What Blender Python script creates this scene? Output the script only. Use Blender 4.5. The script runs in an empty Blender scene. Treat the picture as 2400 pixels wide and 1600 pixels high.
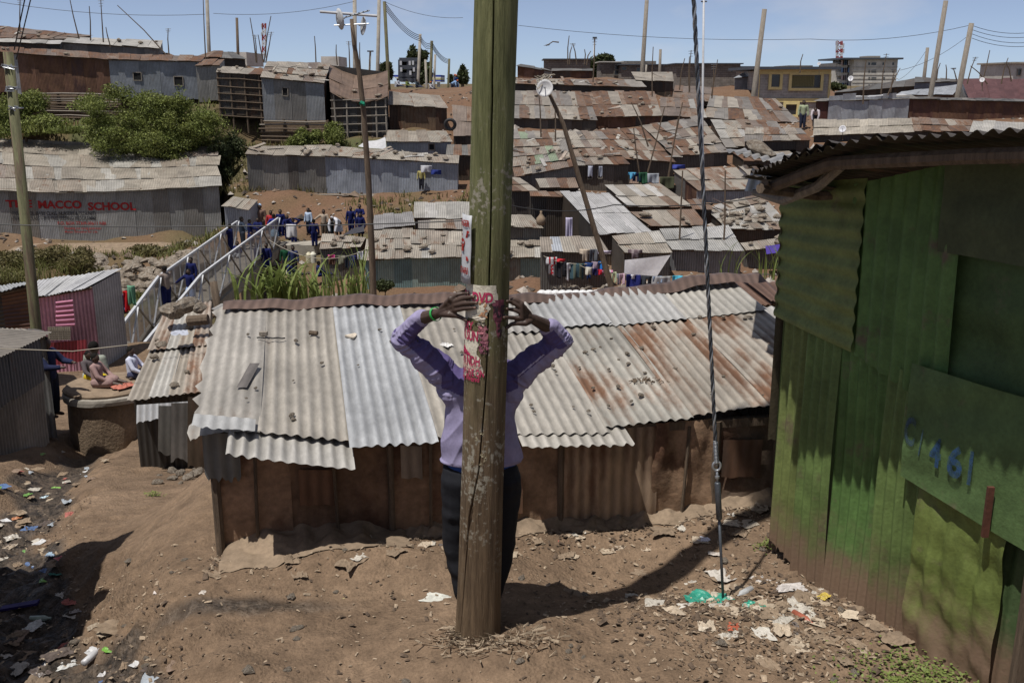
import bpy, bmesh, math, random
import numpy as np
from mathutils import Vector, Matrix, noise as mnoise
R = math.radians
random.seed(7); rng = np.random.default_rng(7)
scene = bpy.context.scene
COL = scene.collection

# ------------------------------------------------------------------ camera, sky, sun, exposure
F = 2400 * 35 / 36.0            # focal length in photograph pixels (2400 wide)
TH = R(14.54)                   # downward pitch
CZ = 2.95                       # eye height above the ground by the pole
cam_d = bpy.data.cameras.new('camera'); cam_d.lens = 35; cam_d.sensor_width = 36
cam_d.clip_start = 0.05; cam_d.clip_end = 9000
cam = bpy.data.objects.new('camera', cam_d); COL.objects.link(cam)
cam.location = (0, 0, CZ); cam.rotation_euler = (R(90) - TH, 0, 0)
scene.camera = cam
SUN_EL, SUN_AZ = R(70), R(225)          # azimuth clockwise from +Y
w = bpy.data.worlds.new('World'); scene.world = w; w.use_nodes = True
wn, wl = w.node_tree.nodes, w.node_tree.links
bg = wn['Background']; bg.inputs['Strength'].default_value = 0.10
sky = wn.new('ShaderNodeTexSky'); sky.sky_type = 'NISHITA'; sky.sun_disc = False
sky.sun_elevation = SUN_EL; sky.sun_rotation = SUN_AZ
sky.altitude = 1700; sky.air_density = 0.40; sky.dust_density = 1.3; sky.ozone_density = 1.0
# thin fair-weather clouds low over the horizon, all round
tc = wn.new('ShaderNodeTexCoord'); mp = wn.new('ShaderNodeMapping'); mp.inputs['Scale'].default_value = (1.0, 1.0, 2.6)
mp.inputs['Location'].default_value = (3.1, 0.4, 0.2)
cn = wn.new('ShaderNodeTexNoise'); cn.inputs['Scale'].default_value = 5.5; cn.inputs['Detail'].default_value = 6; cn.inputs['Roughness'].default_value = 0.52
cr = wn.new('ShaderNodeValToRGB'); cr.color_ramp.elements[0].position = 0.56; cr.color_ramp.elements[1].position = 0.80
cr.color_ramp.elements[0].color = (.18, .18, .18, 1); cr.color_ramp.elements[1].color = (0.55, 0.55, 0.55, 1)
mx = wn.new('ShaderNodeMix'); mx.data_type = 'RGBA'; mx.inputs['B'].default_value = (6.2, 6.0, 6.1, 1)
wl.new(tc.outputs['Generated'], mp.inputs['Vector']); wl.new(mp.outputs[0], cn.inputs['Vector']); wl.new(cn.outputs['Fac'], cr.inputs['Fac'])
wl.new(cr.outputs['Color'], mx.inputs['Factor']); wl.new(sky.outputs[0], mx.inputs['A']); wl.new(mx.outputs['Result'], bg.inputs['Color'])
sl = bpy.data.lights.new('sun', 'SUN'); sl.energy = 4.2; sl.angle = R(0.53); sl.color = (1.0, 0.955, 0.89)
so = bpy.data.objects.new('sun', sl); COL.objects.link(so)
SD = Vector((math.sin(SUN_AZ) * math.cos(SUN_EL), math.cos(SUN_AZ) * math.cos(SUN_EL), math.sin(SUN_EL)))   # towards the sun
so.rotation_euler = (-SD).to_track_quat('-Z', 'Y').to_euler()
vs = scene.view_settings; vs.view_transform = 'Standard'; vs.look = 'None'; vs.exposure = 0.20; vs.gamma = 1.0
vs.use_curve_mapping = False

# ------------------------------------------------------------------ survey helpers
ST, CT = math.sin(TH), math.cos(TH)
def kz(py): v = (py - 800) / F; return (-ST - v * CT) / (CT - v * ST)
def P(px, py, Y):
    v = (py - 800) / F; yd = CT - v * ST; t = Y / yd
    return np.array([(px - 1200) / F * t, Y, CZ + (-ST - v * CT) * t])
def zoomframe(ox, oy, s): return lambda x, y: (ox + x / s, oy + y / s)
Z1, Z2, Z3, Z4 = [zoomframe(o, 0, 3.92) for o in (0, 500, 1200, 1800)]
Z5, Z6, Z8 = zoomframe(0, 300, 3.92), zoomframe(500, 300, 3.92), zoomframe(0, 600, 3.92)
Z7 = zoomframe(1200, 300, 3.36); D = zoomframe(0, 0, 0.98)
def sstep(a, b, x): t = np.clip((x - a) / (b - a), 0, 1); return t * t * (3 - 2 * t)
def _h(ix, iy, s): 
    n = (ix * 374761393 + iy * 668265263 + s * 982451653) & 0x7fffffff
    n = ((n ^ (n >> 13)) * 1274126177) & 0x7fffffff
    return ((n ^ (n >> 16)) & 0xffff) / 65535.0
def vnoise(x, y, s=0):
    x = np.asarray(x, float); y = np.asarray(y, float)
    ix = np.floor(x).astype(np.int64); iy = np.floor(y).astype(np.int64); fx = x - ix; fy = y - iy
    fx = fx * fx * (3 - 2 * fx); fy = fy * fy * (3 - 2 * fy)
    a = _h(ix, iy, s); b = _h(ix + 1, iy, s); c = _h(ix, iy + 1, s); d = _h(ix + 1, iy + 1, s)
    return (a + (b - a) * fx) * (1 - fy) + (c + (d - c) * fx) * fy - 0.5
def fbm(x, y, o=4, s=0):
    r = 0; a = 1.0
    for i in range(o): r = r + a * vnoise(x * 2 ** i, y * 2 ** i, s + i * 17); a *= 0.5
    return r

# ------------------------------------------------------------------ mesh helpers
def tag(o, label=None, cat=None, group=None, kind=None):
    if label: o['label'] = label
    if cat: o['category'] = cat
    if group: o['group'] = group
    if kind: o['kind'] = kind
    return o
def empty(name, loc, label=None, cat=None, group=None):
    o = bpy.data.objects.new(name, None); COL.objects.link(o); o.location = Vector(loc); o.empty_display_size = 0.1
    return tag(o, label, cat, group)
def wloc(o):
    l = np.zeros(3)
    while o is not None: l = l + np.array(o.location); o = o.parent
    return l
def link(name, me, mat, parent=None, color=None):
    o = bpy.data.objects.new(name, me); COL.objects.link(o)
    if mat is not None and len(me.materials) == 0: me.materials.append(mat)
    if parent is not None: o.parent = parent
    if color is not None: o.color = tuple(color) if len(color) == 4 else (*color, 0.0)
    return o
def mk(name, verts, faces, mat, parent=None, color=None, uv=None, smooth=False, origin=None):
    """verts in world space; stored relative to the parent (or to origin for top-level meshes)"""
    verts = np.asarray(verts, float)
    pl = wloc(parent) if parent is not None else np.zeros(3)
    off = np.asarray(origin, float) if origin is not None else pl
    me = bpy.data.meshes.new(name)
    me.from_pydata((verts - off).tolist(), [], [tuple(int(i) for i in f) for f in faces])
    if uv is not None:
        ul = me.uv_layers.new(name='UVMap'); li = np.empty(len(me.loops), np.int32); me.loops.foreach_get('vertex_index', li)
        ul.data.foreach_set('uv', np.asarray(uv, np.float32)[li].ravel())
    if smooth: me.polygons.foreach_set('use_smooth', [True] * len(me.polygons))
    o = link(name, me, mat, parent, color)
    if origin is not None: o.location = Vector(off - pl)
    return o
def gridfaces(nu, nv, off=0, wrap=False):
    f = []
    for j in range(nv - 1):
        for i in range(nu - 1 + (1 if wrap else 0)):
            i2 = (i + 1) % nu
            f.append((off + j * nu + i, off + j * nu + i2, off + (j + 1) * nu + i2, off + (j + 1) * nu + i))
    return f
class MB:
    def __init__(s): s.v = []; s.f = []
    def add(s, v, f):
        o = len(s.v); s.v.extend([tuple(map(float, p)) for p in v]); s.f.extend([tuple(i + o for i in q) for q in f]); return s
    def box(s, lo, hi, M=None):
        x0, y0, z0 = lo; x1, y1, z1 = hi
        v = [(x0,y0,z0),(x1,y0,z0),(x1,y1,z0),(x0,y1,z0),(x0,y0,z1),(x1,y0,z1),(x1,y1,z1),(x0,y1,z1)]
        if M is not None: v = [tuple(M @ Vector(p)) for p in v]
        return s.add(v, [(0,3,2,1),(4,5,6,7),(0,1,5,4),(1,2,6,5),(2,3,7,6),(3,0,4,7)])
    def bar(s, a, b, w, h):
        """box beam from a to b, w wide, h high"""
        a = Vector(a); b = Vector(b); d = (b - a); L = d.length; d.normalize()
        up = Vector((0,0,1)) if abs(d.z) < .95 else Vector((0,1,0)); sx = d.cross(up).normalized(); uz = sx.cross(d)
        v = []
        for p in (a, b):
            for i, j in ((-1,-1),(1,-1),(1,1),(-1,1)): v.append(p + sx * (i * w / 2) + uz * (j * h / 2))
        return s.add(v, [(3,2,1,0),(4,5,6,7),(0,1,5,4),(1,2,6,5),(2,3,7,6),(3,0,4,7)])
    def tube(s, pts, rad, n=8, caps=True):
        pts = [Vector(p) for p in pts]; m = len(pts)
        if not hasattr(rad, '__len__'): rad = [rad] * m
        v = []; prev = None
        for i, p in enumerate(pts):
            d = (pts[min(i + 1, m - 1)] - pts[max(i - 1, 0)]).normalized()
            if prev is None:
                a = Vector((0,0,1)) if abs(d.z) < .9 else Vector((1,0,0)); sx = d.cross(a).normalized()
            else: sx = (prev - d * prev.dot(d)).normalized()
            prev = sx; sy = d.cross(sx)
            for k in range(n):
                t = 2 * math.pi * k / n; v.append(p + (sx * math.cos(t) + sy * math.sin(t)) * rad[i])
        f = gridfaces(n, m, 0, True)
        if caps: f += [tuple(reversed(range(n))), tuple(range((m - 1) * n, m * n))]
        return s.add(v, f)
    def capsule(s, a, b, r0, r1, n=10):
        a = Vector(a); b = Vector(b); d = b - a; L = d.length
        d = d.normalized() if L > 1e-6 else Vector((0,0,1))
        pts, rad = [], []
        for t in (88, 60, 30): pts.append(a - d * r0 * math.sin(R(t))); rad.append(r0 * math.cos(R(t)))
        pts.append(a); rad.append(r0); pts.append(b + d * 1e-4); rad.append(r1)
        for t in (30, 60, 88): pts.append(b + d * (1e-4 + r1 * math.sin(R(t)))); rad.append(r1 * math.cos(R(t)))
        up = Vector((0,0,1)) if abs(d.z) < .9 else Vector((1,0,0)); sx = d.cross(up).normalized(); sy = d.cross(sx)
        v = []
        for p, r in zip(pts, rad):
            for k in range(n):
                t = 2 * math.pi * k / n; v.append(p + (sx * math.cos(t) + sy * math.sin(t)) * r)
        return s.add(v, gridfaces(n, len(pts), 0, True) + [tuple(reversed(range(n))), tuple(range((len(pts) - 1) * n, len(pts) * n))])
    def ell(s, c, r, n=12, m=8):
        v = []; c = Vector(c)
        for j in range(m + 1):
            t = math.pi * min(max(j / m, .01), .99)
            for k in range(n):
                p = 2 * math.pi * k / n; v.append(c + Vector((r[0]*math.sin(t)*math.cos(p), r[1]*math.sin(t)*math.sin(p), -r[2]*math.cos(t))))
        return s.add(v, gridfaces(n, m + 1, 0, True) + [tuple(reversed(range(n))), tuple(range(m * n, (m + 1) * n))])
    def loft(s, secs, n=20):
        """secs: (cx,cy,z,rx,ry) horizontal ellipses"""
        v = []
        for cx, cy, z, rx, ry in secs:
            for k in range(n): t = 2 * math.pi * k / n; v.append((cx + rx * math.cos(t), cy + ry * math.sin(t), z))
        return s.add(v, gridfaces(n, len(secs), 0, True) + [tuple(reversed(range(n))), tuple(range((len(secs) - 1) * n, len(secs) * n))])
    def build(s, name, mat, parent=None, color=None, smooth=False, origin=None):
        return mk(name, s.v, s.f, mat, parent, color, None, smooth, origin)
def remesh(mb, voxel, smooth=4, fac=0.5):
    me = bpy.data.meshes.new('tmp'); me.from_pydata(mb.v, [], mb.f)
    o = bpy.data.objects.new('tmp', me); COL.objects.link(o)
    m = o.modifiers.new('r', 'REMESH'); m.mode = 'VOXEL'; m.voxel_size = voxel
    if smooth: q = o.modifiers.new('s', 'SMOOTH'); q.iterations = smooth; q.factor = fac
    dg = bpy.context.evaluated_depsgraph_get(); dg.update()
    r = bpy.data.meshes.new_from_object(o.evaluated_get(dg)); bpy.data.objects.remove(o); bpy.data.meshes.remove(me)
    r.polygons.foreach_set('use_smooth', [True] * len(r.polygons)); r.materials.clear()
    return r
def getv(me): a = np.empty(len(me.vertices) * 3); me.vertices.foreach_get('co', a); return a.reshape(-1, 3)
def setv(me, a): me.vertices.foreach_set('co', np.asarray(a, np.float32).ravel()); me.update()
_tx = {}
def textmesh(s, align='LEFT', bold=0.0):
    """flat lettering: (verts Nx2 with cap height 1, faces)"""
    key = (s, align, bold)
    if key not in _tx:
        c = bpy.data.curves.new('t', 'FONT'); c.body = s; c.align_x = align; c.offset = bold; c.resolution_u = 3; c.size = 1.37
        o = bpy.data.objects.new('t', c); COL.objects.link(o); dg = bpy.context.evaluated_depsgraph_get(); dg.update()
        me = bpy.data.meshes.new_from_object(o.evaluated_get(dg)); v = getv(me)[:, :2]; f = [tuple(p.vertices) for p in me.polygons]
        bpy.data.objects.remove(o); bpy.data.curves.remove(c); _tx[key] = (v, f)
    return _tx[key]

# ------------------------------------------------------------------ materials
def newmat(name):
    m = bpy.data.materials.new(name); m.use_nodes = True; nt = m.node_tree; return m, nt.nodes, nt.links, nt.nodes['Principled BSDF']
def nd(n, t, **kw):
    x = n.new(t)
    for k, v in kw.items(): 
        if k in x.inputs: x.inputs[k].default_value = v
        else: setattr(x, k, v)
    return x
def mat(name, col=None, rough=0.8, var=0.35, scale=6.0, bump=0.2, metal=0.0, objcol=False, coord='Object', spec=0.3, dist=0.01, col2=None, thr=(0.45, 0.62), aniso=None, sss=0):
    """general surface: colour (or object colour) broken up by two noises, optional second colour in patches, bump"""
    m, n, l, b = newmat(name)
    t = nd(n, 'ShaderNodeTexCoord'); v = t.outputs[coord]
    oi = nd(n, 'ShaderNodeObjectInfo')
    ad = nd(n, 'ShaderNodeVectorMath', operation='ADD'); sc = nd(n, 'ShaderNodeVectorMath', operation='SCALE'); sc.inputs[0].default_value = (37, 61, 23)
    l.new(oi.outputs['Random'], sc.inputs['Scale']); l.new(v, ad.inputs[0]); l.new(sc.outputs[0], ad.inputs[1]); v = ad.outputs[0]
    if aniso:
        mpp = nd(n, 'ShaderNodeMapping'); mpp.inputs['Scale'].default_value = aniso; l.new(v, mpp.inputs['Vector']); v = mpp.outputs[0]
    n1 = nd(n, 'ShaderNodeTexNoise', Scale=scale, Detail=5.0, Roughness=0.6); l.new(v, n1.inputs['Vector'])
    n2 = nd(n, 'ShaderNodeTexNoise', Scale=scale * 7, Detail=4.0, Roughness=0.65); l.new(v, n2.inputs['Vector'])
    mr = nd(n, 'ShaderNodeMapRange'); mr.inputs['From Min'].default_value = 0.3; mr.inputs['From Max'].default_value = 0.7
    mr.inputs['To Min'].default_value = 1 - var; mr.inputs['To Max'].default_value = 1 + var; l.new(n1.outputs['Fac'], mr.inputs['Value'])
    mr2 = nd(n, 'ShaderNodeMapRange'); mr2.inputs['From Min'].default_value = 0.3; mr2.inputs['From Max'].default_value = 0.7
    mr2.inputs['To Min'].default_value = 1 - var * .6; mr2.inputs['To Max'].default_value = 1 + var * .6; l.new(n2.outputs['Fac'], mr2.inputs['Value'])
    mul = nd(n, 'ShaderNodeMath', operation='MULTIPLY'); l.new(mr.outputs[0], mul.inputs[0]); l.new(mr2.outputs[0], mul.inputs[1])
    vm = nd(n, 'ShaderNodeVectorMath', operation='SCALE'); l.new(mul.outputs[0], vm.inputs['Scale'])
    if objcol: base = oi.outputs['Color']
    else:
        rgb = nd(n, 'ShaderNodeRGB'); rgb.outputs[0].default_value = (*col, 1); base = rgb.outputs[0]
    if col2 is not None:
        n3 = nd(n, 'ShaderNodeTexNoise', Scale=scale * .7, Detail=6.0, Roughness=0.62); 
        a2 = nd(n, 'ShaderNodeVectorMath', operation='ADD'); a2.inputs[1].default_value = (13.1, 5.7, 9.3); l.new(v, a2.inputs[0]); l.new(a2.outputs[0], n3.inputs['Vector'])
        r3 = nd(n, 'ShaderNodeMapRange', interpolation_type='SMOOTHSTEP'); r3.inputs['From Min'].default_value = thr[0]; r3.inputs['From Max'].default_value = thr[1]
        l.new(n3.outputs['Fac'], r3.inputs['Value'])
        mix = nd(n, 'ShaderNodeMix', data_type='RGBA'); l.new(r3.outputs[0], mix.inputs['Factor']); l.new(base, mix.inputs['A']); mix.inputs['B'].default_value = (*col2, 1); base = mix.outputs['Result']
    l.new(base, vm.inputs[0]); l.new(vm.outputs[0], b.inputs['Base Color'])
    b.inputs['Roughness'].default_value = rough; b.inputs['Metallic'].default_value = metal; b.inputs['Specular IOR Level'].default_value = spec
    if bump:
        bp = nd(n, 'ShaderNodeBump', Strength=bump, Distance=dist); l.new(n2.outputs['Fac'], bp.inputs['Height']); l.new(bp.outputs[0], b.inputs['Normal'])
    return m
def tinmat(name, relief, pitch=0.076, dusty=0.0):
    """weathered corrugated iron: sheet colour and amount of rust come from the object colour (rgb, alpha)"""
    m, n, l, b = newmat(name)
    uv = nd(n, 'ShaderNodeUVMap'); oi = nd(n, 'ShaderNodeObjectInfo')
    sc = nd(n, 'ShaderNodeVectorMath', operation='SCALE'); sc.inputs[0].default_value = (41.3, 67.9, 0); l.new(oi.outputs['Random'], sc.inputs['Scale'])
    ad = nd(n, 'ShaderNodeVectorMath', operation='ADD'); l.new(uv.outputs[0], ad.inputs[0]); l.new(sc.outputs[0], ad.inputs[1])
    mp = nd(n, 'ShaderNodeMapping'); mp.inputs['Scale'].default_value = (1.0, 0.33, 1); l.new(ad.outputs[0], mp.inputs['Vector'])
    nr = nd(n, 'ShaderNodeTexNoise', Scale=2.6, Detail=8.0, Roughness=0.65); l.new(mp.outputs[0], nr.inputs['Vector'])
    nf = nd(n, 'ShaderNodeTexNoise', Scale=1.1, Detail=5.0, Roughness=0.6); l.new(ad.outputs[0], nf.inputs['Vector'])
    ng = nd(n, 'ShaderNodeTexNoise', Scale=24.0, Detail=5.0, Roughness=0.7); l.new(mp.outputs[0], ng.inputs['Vector'])
    # corrugation phase along u
    sx = nd(n, 'ShaderNodeSeparateXYZ'); l.new(uv.outputs[0], sx.inputs[0])
    ph = nd(n, 'ShaderNodeMath', operation='MULTIPLY'); ph.inputs[1].default_value = 2 * math.pi / pitch; l.new(sx.outputs['X'], ph.inputs[0])
    sn = nd(n, 'ShaderNodeMath', operation='SINE'); l.new(ph.outputs[0], sn.inputs[0])
    # rust mask = smoothstep(noise + valley*0.04 + (alpha-0.5))
    a1 = nd(n, 'ShaderNodeMath', operation='MULTIPLY_ADD'); a1.inputs[1].default_value = 0.72; l.new(oi.outputs['Alpha'], a1.inputs[0]); l.new(nr.outputs['Fac'], a1.inputs[2])
    a2 = nd(n, 'ShaderNodeMath', operation='MULTIPLY_ADD'); a2.inputs[1].default_value = -0.025; l.new(sn.outputs[0], a2.inputs[0]); l.new(a1.outputs[0], a2.inputs[2])
    rm = nd(n, 'ShaderNodeMapRange', interpolation_type='SMOOTHSTEP'); rm.inputs['From Min'].default_value = 0.70; rm.inputs['From Max'].default_value = 0.90; l.new(a2.outputs[0], rm.inputs['Value'])
    # dirt in valleys and blotches
    d1 = nd(n, 'ShaderNodeMath', operation='MULTIPLY_ADD'); d1.inputs[1].default_value = 0.17; d1.inputs[2].default_value = 0.88; l.new(sn.outputs[0], d1.inputs[0])
    d2 = nd(n, 'ShaderNodeMapRange'); d2.inputs['From Min'].default_value = .3; d2.inputs['From Max'].default_value = .7; d2.inputs['To Min'].default_value = .68; d2.inputs['To Max'].default_value = 1.18; l.new(nf.outputs['Fac'], d2.inputs['Value'])
    d3 = nd(n, 'ShaderNodeMapRange'); d3.inputs['From Min'].default_value = .3; d3.inputs['From Max'].default_value = .7; d3.inputs['To Min'].default_value = .8; d3.inputs['To Max'].default_value = 1.14; l.new(ng.outputs['Fac'], d3.inputs['Value'])
    m1 = nd(n, 'ShaderNodeMath', operation='MULTIPLY'); l.new(d1.outputs[0], m1.inputs[0]); l.new(d2.outputs[0], m1.inputs[1])
    m2 = nd(n, 'ShaderNodeMath', operation='MULTIPLY'); l.new(m1.outputs[0], m2.inputs[0]); l.new(d3.outputs[0], m2.inputs[1])
    # rust has two tones
    rr = nd(n, 'ShaderNodeMix', data_type='RGBA'); rr.inputs['A'].default_value = (0.095, 0.046, 0.028, 1); rr.inputs['B'].default_value = (0.22, 0.118, 0.068, 1); l.new(nf.outputs['Fac'], rr.inputs['Factor'])
    mix = nd(n, 'ShaderNodeMix', data_type='RGBA'); l.new(rm.outputs[0], mix.inputs['Factor']); l.new(oi.outputs['Color'], mix.inputs['A']); l.new(rr.outputs['Result'], mix.inputs['B'])
    vm = nd(n, 'ShaderNodeVectorMath', operation='SCALE'); l.new(mix.outputs['Result'], vm.inputs[0]); l.new(m2.outputs[0], vm.inputs['Scale']); l.new(vm.outputs[0], b.inputs['Base Color'])
    me_ = nd(n, 'ShaderNodeMapRange'); me_.inputs['To Min'].default_value = 0.30; me_.inputs['To Max'].default_value = 0.0; l.new(rm.outputs[0], me_.inputs['Value']); l.new(me_.outputs[0], b.inputs['Metallic'])
    ro = nd(n, 'ShaderNodeMapRange'); ro.inputs['To Min'].default_value = 0.50; ro.inputs['To Max'].default_value = 0.9; l.new(rm.outputs[0], ro.inputs['Value']); l.new(ro.outputs[0], b.inputs['Roughness'])
    b.inputs['Specular IOR Level'].default_value = 0.35
    bp2 = nd(n, 'ShaderNodeBump', Strength=0.25, Distance=0.006); l.new(ng.outputs['Fac'], bp2.inputs['Height'])
    if relief:
        bp = nd(n, 'ShaderNodeBump', Strength=0.8, Distance=0.012); l.new(sn.outputs[0], bp.inputs['Height']); l.new(bp2.outputs[0], bp.inputs['Normal']); l.new(bp.outputs[0], b.inputs['Normal'])
    else: l.new(bp2.outputs[0], b.inputs['Normal'])
    return m
M = {}
M['tin'] = tinmat('corrugated_iron', False)
M['tinf'] = tinmat('corrugated_iron_fine_relief', True, 0.085)
M['wood'] = mat('weathered_wood', (.115, .085, .06), .85, .4, 5, .5, aniso=(6, 6, .7))
M['wood_grey'] = mat('grey_wood', (.21, .185, .155), .85, .35, 5, .4, aniso=(6, 6, .7))
M['pole_green'] = mat('treated_green_pole', (.115, .115, .06), .85, .4, 3, .5, aniso=(5, 5, .5), col2=(.10, .075, .05))
M['cloth'] = mat('woven_cloth', objcol=True, rough=.9, var=.12, scale=9, bump=.2, spec=.1)
M['plastic'] = mat('thin_plastic', objcol=True, rough=.35, var=.2, scale=12, bump=.2, spec=.5)
M['paper'] = mat('dusty_paper', objcol=True, rough=.85, var=.25, scale=14, bump=.3, spec=.2)
M['paint'] = mat('old_paint', objcol=True, rough=.7, var=.18, scale=5, bump=.15)
M['skin'] = mat('dark_skin', (.060, .037, .027), .5, .15, 14, .15, spec=.4, dist=.002)
M['nail'] = mat('fingernail', (.20, .12, .095), .35, .05, 5, 0, spec=.5)
M['hair'] = mat('short_black_hair', (.012, .011, .010), .9, .2, 60, .6, spec=.1, dist=.004)
M['concrete'] = mat('rough_concrete', (.30, .275, .235), .9, .22, 2.5, .4)
M['rock'] = mat('rock', (.19, .155, .12), .92, .4, 5, .8, dist=.02, col2=(.27, .24, .2))
M['mud'] = mat('mud_plaster', (.185, .135, .09), .95, .3, 3.5, .7, dist=.03)
M['earth'] = mat('dusty_sacking', (.22, .165, .115), .95, .25, 4, .5, dist=.012)
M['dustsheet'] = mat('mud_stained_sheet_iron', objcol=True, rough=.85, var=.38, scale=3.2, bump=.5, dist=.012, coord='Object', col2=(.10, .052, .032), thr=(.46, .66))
M['steel'] = mat('galvanised_steel', (.36, .38, .40), .45, .15, 20, .15, metal=.7)
M['darksteel'] = mat('dark_steel', (.10, .11, .125), .45, .2, 20, .15, metal=.6)
M['whitepaint'] = mat('white_painted_steel', (.45, .46, .48), .5, .12, 6, .1)
M['meshpanel'] = mat('dusty_white_mesh_panel', (.33, .30, .275), .8, .25, 2.5, .1); M['meshpanel'].node_tree.nodes['Principled BSDF'].inputs['Alpha'].default_value = .72
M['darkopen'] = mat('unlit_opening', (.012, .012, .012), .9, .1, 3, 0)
M['glass'] = mat('window_glass', (.03, .035, .04), .12, .1, 2, 0, spec=.6)
M['cable'] = mat('black_cable', (.03, .03, .032), .6, .1, 5, 0)
M['rope'] = mat('washing_line', (.30, .27, .22), .8, .1, 5, 0)
M['block'] = None

def greenmat():
    m = mat('green_painted_iron', objcol=True, rough=.6, var=.25, scale=6, bump=.3, col2=(.115, .09, .06), thr=(.57, .74), spec=.3); n, l = m.node_tree.nodes, m.node_tree.links; b = n['Principled BSDF']
    old = b.inputs['Base Color'].links[0].from_socket; t = nd(n, 'ShaderNodeTexCoord'); sx = nd(n, 'ShaderNodeSeparateXYZ'); l.new(t.outputs['Object'], sx.inputs[0])
    nz = nd(n, 'ShaderNodeTexNoise', Scale=5.0, Detail=6.0, Roughness=.65); l.new(t.outputs['Object'], nz.inputs['Vector'])
    a = nd(n, 'ShaderNodeMath', operation='MULTIPLY_ADD'); a.inputs[1].default_value = -.75; l.new(nz.outputs['Fac'], a.inputs[0]); l.new(sx.outputs['Z'], a.inputs[2])
    r = nd(n, 'ShaderNodeMapRange', interpolation_type='SMOOTHSTEP'); r.inputs['From Min'].default_value = .12; r.inputs['From Max'].default_value = -.32; l.new(a.outputs[0], r.inputs['Value'])   # mud splashed up from the ground
    mx_ = nd(n, 'ShaderNodeMix', data_type='RGBA'); l.new(r.outputs[0], mx_.inputs['Factor']); l.new(old, mx_.inputs['A']); mx_.inputs['B'].default_value = (.185, .125, .085, 1); l.new(mx_.outputs['Result'], b.inputs['Base Color']); return m
M['greentin'] = greenmat()

def wornpaint():
    m = mat('worn_brushed_paint', objcol=True, rough=.75, var=.2, scale=8, bump=.1); n, l = m.node_tree.nodes, m.node_tree.links; b = n['Principled BSDF']
    t = nd(n, 'ShaderNodeTexCoord'); nz = nd(n, 'ShaderNodeTexNoise', Scale=26.0, Detail=6.0, Roughness=.7); l.new(t.outputs['Object'], nz.inputs['Vector'])
    r = nd(n, 'ShaderNodeMapRange'); r.inputs['From Min'].default_value = .44; r.inputs['From Max'].default_value = .58; r.inputs['To Min'].default_value = .5; l.new(nz.outputs['Fac'], r.inputs['Value']); l.new(r.outputs[0], b.inputs['Alpha']); return m
M['wornpaint'] = wornpaint()
# ------------------------------------------------------------------ block walls, foliage, ground materials
def blockmat(name, c1, c2, mortar, sw=.45, sh=.22):
    m, n, l, b = newmat(name)
    uv = nd(n, 'ShaderNodeUVMap')
    br = nd(n, 'ShaderNodeTexBrick'); br.inputs['Color1'].default_value = (*c1, 1); br.inputs['Color2'].default_value = (*c2, 1); br.inputs['Mortar'].default_value = (*mortar, 1)
    br.inputs['Scale'].default_value = 1.0; br.inputs['Brick Width'].default_value = sw; br.inputs['Row Height'].default_value = sh; br.inputs['Mortar Size'].default_value = .022; br.inputs['Bias'].default_value = 0
    l.new(uv.outputs[0], br.inputs['Vector'])
    nz = nd(n, 'ShaderNodeTexNoise', Scale=.8, Detail=7.0, Roughness=.65); l.new(uv.outputs[0], nz.inputs['Vector'])
    mr = nd(n, 'ShaderNodeMapRange'); mr.inputs['From Min'].default_value = .3; mr.inputs['From Max'].default_value = .7; mr.inputs['To Min'].default_value = .62; mr.inputs['To Max'].default_value = 1.25; l.new(nz.outputs['Fac'], mr.inputs['Value'])
    vm = nd(n, 'ShaderNodeVectorMath', operation='SCALE'); l.new(br.outputs['Color'], vm.inputs[0]); l.new(mr.outputs[0], vm.inputs['Scale']); l.new(vm.outputs[0], b.inputs['Base Color'])
    b.inputs['Roughness'].default_value = .92
    bp = nd(n, 'ShaderNodeBump', Strength=.5, Distance=.02); l.new(br.outputs['Fac'], bp.inputs['Height']); bp.invert = True; l.new(bp.outputs[0], b.inputs['Normal'])
    return m
M['block'] = blockmat('grey_stone_block', (.22, .195, .17), (.16, .14, .12), (.13, .115, .10))
M['block_pale'] = blockmat('pale_block', (.38, .365, .34), (.32, .305, .28), (.45, .43, .40))
M['render'] = mat('weathered_render', (.50, .475, .43), .9, .2, .6, .2)
def leafmat(name, c, var=.5, trans=True):
    m, n, l, b = newmat(name)
    g = nd(n, 'ShaderNodeNewGeometry')
    mr = nd(n, 'ShaderNodeMapRange'); mr.inputs['To Min'].default_value = 1 - var; mr.inputs['To Max'].default_value = 1 + var; l.new(g.outputs['Random Per Island'], mr.inputs['Value'])
    t = nd(n, 'ShaderNodeTexCoord'); nz = nd(n, 'ShaderNodeTexNoise', Scale=.9, Detail=3.0); l.new(t.outputs['Object'], nz.inputs['Vector'])
    mx_ = nd(n, 'ShaderNodeMix', data_type='RGBA'); mx_.inputs['A'].default_value = (*c, 1); mx_.inputs['B'].default_value = (c[0] * 1.35, c[1] * 1.0, c[2] * 1.1, 1); l.new(nz.outputs['Fac'], mx_.inputs['Factor'])
    vm = nd(n, 'ShaderNodeVectorMath', operation='SCALE'); l.new(mx_.outputs['Result'], vm.inputs[0]); l.new(mr.outputs[0], vm.inputs['Scale']); l.new(vm.outputs[0], b.inputs['Base Color'])
    b.inputs['Roughness'].default_value = .6; b.inputs['Specular IOR Level'].default_value = .25
    if trans: 
        tr = nd(n, 'ShaderNodeBsdfTranslucent'); l.new(vm.outputs[0], tr.inputs['Color']); ms = nd(n, 'ShaderNodeMixShader'); ms.inputs[0].default_value = .3
        l.new(b.outputs[0], ms.inputs[1]); l.new(tr.outputs[0], ms.inputs[2]); l.new(ms.outputs[0], n['Material Output'].inputs['Surface'])
    return m
M['leaf'] = leafmat('acacia_leaves', (.135, .185, .048), .6)
M['leaf_dark'] = leafmat('dark_leaves', (.050, .072, .028))
M['leaf_dry'] = leafmat('dry_leaves', (.11, .115, .045))
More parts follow.
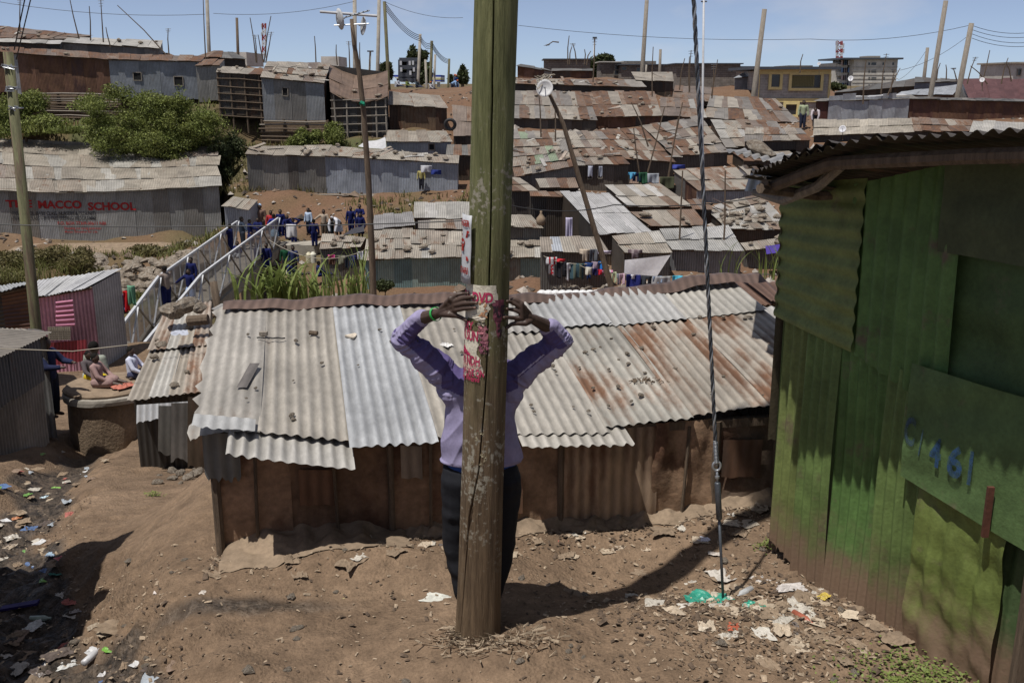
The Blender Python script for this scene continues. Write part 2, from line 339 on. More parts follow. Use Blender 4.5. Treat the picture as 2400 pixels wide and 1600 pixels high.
M['reed'] = leafmat('napier_grass', (.15, .22, .06), .35)
M['grass'] = leafmat('grass_blades', (.12, .145, .045), .5)
def groundmat():
    m, n, l, b = newmat('trodden_earth')
    t = nd(n, 'ShaderNodeTexCoord'); at = nd(n, 'ShaderNodeAttribute', attribute_name='dirt')
    sp = nd(n, 'ShaderNodeSeparateColor'); l.new(at.outputs['Color'], sp.inputs[0])
    n1 = nd(n, 'ShaderNodeTexNoise', Scale=.9, Detail=8.0, Roughness=.65); n2 = nd(n, 'ShaderNodeTexNoise', Scale=11.0, Detail=6.0, Roughness=.7); n3 = nd(n, 'ShaderNodeTexNoise', Scale=70.0, Detail=3.0, Roughness=.7)
    vo = nd(n, 'ShaderNodeTexVoronoi', Scale=42.0)
    for q in (n1, n2, n3, vo): l.new(t.outputs['Object'], q.inputs['Vector'])
    r1 = nd(n, 'ShaderNodeValToRGB'); e = r1.color_ramp.elements
    e[0].position = .33; e[0].color = (.130, .088, .057, 1); e[1].position = .68; e[1].color = (.248, .172, .113, 1); l.new(n1.outputs['Fac'], r1.inputs['Fac'])
    red = nd(n, 'ShaderNodeMix', data_type='RGBA'); l.new(sp.outputs['Green'], red.inputs['Factor']); l.new(r1.outputs['Color'], red.inputs['A']); red.inputs['B'].default_value = (.155, .090, .055, 1)
    gm = nd(n, 'ShaderNodeMix', data_type='RGBA'); l.new(sp.outputs['Blue'], gm.inputs['Factor']); l.new(red.outputs['Result'], gm.inputs['A']); gm.inputs['B'].default_value = (.085, .09, .038, 1)
    # wet black mud in the gully
    md = nd(n, 'ShaderNodeMath', operation='MULTIPLY_ADD'); md.inputs[1].default_value = .55; l.new(n2.outputs['Fac'], md.inputs[0])
    md2 = nd(n, 'ShaderNodeMath', operation='SUBTRACT'); md2.inputs[1].default_value = .27; l.new(sp.outputs['Red'], md.inputs[2]); l.new(md.outputs[0], md2.inputs[0])
    mk_ = nd(n, 'ShaderNodeMapRange', interpolation_type='SMOOTHSTEP'); mk_.inputs['From Min'].default_value = .35; mk_.inputs['From Max'].default_value = .75; l.new(md2.outputs[0], mk_.inputs['Value'])
    mud = nd(n, 'ShaderNodeMix', data_type='RGBA'); l.new(mk_.outputs[0], mud.inputs['Factor']); l.new(gm.outputs['Result'], mud.inputs['A'])
    mcr = nd(n, 'ShaderNodeValToRGB'); e = mcr.color_ramp.elements; e[0].position = .36; e[0].color = (.022, .018, .015, 1); e[1].position = .66; e[1].color = (.125, .095, .070, 1); l.new(n2.outputs['Fac'], mcr.inputs['Fac']); l.new(mcr.outputs['Color'], mud.inputs['B'])
    f1 = nd(n, 'ShaderNodeMapRange'); f1.inputs['From Min'].default_value = .28; f1.inputs['From Max'].default_value = .72; f1.inputs['To Min'].default_value = .66; f1.inputs['To Max'].default_value = 1.3; l.new(n2.outputs['Fac'], f1.inputs['Value'])
    f2 = nd(n, 'ShaderNodeMapRange'); f2.inputs['From Min'].default_value = .28; f2.inputs['From Max'].default_value = .72; f2.inputs['To Min'].default_value = .82; f2.inputs['To Max'].default_value = 1.16; l.new(n3.outputs['Fac'], f2.inputs['Value'])
    mm = nd(n, 'ShaderNodeMath', operation='MULTIPLY'); l.new(f1.outputs[0], mm.inputs[0]); l.new(f2.outputs[0], mm.inputs[1])
    vm = nd(n, 'ShaderNodeVectorMath', operation='SCALE'); l.new(mud.outputs['Result'], vm.inputs[0]); l.new(mm.outputs[0], vm.inputs['Scale']); l.new(vm.outputs[0], b.inputs['Base Color'])
    rg = nd(n, 'ShaderNodeMapRange'); rg.inputs['To Min'].default_value = .95; rg.inputs['To Max'].default_value = .5; l.new(mk_.outputs[0], rg.inputs['Value']); l.new(rg.outputs[0], b.inputs['Roughness'])
    b.inputs['Specular IOR Level'].default_value = .25
    h1 = nd(n, 'ShaderNodeMath', operation='MULTIPLY_ADD'); h1.inputs[1].default_value = .35; l.new(n3.outputs['Fac'], h1.inputs[0]); l.new(n2.outputs['Fac'], h1.inputs[2])
    h2 = nd(n, 'ShaderNodeMath', operation='MULTIPLY_ADD'); h2.inputs[1].default_value = -.35; l.new(vo.outputs['Distance'], h2.inputs[0]); l.new(h1.outputs[0], h2.inputs[2])
    bp = nd(n, 'ShaderNodeBump', Strength=.75, Distance=.04); l.new(h2.outputs[0], bp.inputs['Height']); l.new(bp.outputs[0], b.inputs['Normal'])
    return m
M['ground'] = groundmat()

# ------------------------------------------------------------------ palettes: (r,g,b,rust)
TAN = [(.40,.355,.295,.16),(.44,.395,.33,.12),(.36,.31,.255,.24),(.41,.37,.31,.30)]
LIGHT = [(.50,.475,.43,.02),(.46,.44,.40,.08),(.52,.50,.47,0.)]
ZINC = [(.40,.43,.475,.02),(.44,.465,.50,0.),(.36,.385,.42,.08)]
BROWN = [(.20,.13,.09,.38),(.24,.165,.12,.34),(.28,.21,.16,.32),(.16,.10,.07,.42)]
RUST = [(.15,.075,.05,.5),(.12,.058,.04,.5),(.19,.10,.065,.4),(.10,.052,.042,.4)]
GREYR = [(.30,.27,.24,.14),(.26,.235,.21,.2),(.33,.305,.275,.1)]
BROWN = BROWN + [(.25,.20,.165,.2)]
MIXR = BROWN + TAN + GREYR + [(.33,.26,.205,.25),(.36,.30,.25,.3)]
GREYD = [(.17,.165,.155,.1),(.22,.21,.195,.12),(.26,.245,.22,.18),(.14,.125,.11,.2)]
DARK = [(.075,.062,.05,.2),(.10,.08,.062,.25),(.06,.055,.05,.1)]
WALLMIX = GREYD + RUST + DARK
TEAL = [(.26,.36,.345,.06),(.21,.315,.32,.12),(.30,.39,.36,.1),(.24,.25,.22,.3)]
PINK = [(.68,.36,.46,0.),(.62,.32,.42,.02),(.58,.34,.41,.04)]
MAROON = [(.15,.075,.075,.05)]
STONEW = [(.13,.115,.095,.1),(.16,.14,.12,.1),(.10,.09,.078,.1)]

SHACKS = []
def S(label, bl, br, tr, tl, Ye, base=None, h=None, nu=6, nv=2, rp=MIXR, wp=WALLMIX, sp=None, ang=13, over=.25, stones=0, win=(), group=None, ww=.8, cat='shack', sag=0.0, open_=False, drop=0.0):
    SHACKS.append(dict(label=label, bl=bl, br=br, tr=tr, tl=tl, Ye=Ye if hasattr(Ye, '__len__') else (Ye, Ye), base=base, h=h, nu=nu, nv=nv, rp=rp, wp=wp, sp=sp or wp, ang=ang, over=over, stones=stones, win=win, group=group, ww=ww, cat=cat, sag=sag, open_=open_, drop=drop))
# --- opposite hill, school side
S('long grey tin school building with THE MACCO SCHOOL painted in red on its wall', Z5(-560,545), Z5(2000,530), Z5(1955,175), Z5(-560,60), 50, base=(573,566), nu=20, nv=4, rp=TAN[:3]*3+[LIGHT[1]]*3+[(.36,.32,.27,.1),(.34,.29,.25,.3)], wp=GREYD[1:3]+[(.30,.30,.29,.05),(.34,.34,.33,.04),(.36,.365,.37,.02)], over=.35, sag=.28, cat='school')
S('small tin porch with a twisted pale roof beside the school wall', Z6(75,722), Z6(320,750), Z6(405,660), Z6(180,635), 46.5, base=(548,548), nu=4, nv=1, rp=TAN, wp=ZINC, ang=20)
S('long rust-red tin shack above a stick retaining wall with pale vertical strips', Z1(-420,452), Z1(1010,548), Z1(1010,490), Z1(-420,400), 62, base=(208,224), nu=14, nv=1, rp=BROWN, wp=RUST+RUST+[(.36,.36,.36,.1)], over=.3, stones=5, drop=2.3)
S('blue-grey tin shack with two small windows above the big green bush', Z1(1000,548), Z1(1830,565), Z1(1870,512), Z1(1000,492), 62, base=(224,230), nu=9, nv=1, rp=BROWN+[LIGHT[0]], wp=[(.27,.29,.32,.05),(.30,.32,.345,.05),(.25,.27,.29,.1)], win=((.30,.55,.09,.22),(.75,.45,.1,.25)), drop=1.6)
S('narrow grey tin annex between the blue-grey shack and the stilted shack', Z1(1790,605), Z1(2010,598), Z1(2060,540), Z1(1870,545), 61, base=(232,230), nu=3, nv=1, rp=BROWN, wp=[(.27,.265,.255,.1),(.30,.29,.27,.1)])
S('broad brown tin roof with stones along its top on the hill crest', Z1(-420,345), Z1(600,362), Z1(830,325), Z1(-420,195), 73, h=1.6, nu=12, nv=2, rp=BROWN, wp=DARK, stones=9)
S('pale tin-roofed lean-to below the broad brown crest roof', Z1(-420,372), Z1(540,408), Z1(560,372), Z1(-420,340), 66.5, h=.9, nu=7, nv=1, rp=LIGHT, wp=DARK)
S('pale tin-roofed shack with a leaning antenna pole on the hill crest', Z1(575,392), Z1(1460,444), Z1(1490,372), Z1(640,346), 67, h=1.1, nu=8, nv=1, rp=LIGHT, wp=GREYD, stones=3)
S('low dark shack roof beside a concrete post on the crest', Z1(1800,520), Z1(2260,545), Z1(2140,478), Z1(1960,465), 70, h=1.0, nu=4, nv=1, rp=GREYD+BROWN, wp=DARK)
S('shack on stilts wrapped in a lattice of dark poles', Z2(30,665), Z2(430,690), Z2(500,640), Z2(60,605), 60, base=(267,267), nu=4, nv=1, rp=TAN+BROWN+GREYR, wp=DARK+RUST+GREYD, stones=2, drop=2.4)
S('patched tin shack with a black square window on a pole retaining wall', Z2(440,712), Z2(1010,765), Z2(1068,585), Z2(500,568), 59, base=(282,283), nu=6, nv=3, rp=TAN+TAN+BROWN, wp=GREYD+RUST+[(.30,.31,.32,.1)], stones=6, win=((.37,.7,.09,.2),), drop=1.3)
S('shack under a sagging brown tin roof with dark pole-framed walls', Z2(1080,845), Z2(1595,885), Z2(1600,655), Z2(1065,590), 58, base=(327,318), nu=5, nv=2, rp=[(.24,.165,.12,.12),(.22,.15,.11,.15),(.27,.19,.14,.1)], wp=DARK+[(.09,.085,.08,.1)], sag=.5, stones=4)
S('brown-walled tin shack with a tan roof beside the earth bank', Z2(1615,965), Z2(2150,990), Z2(2070,880), Z2(1620,840), 60, base=(306,306), nu=5, nv=1, rp=TAN, wp=[(.15,.095,.06,.3),(.11,.07,.05,.3),(.19,.13,.085,.3)])
S('small zinc hut with a tan roof and one little window', Z2(1590,1300), Z2(2190,1305), Z2(2130,1205), Z2(1610,1195), 55.5, base=(360,360), nu=6, nv=1, rp=TAN, wp=ZINC, win=((.70,.55,.09,.5),))
S('brown tin roof slab leaning on the slope by the old tyre', Z2(2210,1250), Z2(2420,1250), Z2(2420,990), Z2(2200,960), 57, h=.8, nu=2, nv=2, rp=BROWN, wp=DARK, ang=25)
S('long shack of dark grey and rust-streaked wall sheets above the bare slope', Z6(300,240), Z6(1015,262), Z6(1080,160), Z6(340,165), 52, base=(447,452), nu=6, nv=1, rp=TAN, wp=GREYD+GREYD+[(.17,.10,.07,.45)], stones=6, ww=.62)
S('long shack with pale blue zinc walls above the bare slope', Z6(1005,258), Z6(2235,325), Z6(2250,258), Z6(1080,165), (52, 51), base=(455,452), nu=10, nv=1, rp=TAN, wp=[(.40,.435,.49,.02),(.36,.39,.44,.05),(.43,.46,.51,.01)], stones=12, ww=.62)
# --- valley floor, middle
S('small brown hut with a clothes line under its tan roof', Z6(980,1112), Z6(1345,1100), Z6(1400,1000), Z6(1010,975), 40, base=(657,657), nu=4, nv=2, rp=TAN, wp=GREYD+RUST, stones=5)
S('pale-roofed shack with patched turquoise walls and scrap boards', Z6(1390,1218), Z6(1835,1192), Z6(1832,1022), Z6(1410,1020), 38, base=(672,674), nu=5, nv=2, rp=TAN, wp=TEAL, stones=5, ww=.7)
S('long turquoise-walled shack with stones lined up along its tan roof', Z6(1830,1188), Z6(3020,1192), Z6(3010,985), Z6(1830,942), 38, base=(678,686), nu=12, nv=2, rp=TAN+[LIGHT[1]], wp=TEAL, stones=16, ww=.7)
S('shack with a clean pale corrugated roof behind the turquoise shack', Z6(1850,832), Z6(2560,832), Z6(2540,680), Z6(1855,682), 44.5, h=1.0, nu=7, nv=1, rp=LIGHT, wp=GREYD)
S('shack with a grey-blue roof at the foot of the bare slope', Z6(1470,932), Z6(1850,895), Z6(1820,770), Z6(1480,800), 43, h=.9, nu=4, nv=1, rp=[(.30,.29,.285,.1)], wp=DARK)
S('lean-to with a brown and tan striped roof behind the stones', Z6(1895,922), Z6(2560,932), Z6(2560,838), Z6(1885,845), 41.8, h=.8, nu=6, nv=1, rp=BROWN+TAN+GREYR, wp=DARK)
S('lean-to with a low tan roof between the slope and the turquoise shack', Z6(1440,1018), Z6(1830,1015), Z6(1830,925), Z6(1480,938), 40.5, h=.8, nu=4, nv=1, rp=TAN, wp=DARK)
# --- right of the pole
S('dark plank-walled shack behind the hanging gourd', Z7(0,498), Z7(205,498), Z7(60,395), Z7(-140,385), 46, base=(552,552), nu=3, nv=2, rp=BROWN+TAN+GREYR, wp=DARK)
S('dark timber yard shack with a low brown roof left of the bright silver roof', Z7(150,540), Z7(470,545), Z7(400,500), Z7(140,500), 41.5, base=(556,556), nu=4, nv=1, rp=BROWN, wp=DARK)
S('rusty-walled shack hung with washing under a tan and zinc roof', Z7(235,975), Z7(768,990), Z7(690,858), Z7(225,858), 33, base=(682,682), nu=6, nv=1, rp=[TAN[0],TAN[2],TAN[1],ZINC[1],ZINC[0]], wp=GREYD+RUST, over=.35)
S('shack with a bright silver roof sloping down towards the washing', Z7(700,842), Z7(1092,815), Z7(755,512), Z7(390,503), 37, h=1.5, nu=6, nv=2, rp=[(.50,.49,.48,0.),(.53,.52,.515,0.),(.47,.465,.46,.03)], wp=DARK)
S('shack with a pale two-row roof beside the hanging bed sheet', Z7(895,985), Z7(1258,988), Z7(1160,820), Z7(790,850), 34, base=(655,655), nu=4, nv=2, rp=LIGHT+TAN, wp=GREYD)
S('shack with a tan roof crossed by two brown sheets', Z7(925,620), Z7(1418,622), Z7(1165,445), Z7(745,455), 43, h=1.2, nu=6, nv=2, rp=TAN+LIGHT+[BROWN[1]], wp=DARK)
S('shack with a rust-brown roof below the tan and brown roof', Z7(1095,775), Z7(1530,765), Z7(1430,640), Z7(935,655), 39, h=1.0, nu=5, nv=1, rp=BROWN+[TAN[0]], wp=DARK, stones=4)
S('shack with a clean pale roof and grey corrugated front wall', Z7(1270,965), Z7(1820,965), Z7(1690,768), Z7(1165,803), 35, base=(645,645), nu=6, nv=2, rp=[(.46,.45,.42,.02),(.43,.42,.395,.04),(.49,.48,.46,0.)], wp=[(.26,.265,.27,.05),(.23,.235,.24,.08)])
S('shack with a half rusted tan roof and white corrugated wall', Z7(1475,495), Z7(1935,490), Z7(1755,308), Z7(1280,335), 46, base=(477,474), nu=5, nv=2, rp=[TAN[0],TAN[3],(.40,.34,.28,.4),BROWN[2]], wp=[(.46,.46,.47,.02),(.40,.40,.41,.05)], sp=RUST+GREYD)
S('shack roof heaped with loose stones and scrap sheets', Z7(1690,795), Z7(2200,805), Z7(1950,520), Z7(1540,640), 41, h=1.2, nu=7, nv=4, rp=LIGHT+TAN+[BROWN[2]], wp=DARK, stones=30)
S('low tin hut under a purple tarpaulin by the reeds', Z7(1850,965), Z7(2260,930), Z7(2200,848), Z7(1800,905), 37, base=(640,640), nu=4, nv=1, rp=TAN, wp=GREYD, stones=3)
S('shack with a mosaic of small faded roof sheets and one pale green sheet', Z7(30,385), Z7(512,300), Z7(400,38), Z7(-60,28), 50, base=(450,450), nu=8, nv=5, rp=TAN+BROWN+GREYR[1:]+[(.30,.36,.25,.05)], wp=DARK+GREYD, stones=8)
S('grey stone-block shack with hanging cloths in two small windows', Z7(520,293), Z7(925,287), Z7(700,30), Z7(390,40), 51, base=(448,440), nu=6, nv=4, rp=MIXR, wp=STONEW, win=((.25,.62,.10,.34),(.45,.62,.09,.34)), stones=5)
S('stone-walled shack with a rust-striped roof behind bare antenna poles', Z7(900,242), Z7(1285,272), Z7(1035,12), Z7(680,22), 53, base=(438,430), nu=6, nv=3, rp=BROWN+[TAN[0]], wp=STONEW, stones=5)
S('stone-walled shack with a long rusty roof beside the white mast', Z7(1280,222), Z7(1705,190), Z7(1480,-80), Z7(1030,-12), 54, base=(394,390), nu=7, nv=4, rp=BROWN+GREYR+TAN, wp=STONEW, stones=6)
S('shack with a rust and cream roof beside the boulder slab', Z7(1690,152), Z7(2210,142), Z7(2070,-50), Z7(1570,-62), 57, base=(368,366), nu=7, nv=3, rp=TAN+BROWN+GREYR+LIGHT, wp=DARK, stones=3)
S('shack with evenly rust-striped roof rising behind the dish pole', Z3(20,1085), Z3(775,1105), Z3(690,850), Z3(20,838), 66, base=(304,304), nu=11, nv=2, rp=TAN+BROWN+GREYR, wp=STONEW+DARK, stones=6)
S('shack whose roof ends in a rounded brown hump', Z3(770,1075), Z3(1370,1065), Z3(1300,850), Z3(680,840), 67, base=(303,300), nu=9, nv=2, rp=BROWN+[TAN[0],TAN[3],BROWN[0]], wp=RUST+DARK, stones=8)
S('shack with a flat rust-brown roof left of the white mast', Z3(1365,1062), Z3(1785,1085), Z3(1725,912), Z3(1365,895), 68, base=(296,296), nu=6, nv=2, rp=BROWN+[LIGHT[1]], wp=DARK)
S('long shack with a rust-striped roof right of the white mast', Z3(1775,1085), Z3(2640,1130), Z3(2420,912), Z3(1830,880), 68.5, base=(297,300), nu=11, nv=2, rp=BROWN+TAN+GREYR, wp=DARK, stones=4)
S('long dark shack with a wavy scrap-strewn roof near the crest', Z3(-60,765), Z3(1222,805), Z3(1150,735), Z3(-60,720), 78, base=(218,218), nu=10, nv=1, rp=BROWN+TAN+GREYR, wp=DARK, stones=12)
S('dark shack with a plain grey-tan roof and torn side', Z3(1140,735), Z3(1482,752), Z3(1467,666), Z3(1098,664), 80, base=(226,226), nu=4, nv=1, rp=TAN, wp=DARK)
S('shack with dull brown stepped roof sheets beside the mast', Z3(1480,892), Z3(1845,935), Z3(1825,800), Z3(1500,790), 74, base=(246,246), nu=5, nv=2, rp=BROWN, wp=DARK)
S('rusty-walled shack in front of the dark block building', Z3(368,650), Z3(736,652), Z3(736,632), Z3(368,630), 92, base=(186,186), nu=4, nv=1, rp=GREYD, wp=RUST+DARK)
S('gabled shack with a dark sloping roof behind the pole', Z3(40,606), Z3(368,656), Z3(335,638), Z3(88,586), 90, base=(184,184), nu=4, nv=1, rp=GREYD, wp=RUST+GREYD)
S('shack with a pale grid-seamed roof in front of the rust-red wall', Z4(425,1248), Z4(1332,1212), Z4(1302,1090), Z4(440,1103), 58, base=(336,330), nu=9, nv=2, rp=[(.50,.45,.37,.04),(.46,.41,.335,.08)], wp=DARK)
S('shack with brown and cream roof tiles of tin beside the grid-seamed roof', Z4(1322,1205), Z4(2060,1215), Z4(1930,1110), Z4(1310,1080), 58.5, h=1.2, nu=8, nv=2, rp=BROWN[1:]+[TAN[0]], wp=DARK)
S('shack with a plain cream roof beyond the green shack roof', Z4(1860,1215), Z4(2520,1205), Z4(2520,1130), Z4(1890,1108), 56, h=1.2, nu=6, nv=1, rp=LIGHT, wp=DARK)
S('rust-red walled shack with a crumpled silver sheet along its foot', Z4(430,932), Z4(1375,906), Z4(1310,872), Z4(500,905), 66, base=(283,281), nu=8, nv=1, rp=GREYD, wp=[(.11,.045,.035,.35),(.13,.055,.04,.4)], sp=DARK, ww=3.0)
S('long rust and silver patched wall shack below the maroon roof', Z4(1340,908), Z4(2520,942), Z4(2500,915), Z4(1345,888), 66, base=(278,282), nu=10, nv=1, rp=GREYD, wp=[(.12,.055,.04,.4),(.22,.20,.18,.3),(.15,.08,.055,.5)], ww=1.6)
S('shack with a gleaming white tin roof below the tenement', Z4(590,906), Z4(1300,886), Z4(1230,864), Z4(640,888), 72, h=.7, nu=6, nv=1, rp=[(.60,.60,.61,0.)], wp=DARK)
S('shack with a silver-blue slanting roof beside the leaning poles', Z4(1180,874), Z4(1690,872), Z4(1765,776), Z4(1230,842), 76, h=.9, nu=6, nv=1, rp=[(.46,.48,.51,0.),(.42,.44,.47,.03)], wp=BROWN)
S('dark shack with a sagging grey roof below the tenement', Z4(600,852), Z4(1350,792), Z4(1350,722), Z4(720,816), 84, h=1.1, nu=7, nv=1, rp=GREYD, wp=DARK)
S('zinc-walled shack with a pitched roof below the leaning poles', Z4(1350,760), Z4(1750,750), Z4(1740,728), Z4(1360,708), 83, base=(206,206), nu=5, nv=1, rp=GREYD, wp=[(.22,.25,.30,.05)])
S('house with a ribbed maroon metal roof and white gable', Z4(1860,915), Z4(2600,945), Z4(2600,722), Z4(1782,730), 75, base=(250,252), nu=11, nv=1, rp=MAROON, wp=[(.5,.5,.5,0.)], ang=24, cat='house')
S('zinc-walled gabled shack beside the yellow-framed building', Z3(2040,715), Z3(2260,700), Z3(2300,632), Z3(2230,620), 90, base=(212,212), nu=3, nv=1, rp=ZINC, wp=[(.25,.265,.29,.05)])
S('little tan-roofed shack squeezed in above the hanging gourd', Z7(225,470), Z7(520,470), Z7(490,395), Z7(190,400), 47.6, base=(456,456), nu=4, nv=1, rp=TAN+BROWN+GREYR, wp=DARK)
S('bamboo-screened lean-to behind the far washing line', Z7(930,438), Z7(1285,452), Z7(1250,392), Z7(940,382), 48.6, base=(450,450), nu=5, nv=1, rp=BROWN, wp=DARK+STONEW)
S('narrow brown-roofed shack beside the stone-heaped roof', Z7(1425,642), Z7(1590,640), Z7(1500,560), Z7(1380,560), 42.6, base=(512,512), nu=3, nv=1, rp=BROWN, wp=DARK)
S('cream and brown roofed shack right of the half rusted roof', Z7(1930,432), Z7(2260,430), Z7(2150,305), Z7(1790,300), 49.5, base=(462,462), nu=5, nv=2, rp=TAN+BROWN+GREYR, wp=ZINC)
S('low brown shack below the rust and cream roof', Z7(1840,262), Z7(2280,255), Z7(2180,185), Z7(1740,190), 53, base=(398,396), nu=6, nv=1, rp=BROWN+TAN+GREYR, wp=DARK, stones=3)
S('rust-streaked roof shack at the foot of the rubble below the yellow-framed building', Z4(-210,1300), Z4(390,1290), Z4(300,1180), Z4(-200,1172), 55.5, base=(350,348), nu=7, nv=2, rp=BROWN+TAN+GREYR, wp=DARK)
S('dark scrap lean-to between the zinc hut and the pole', Z2(2140,1425), Z2(2420,1432), Z2(2400,1330), Z2(2150,1332), 53.5, base=(425,425), nu=4, nv=1, rp=GREYD+BROWN, wp=DARK)
S('grey-roofed lean-to behind the teal end wall right of the pole', Z7(-60,770), Z7(245,790), Z7(150,690), Z7(-60,680), 39.6, base=(585,585), nu=4, nv=1, rp=TAN, wp=GREYD)
# --- near side
S('pink-fronted kiosk with a sloping white tin roof and KIOSK painted in white', Z8(195,405), Z8(770,300), Z8(1100,118), Z8(350,222), (20.5, 21), base=(868,858), nu=5, nv=1, rp=[(.58,.58,.58,0.),(.55,.55,.56,.02)], wp=PINK, sp=[(.27,.28,.29,.08),(.31,.32,.33,.05)], over=.25, cat='kiosk', ww=.55)
S('rust-dark shack with sideways corrugations behind the green pole', Z8(-260,400), Z8(275,262), Z8(205,238), Z8(-260,295), 18.5, base=(790,790), nu=4, nv=1, rp=[(.36,.37,.37,.05)], wp=RUST+DARK)
S('grey corrugated shack at the edge of the gully under a patched roof', Z8(-420,760), Z8(430,700), Z8(330,672), Z8(-420,655), 14.6, base=(1012,1016), nu=5, nv=1, rp=GREYD+TAN, wp=[(.21,.21,.205,.05),(.25,.25,.245,.05)], over=.15, ww=.7)
S('low shack with a corrugated tan lean-to roof and shiny metal flashing', (300,938), (478,925), Z8(1935,425), Z8(1545,465), 11.2, base=(1112,1105), nu=4, nv=2, rp=[TAN[1],LIGHT[1],TAN[0],(.40,.34,.28,.35)], wp=DARK+GREYD, over=.35, ang=7, ww=.5, stones=7)
S('low shack with a tan roof showing behind the ridge of the long roof', (500,727), (1090,708), (1075,690), (520,712), 10.4, h=.7, nu=8, nv=1, rp=TAN+LIGHT, wp=DARK, ang=9)
S('shack with a rusty brown curled roof beside the green shack', (1775,716), (1900,706), (1890,655), (1690,655), 10.6, h=1.0, nu=4, nv=1, rp=[(.17,.105,.08,.2)], wp=DARK, sp=[(.15,.09,.06,.4)], ang=12)
S('shack with a pale corrugated roof below the curled brown roof', (1848,812), (1990,800), (1960,716), (1782,718), 8.6, h=.9, nu=4, nv=1, rp=LIGHT, wp=DARK, ang=11)
for s in SHACKS:
    c = {}
    ta = math.tan(R(s['ang']))
    for e, t, Ye in (('bl', 'tl', s['Ye'][0]), ('br', 'tr', s['Ye'][1])):
        ke, kt = kz(s[e][1]), kz(s[t][1]); r = Ye * (kt - ke) / max(ta - kt, .02); r = min(max(r, .6), 9.0)
        c[e] = P(*s[e], Ye); c[t] = P(*s[t], Ye + r)
    s['c'] = c
    o = s['over']
    f0 = c['bl'] + (c['tl'] - c['bl']) * min(.4, o / max(.3, np.linalg.norm(c['tl'] - c['bl']))); f1 = c['br'] + (c['tr'] - c['br']) * min(.4, o / max(.3, np.linalg.norm(c['tr'] - c['br'])))
    if s['base']: zb = (CZ + kz(s['base'][0]) * f0[1], CZ + kz(s['base'][1]) * f1[1])
    else: zb = (f0[2] - s['h'], f1[2] - s['h'])
    s['f0'], s['f1'], s['zb'] = f0, f1, zb

# ------------------------------------------------------------------ terrain
CTRL = []
for s in SHACKS:
    if s['Ye'][0] < 17: continue
    f0, f1, zb, c = s['f0'], s['f1'], s['zb'], s['c']
    for k in (0, .5, 1): 
        q = f0 + (f1 - f0) * k; CTRL.append((q[0], q[1] - .5 - .4 * (s['drop'] > 0), zb[0] + (zb[1] - zb[0]) * k - s['drop']))
    for q in (c['tl'], c['tr']): CTRL.append((q[0], q[1] + .5, min(q[2] - .7, max(zb) + .1 + .14 * (q[1] - f0[1]))))
for px, py, Y in [(640,560,47),(700,520,48),(760,590,46),(830,560,46),(700,640,43),(760,660,41),(820,660,40),(900,640,40),(900,480,50.5),(1000,480,50),(1060,470,50),(760,480,50),(600,430,55),(560,420,57),
                  (590,350,57),(100,590,48),(300,590,48),(480,580,46),(150,700,43),(250,700,43),(350,700,43),(440,695,43),(150,594,46.5),(250,594,46.5),(350,594,46.5),(430,590,46.5),(200,700,40),(330,705,40),(380,300,58),(60,290,58),(250,290,58),(1040,215,90),(960,210,95),(1060,235,78),(1080,260,70),(1900,300,66),(1880,300,74),(1850,300,79),(1900,302,79),(1930,302,84),(1800,300,84),(1860,304,84),
                  (540,300,60),(520,440,54),(1060,330,58),(1080,300,62),(1120,420,54),(1160,500,48),(1150,690,38),(760,690,39),(1330,692,31),(1290,692,36),(1320,692,38),(1290,692,33.5),(1450,690,31),(1600,690,30),(1720,660,32),(1800,650,32)]:
    q = P(px, py, Y); CTRL.append(tuple(q))
for x, y, z in [(-8,30,-7.5),(-6,33,-7.5),(-8,36,-7.5),(-10,39,-7.2),(-12,30,-7.5),(-10,28,-7),(-4,31,-7),(-5,36,-6.6),(-12,42,-6.8),(-12,33,-7.5),(-10,36,-7.0),(-14,36,-7.4),(-18,34,-7.6),(-24,36,-7.6),(-9,41,-6.6),(-15,31,-6.4),(-20,44,-6.8),(-26,42,-7.0),(-9,24,-4.3),(-11,24,-4.3),(-10,20,-3.4),(-6,20,-3.8),(0,20,-3.6),(6,20,-3.4),(12,22,-3.2),(20,26,-3.0),(-5,27,-5.6),(0,27,-5.2),(5,27,-4.6),(-14,21,-3.6),(-20,22,-4.0),(-30,30,-5),(-50,60,2),(-80,80,3),(40,50,-1.0),(60,60,0),(40,30,-2.5),(80,90,2.0),(30,85,1.9),(-60,40,-4)]:
    CTRL.append((x, y, z))
for x in range(-160, 161, 40):
    CTRL += [(x, 115, 2.35), (x, 160, 2.4), (x, 300, 2.2), (x, 700, 2)]
CTRL = np.array(CTRL)
def idw(X, Y):
    X = np.asarray(X, float); Y = np.asarray(Y, float); sh = X.shape; x = X.ravel(); y = Y.ravel(); out = np.empty_like(x)
    for i in range(0, len(x), 20000):
        dx = x[i:i+20000, None] - CTRL[None, :, 0]; dy = y[i:i+20000, None] - CTRL[None, :, 1]
        wgt = 1.0 / (dx * dx + dy * dy + .25) ** 1.8; out[i:i+20000] = (wgt * CTRL[None, :, 2]).sum(1) / wgt.sum(1)
    return out.reshape(sh)
GUL = np.array([(-1.6,3.6),(-2.15,4.5),(-2.5,5.0),(-3.05,5.6),(-3.7,6.5),(-4.3,7.8),(-4.9,9.2),(-5.6,11.2),(-6.25,13.4),(-6.6,15)])
def guldist(X, Y):
    d = np.full(np.shape(X), 1e9)
    for a, b in zip(GUL[:-1], GUL[1:]):
        ab = b - a; t = np.clip(((X - a[0]) * ab[0] + (Y - a[1]) * ab[1]) / (ab @ ab), 0, 1)
        d = np.minimum(d, np.hypot(X - a[0] - ab[0] * t, Y - a[1] - ab[1] * t))
    return d
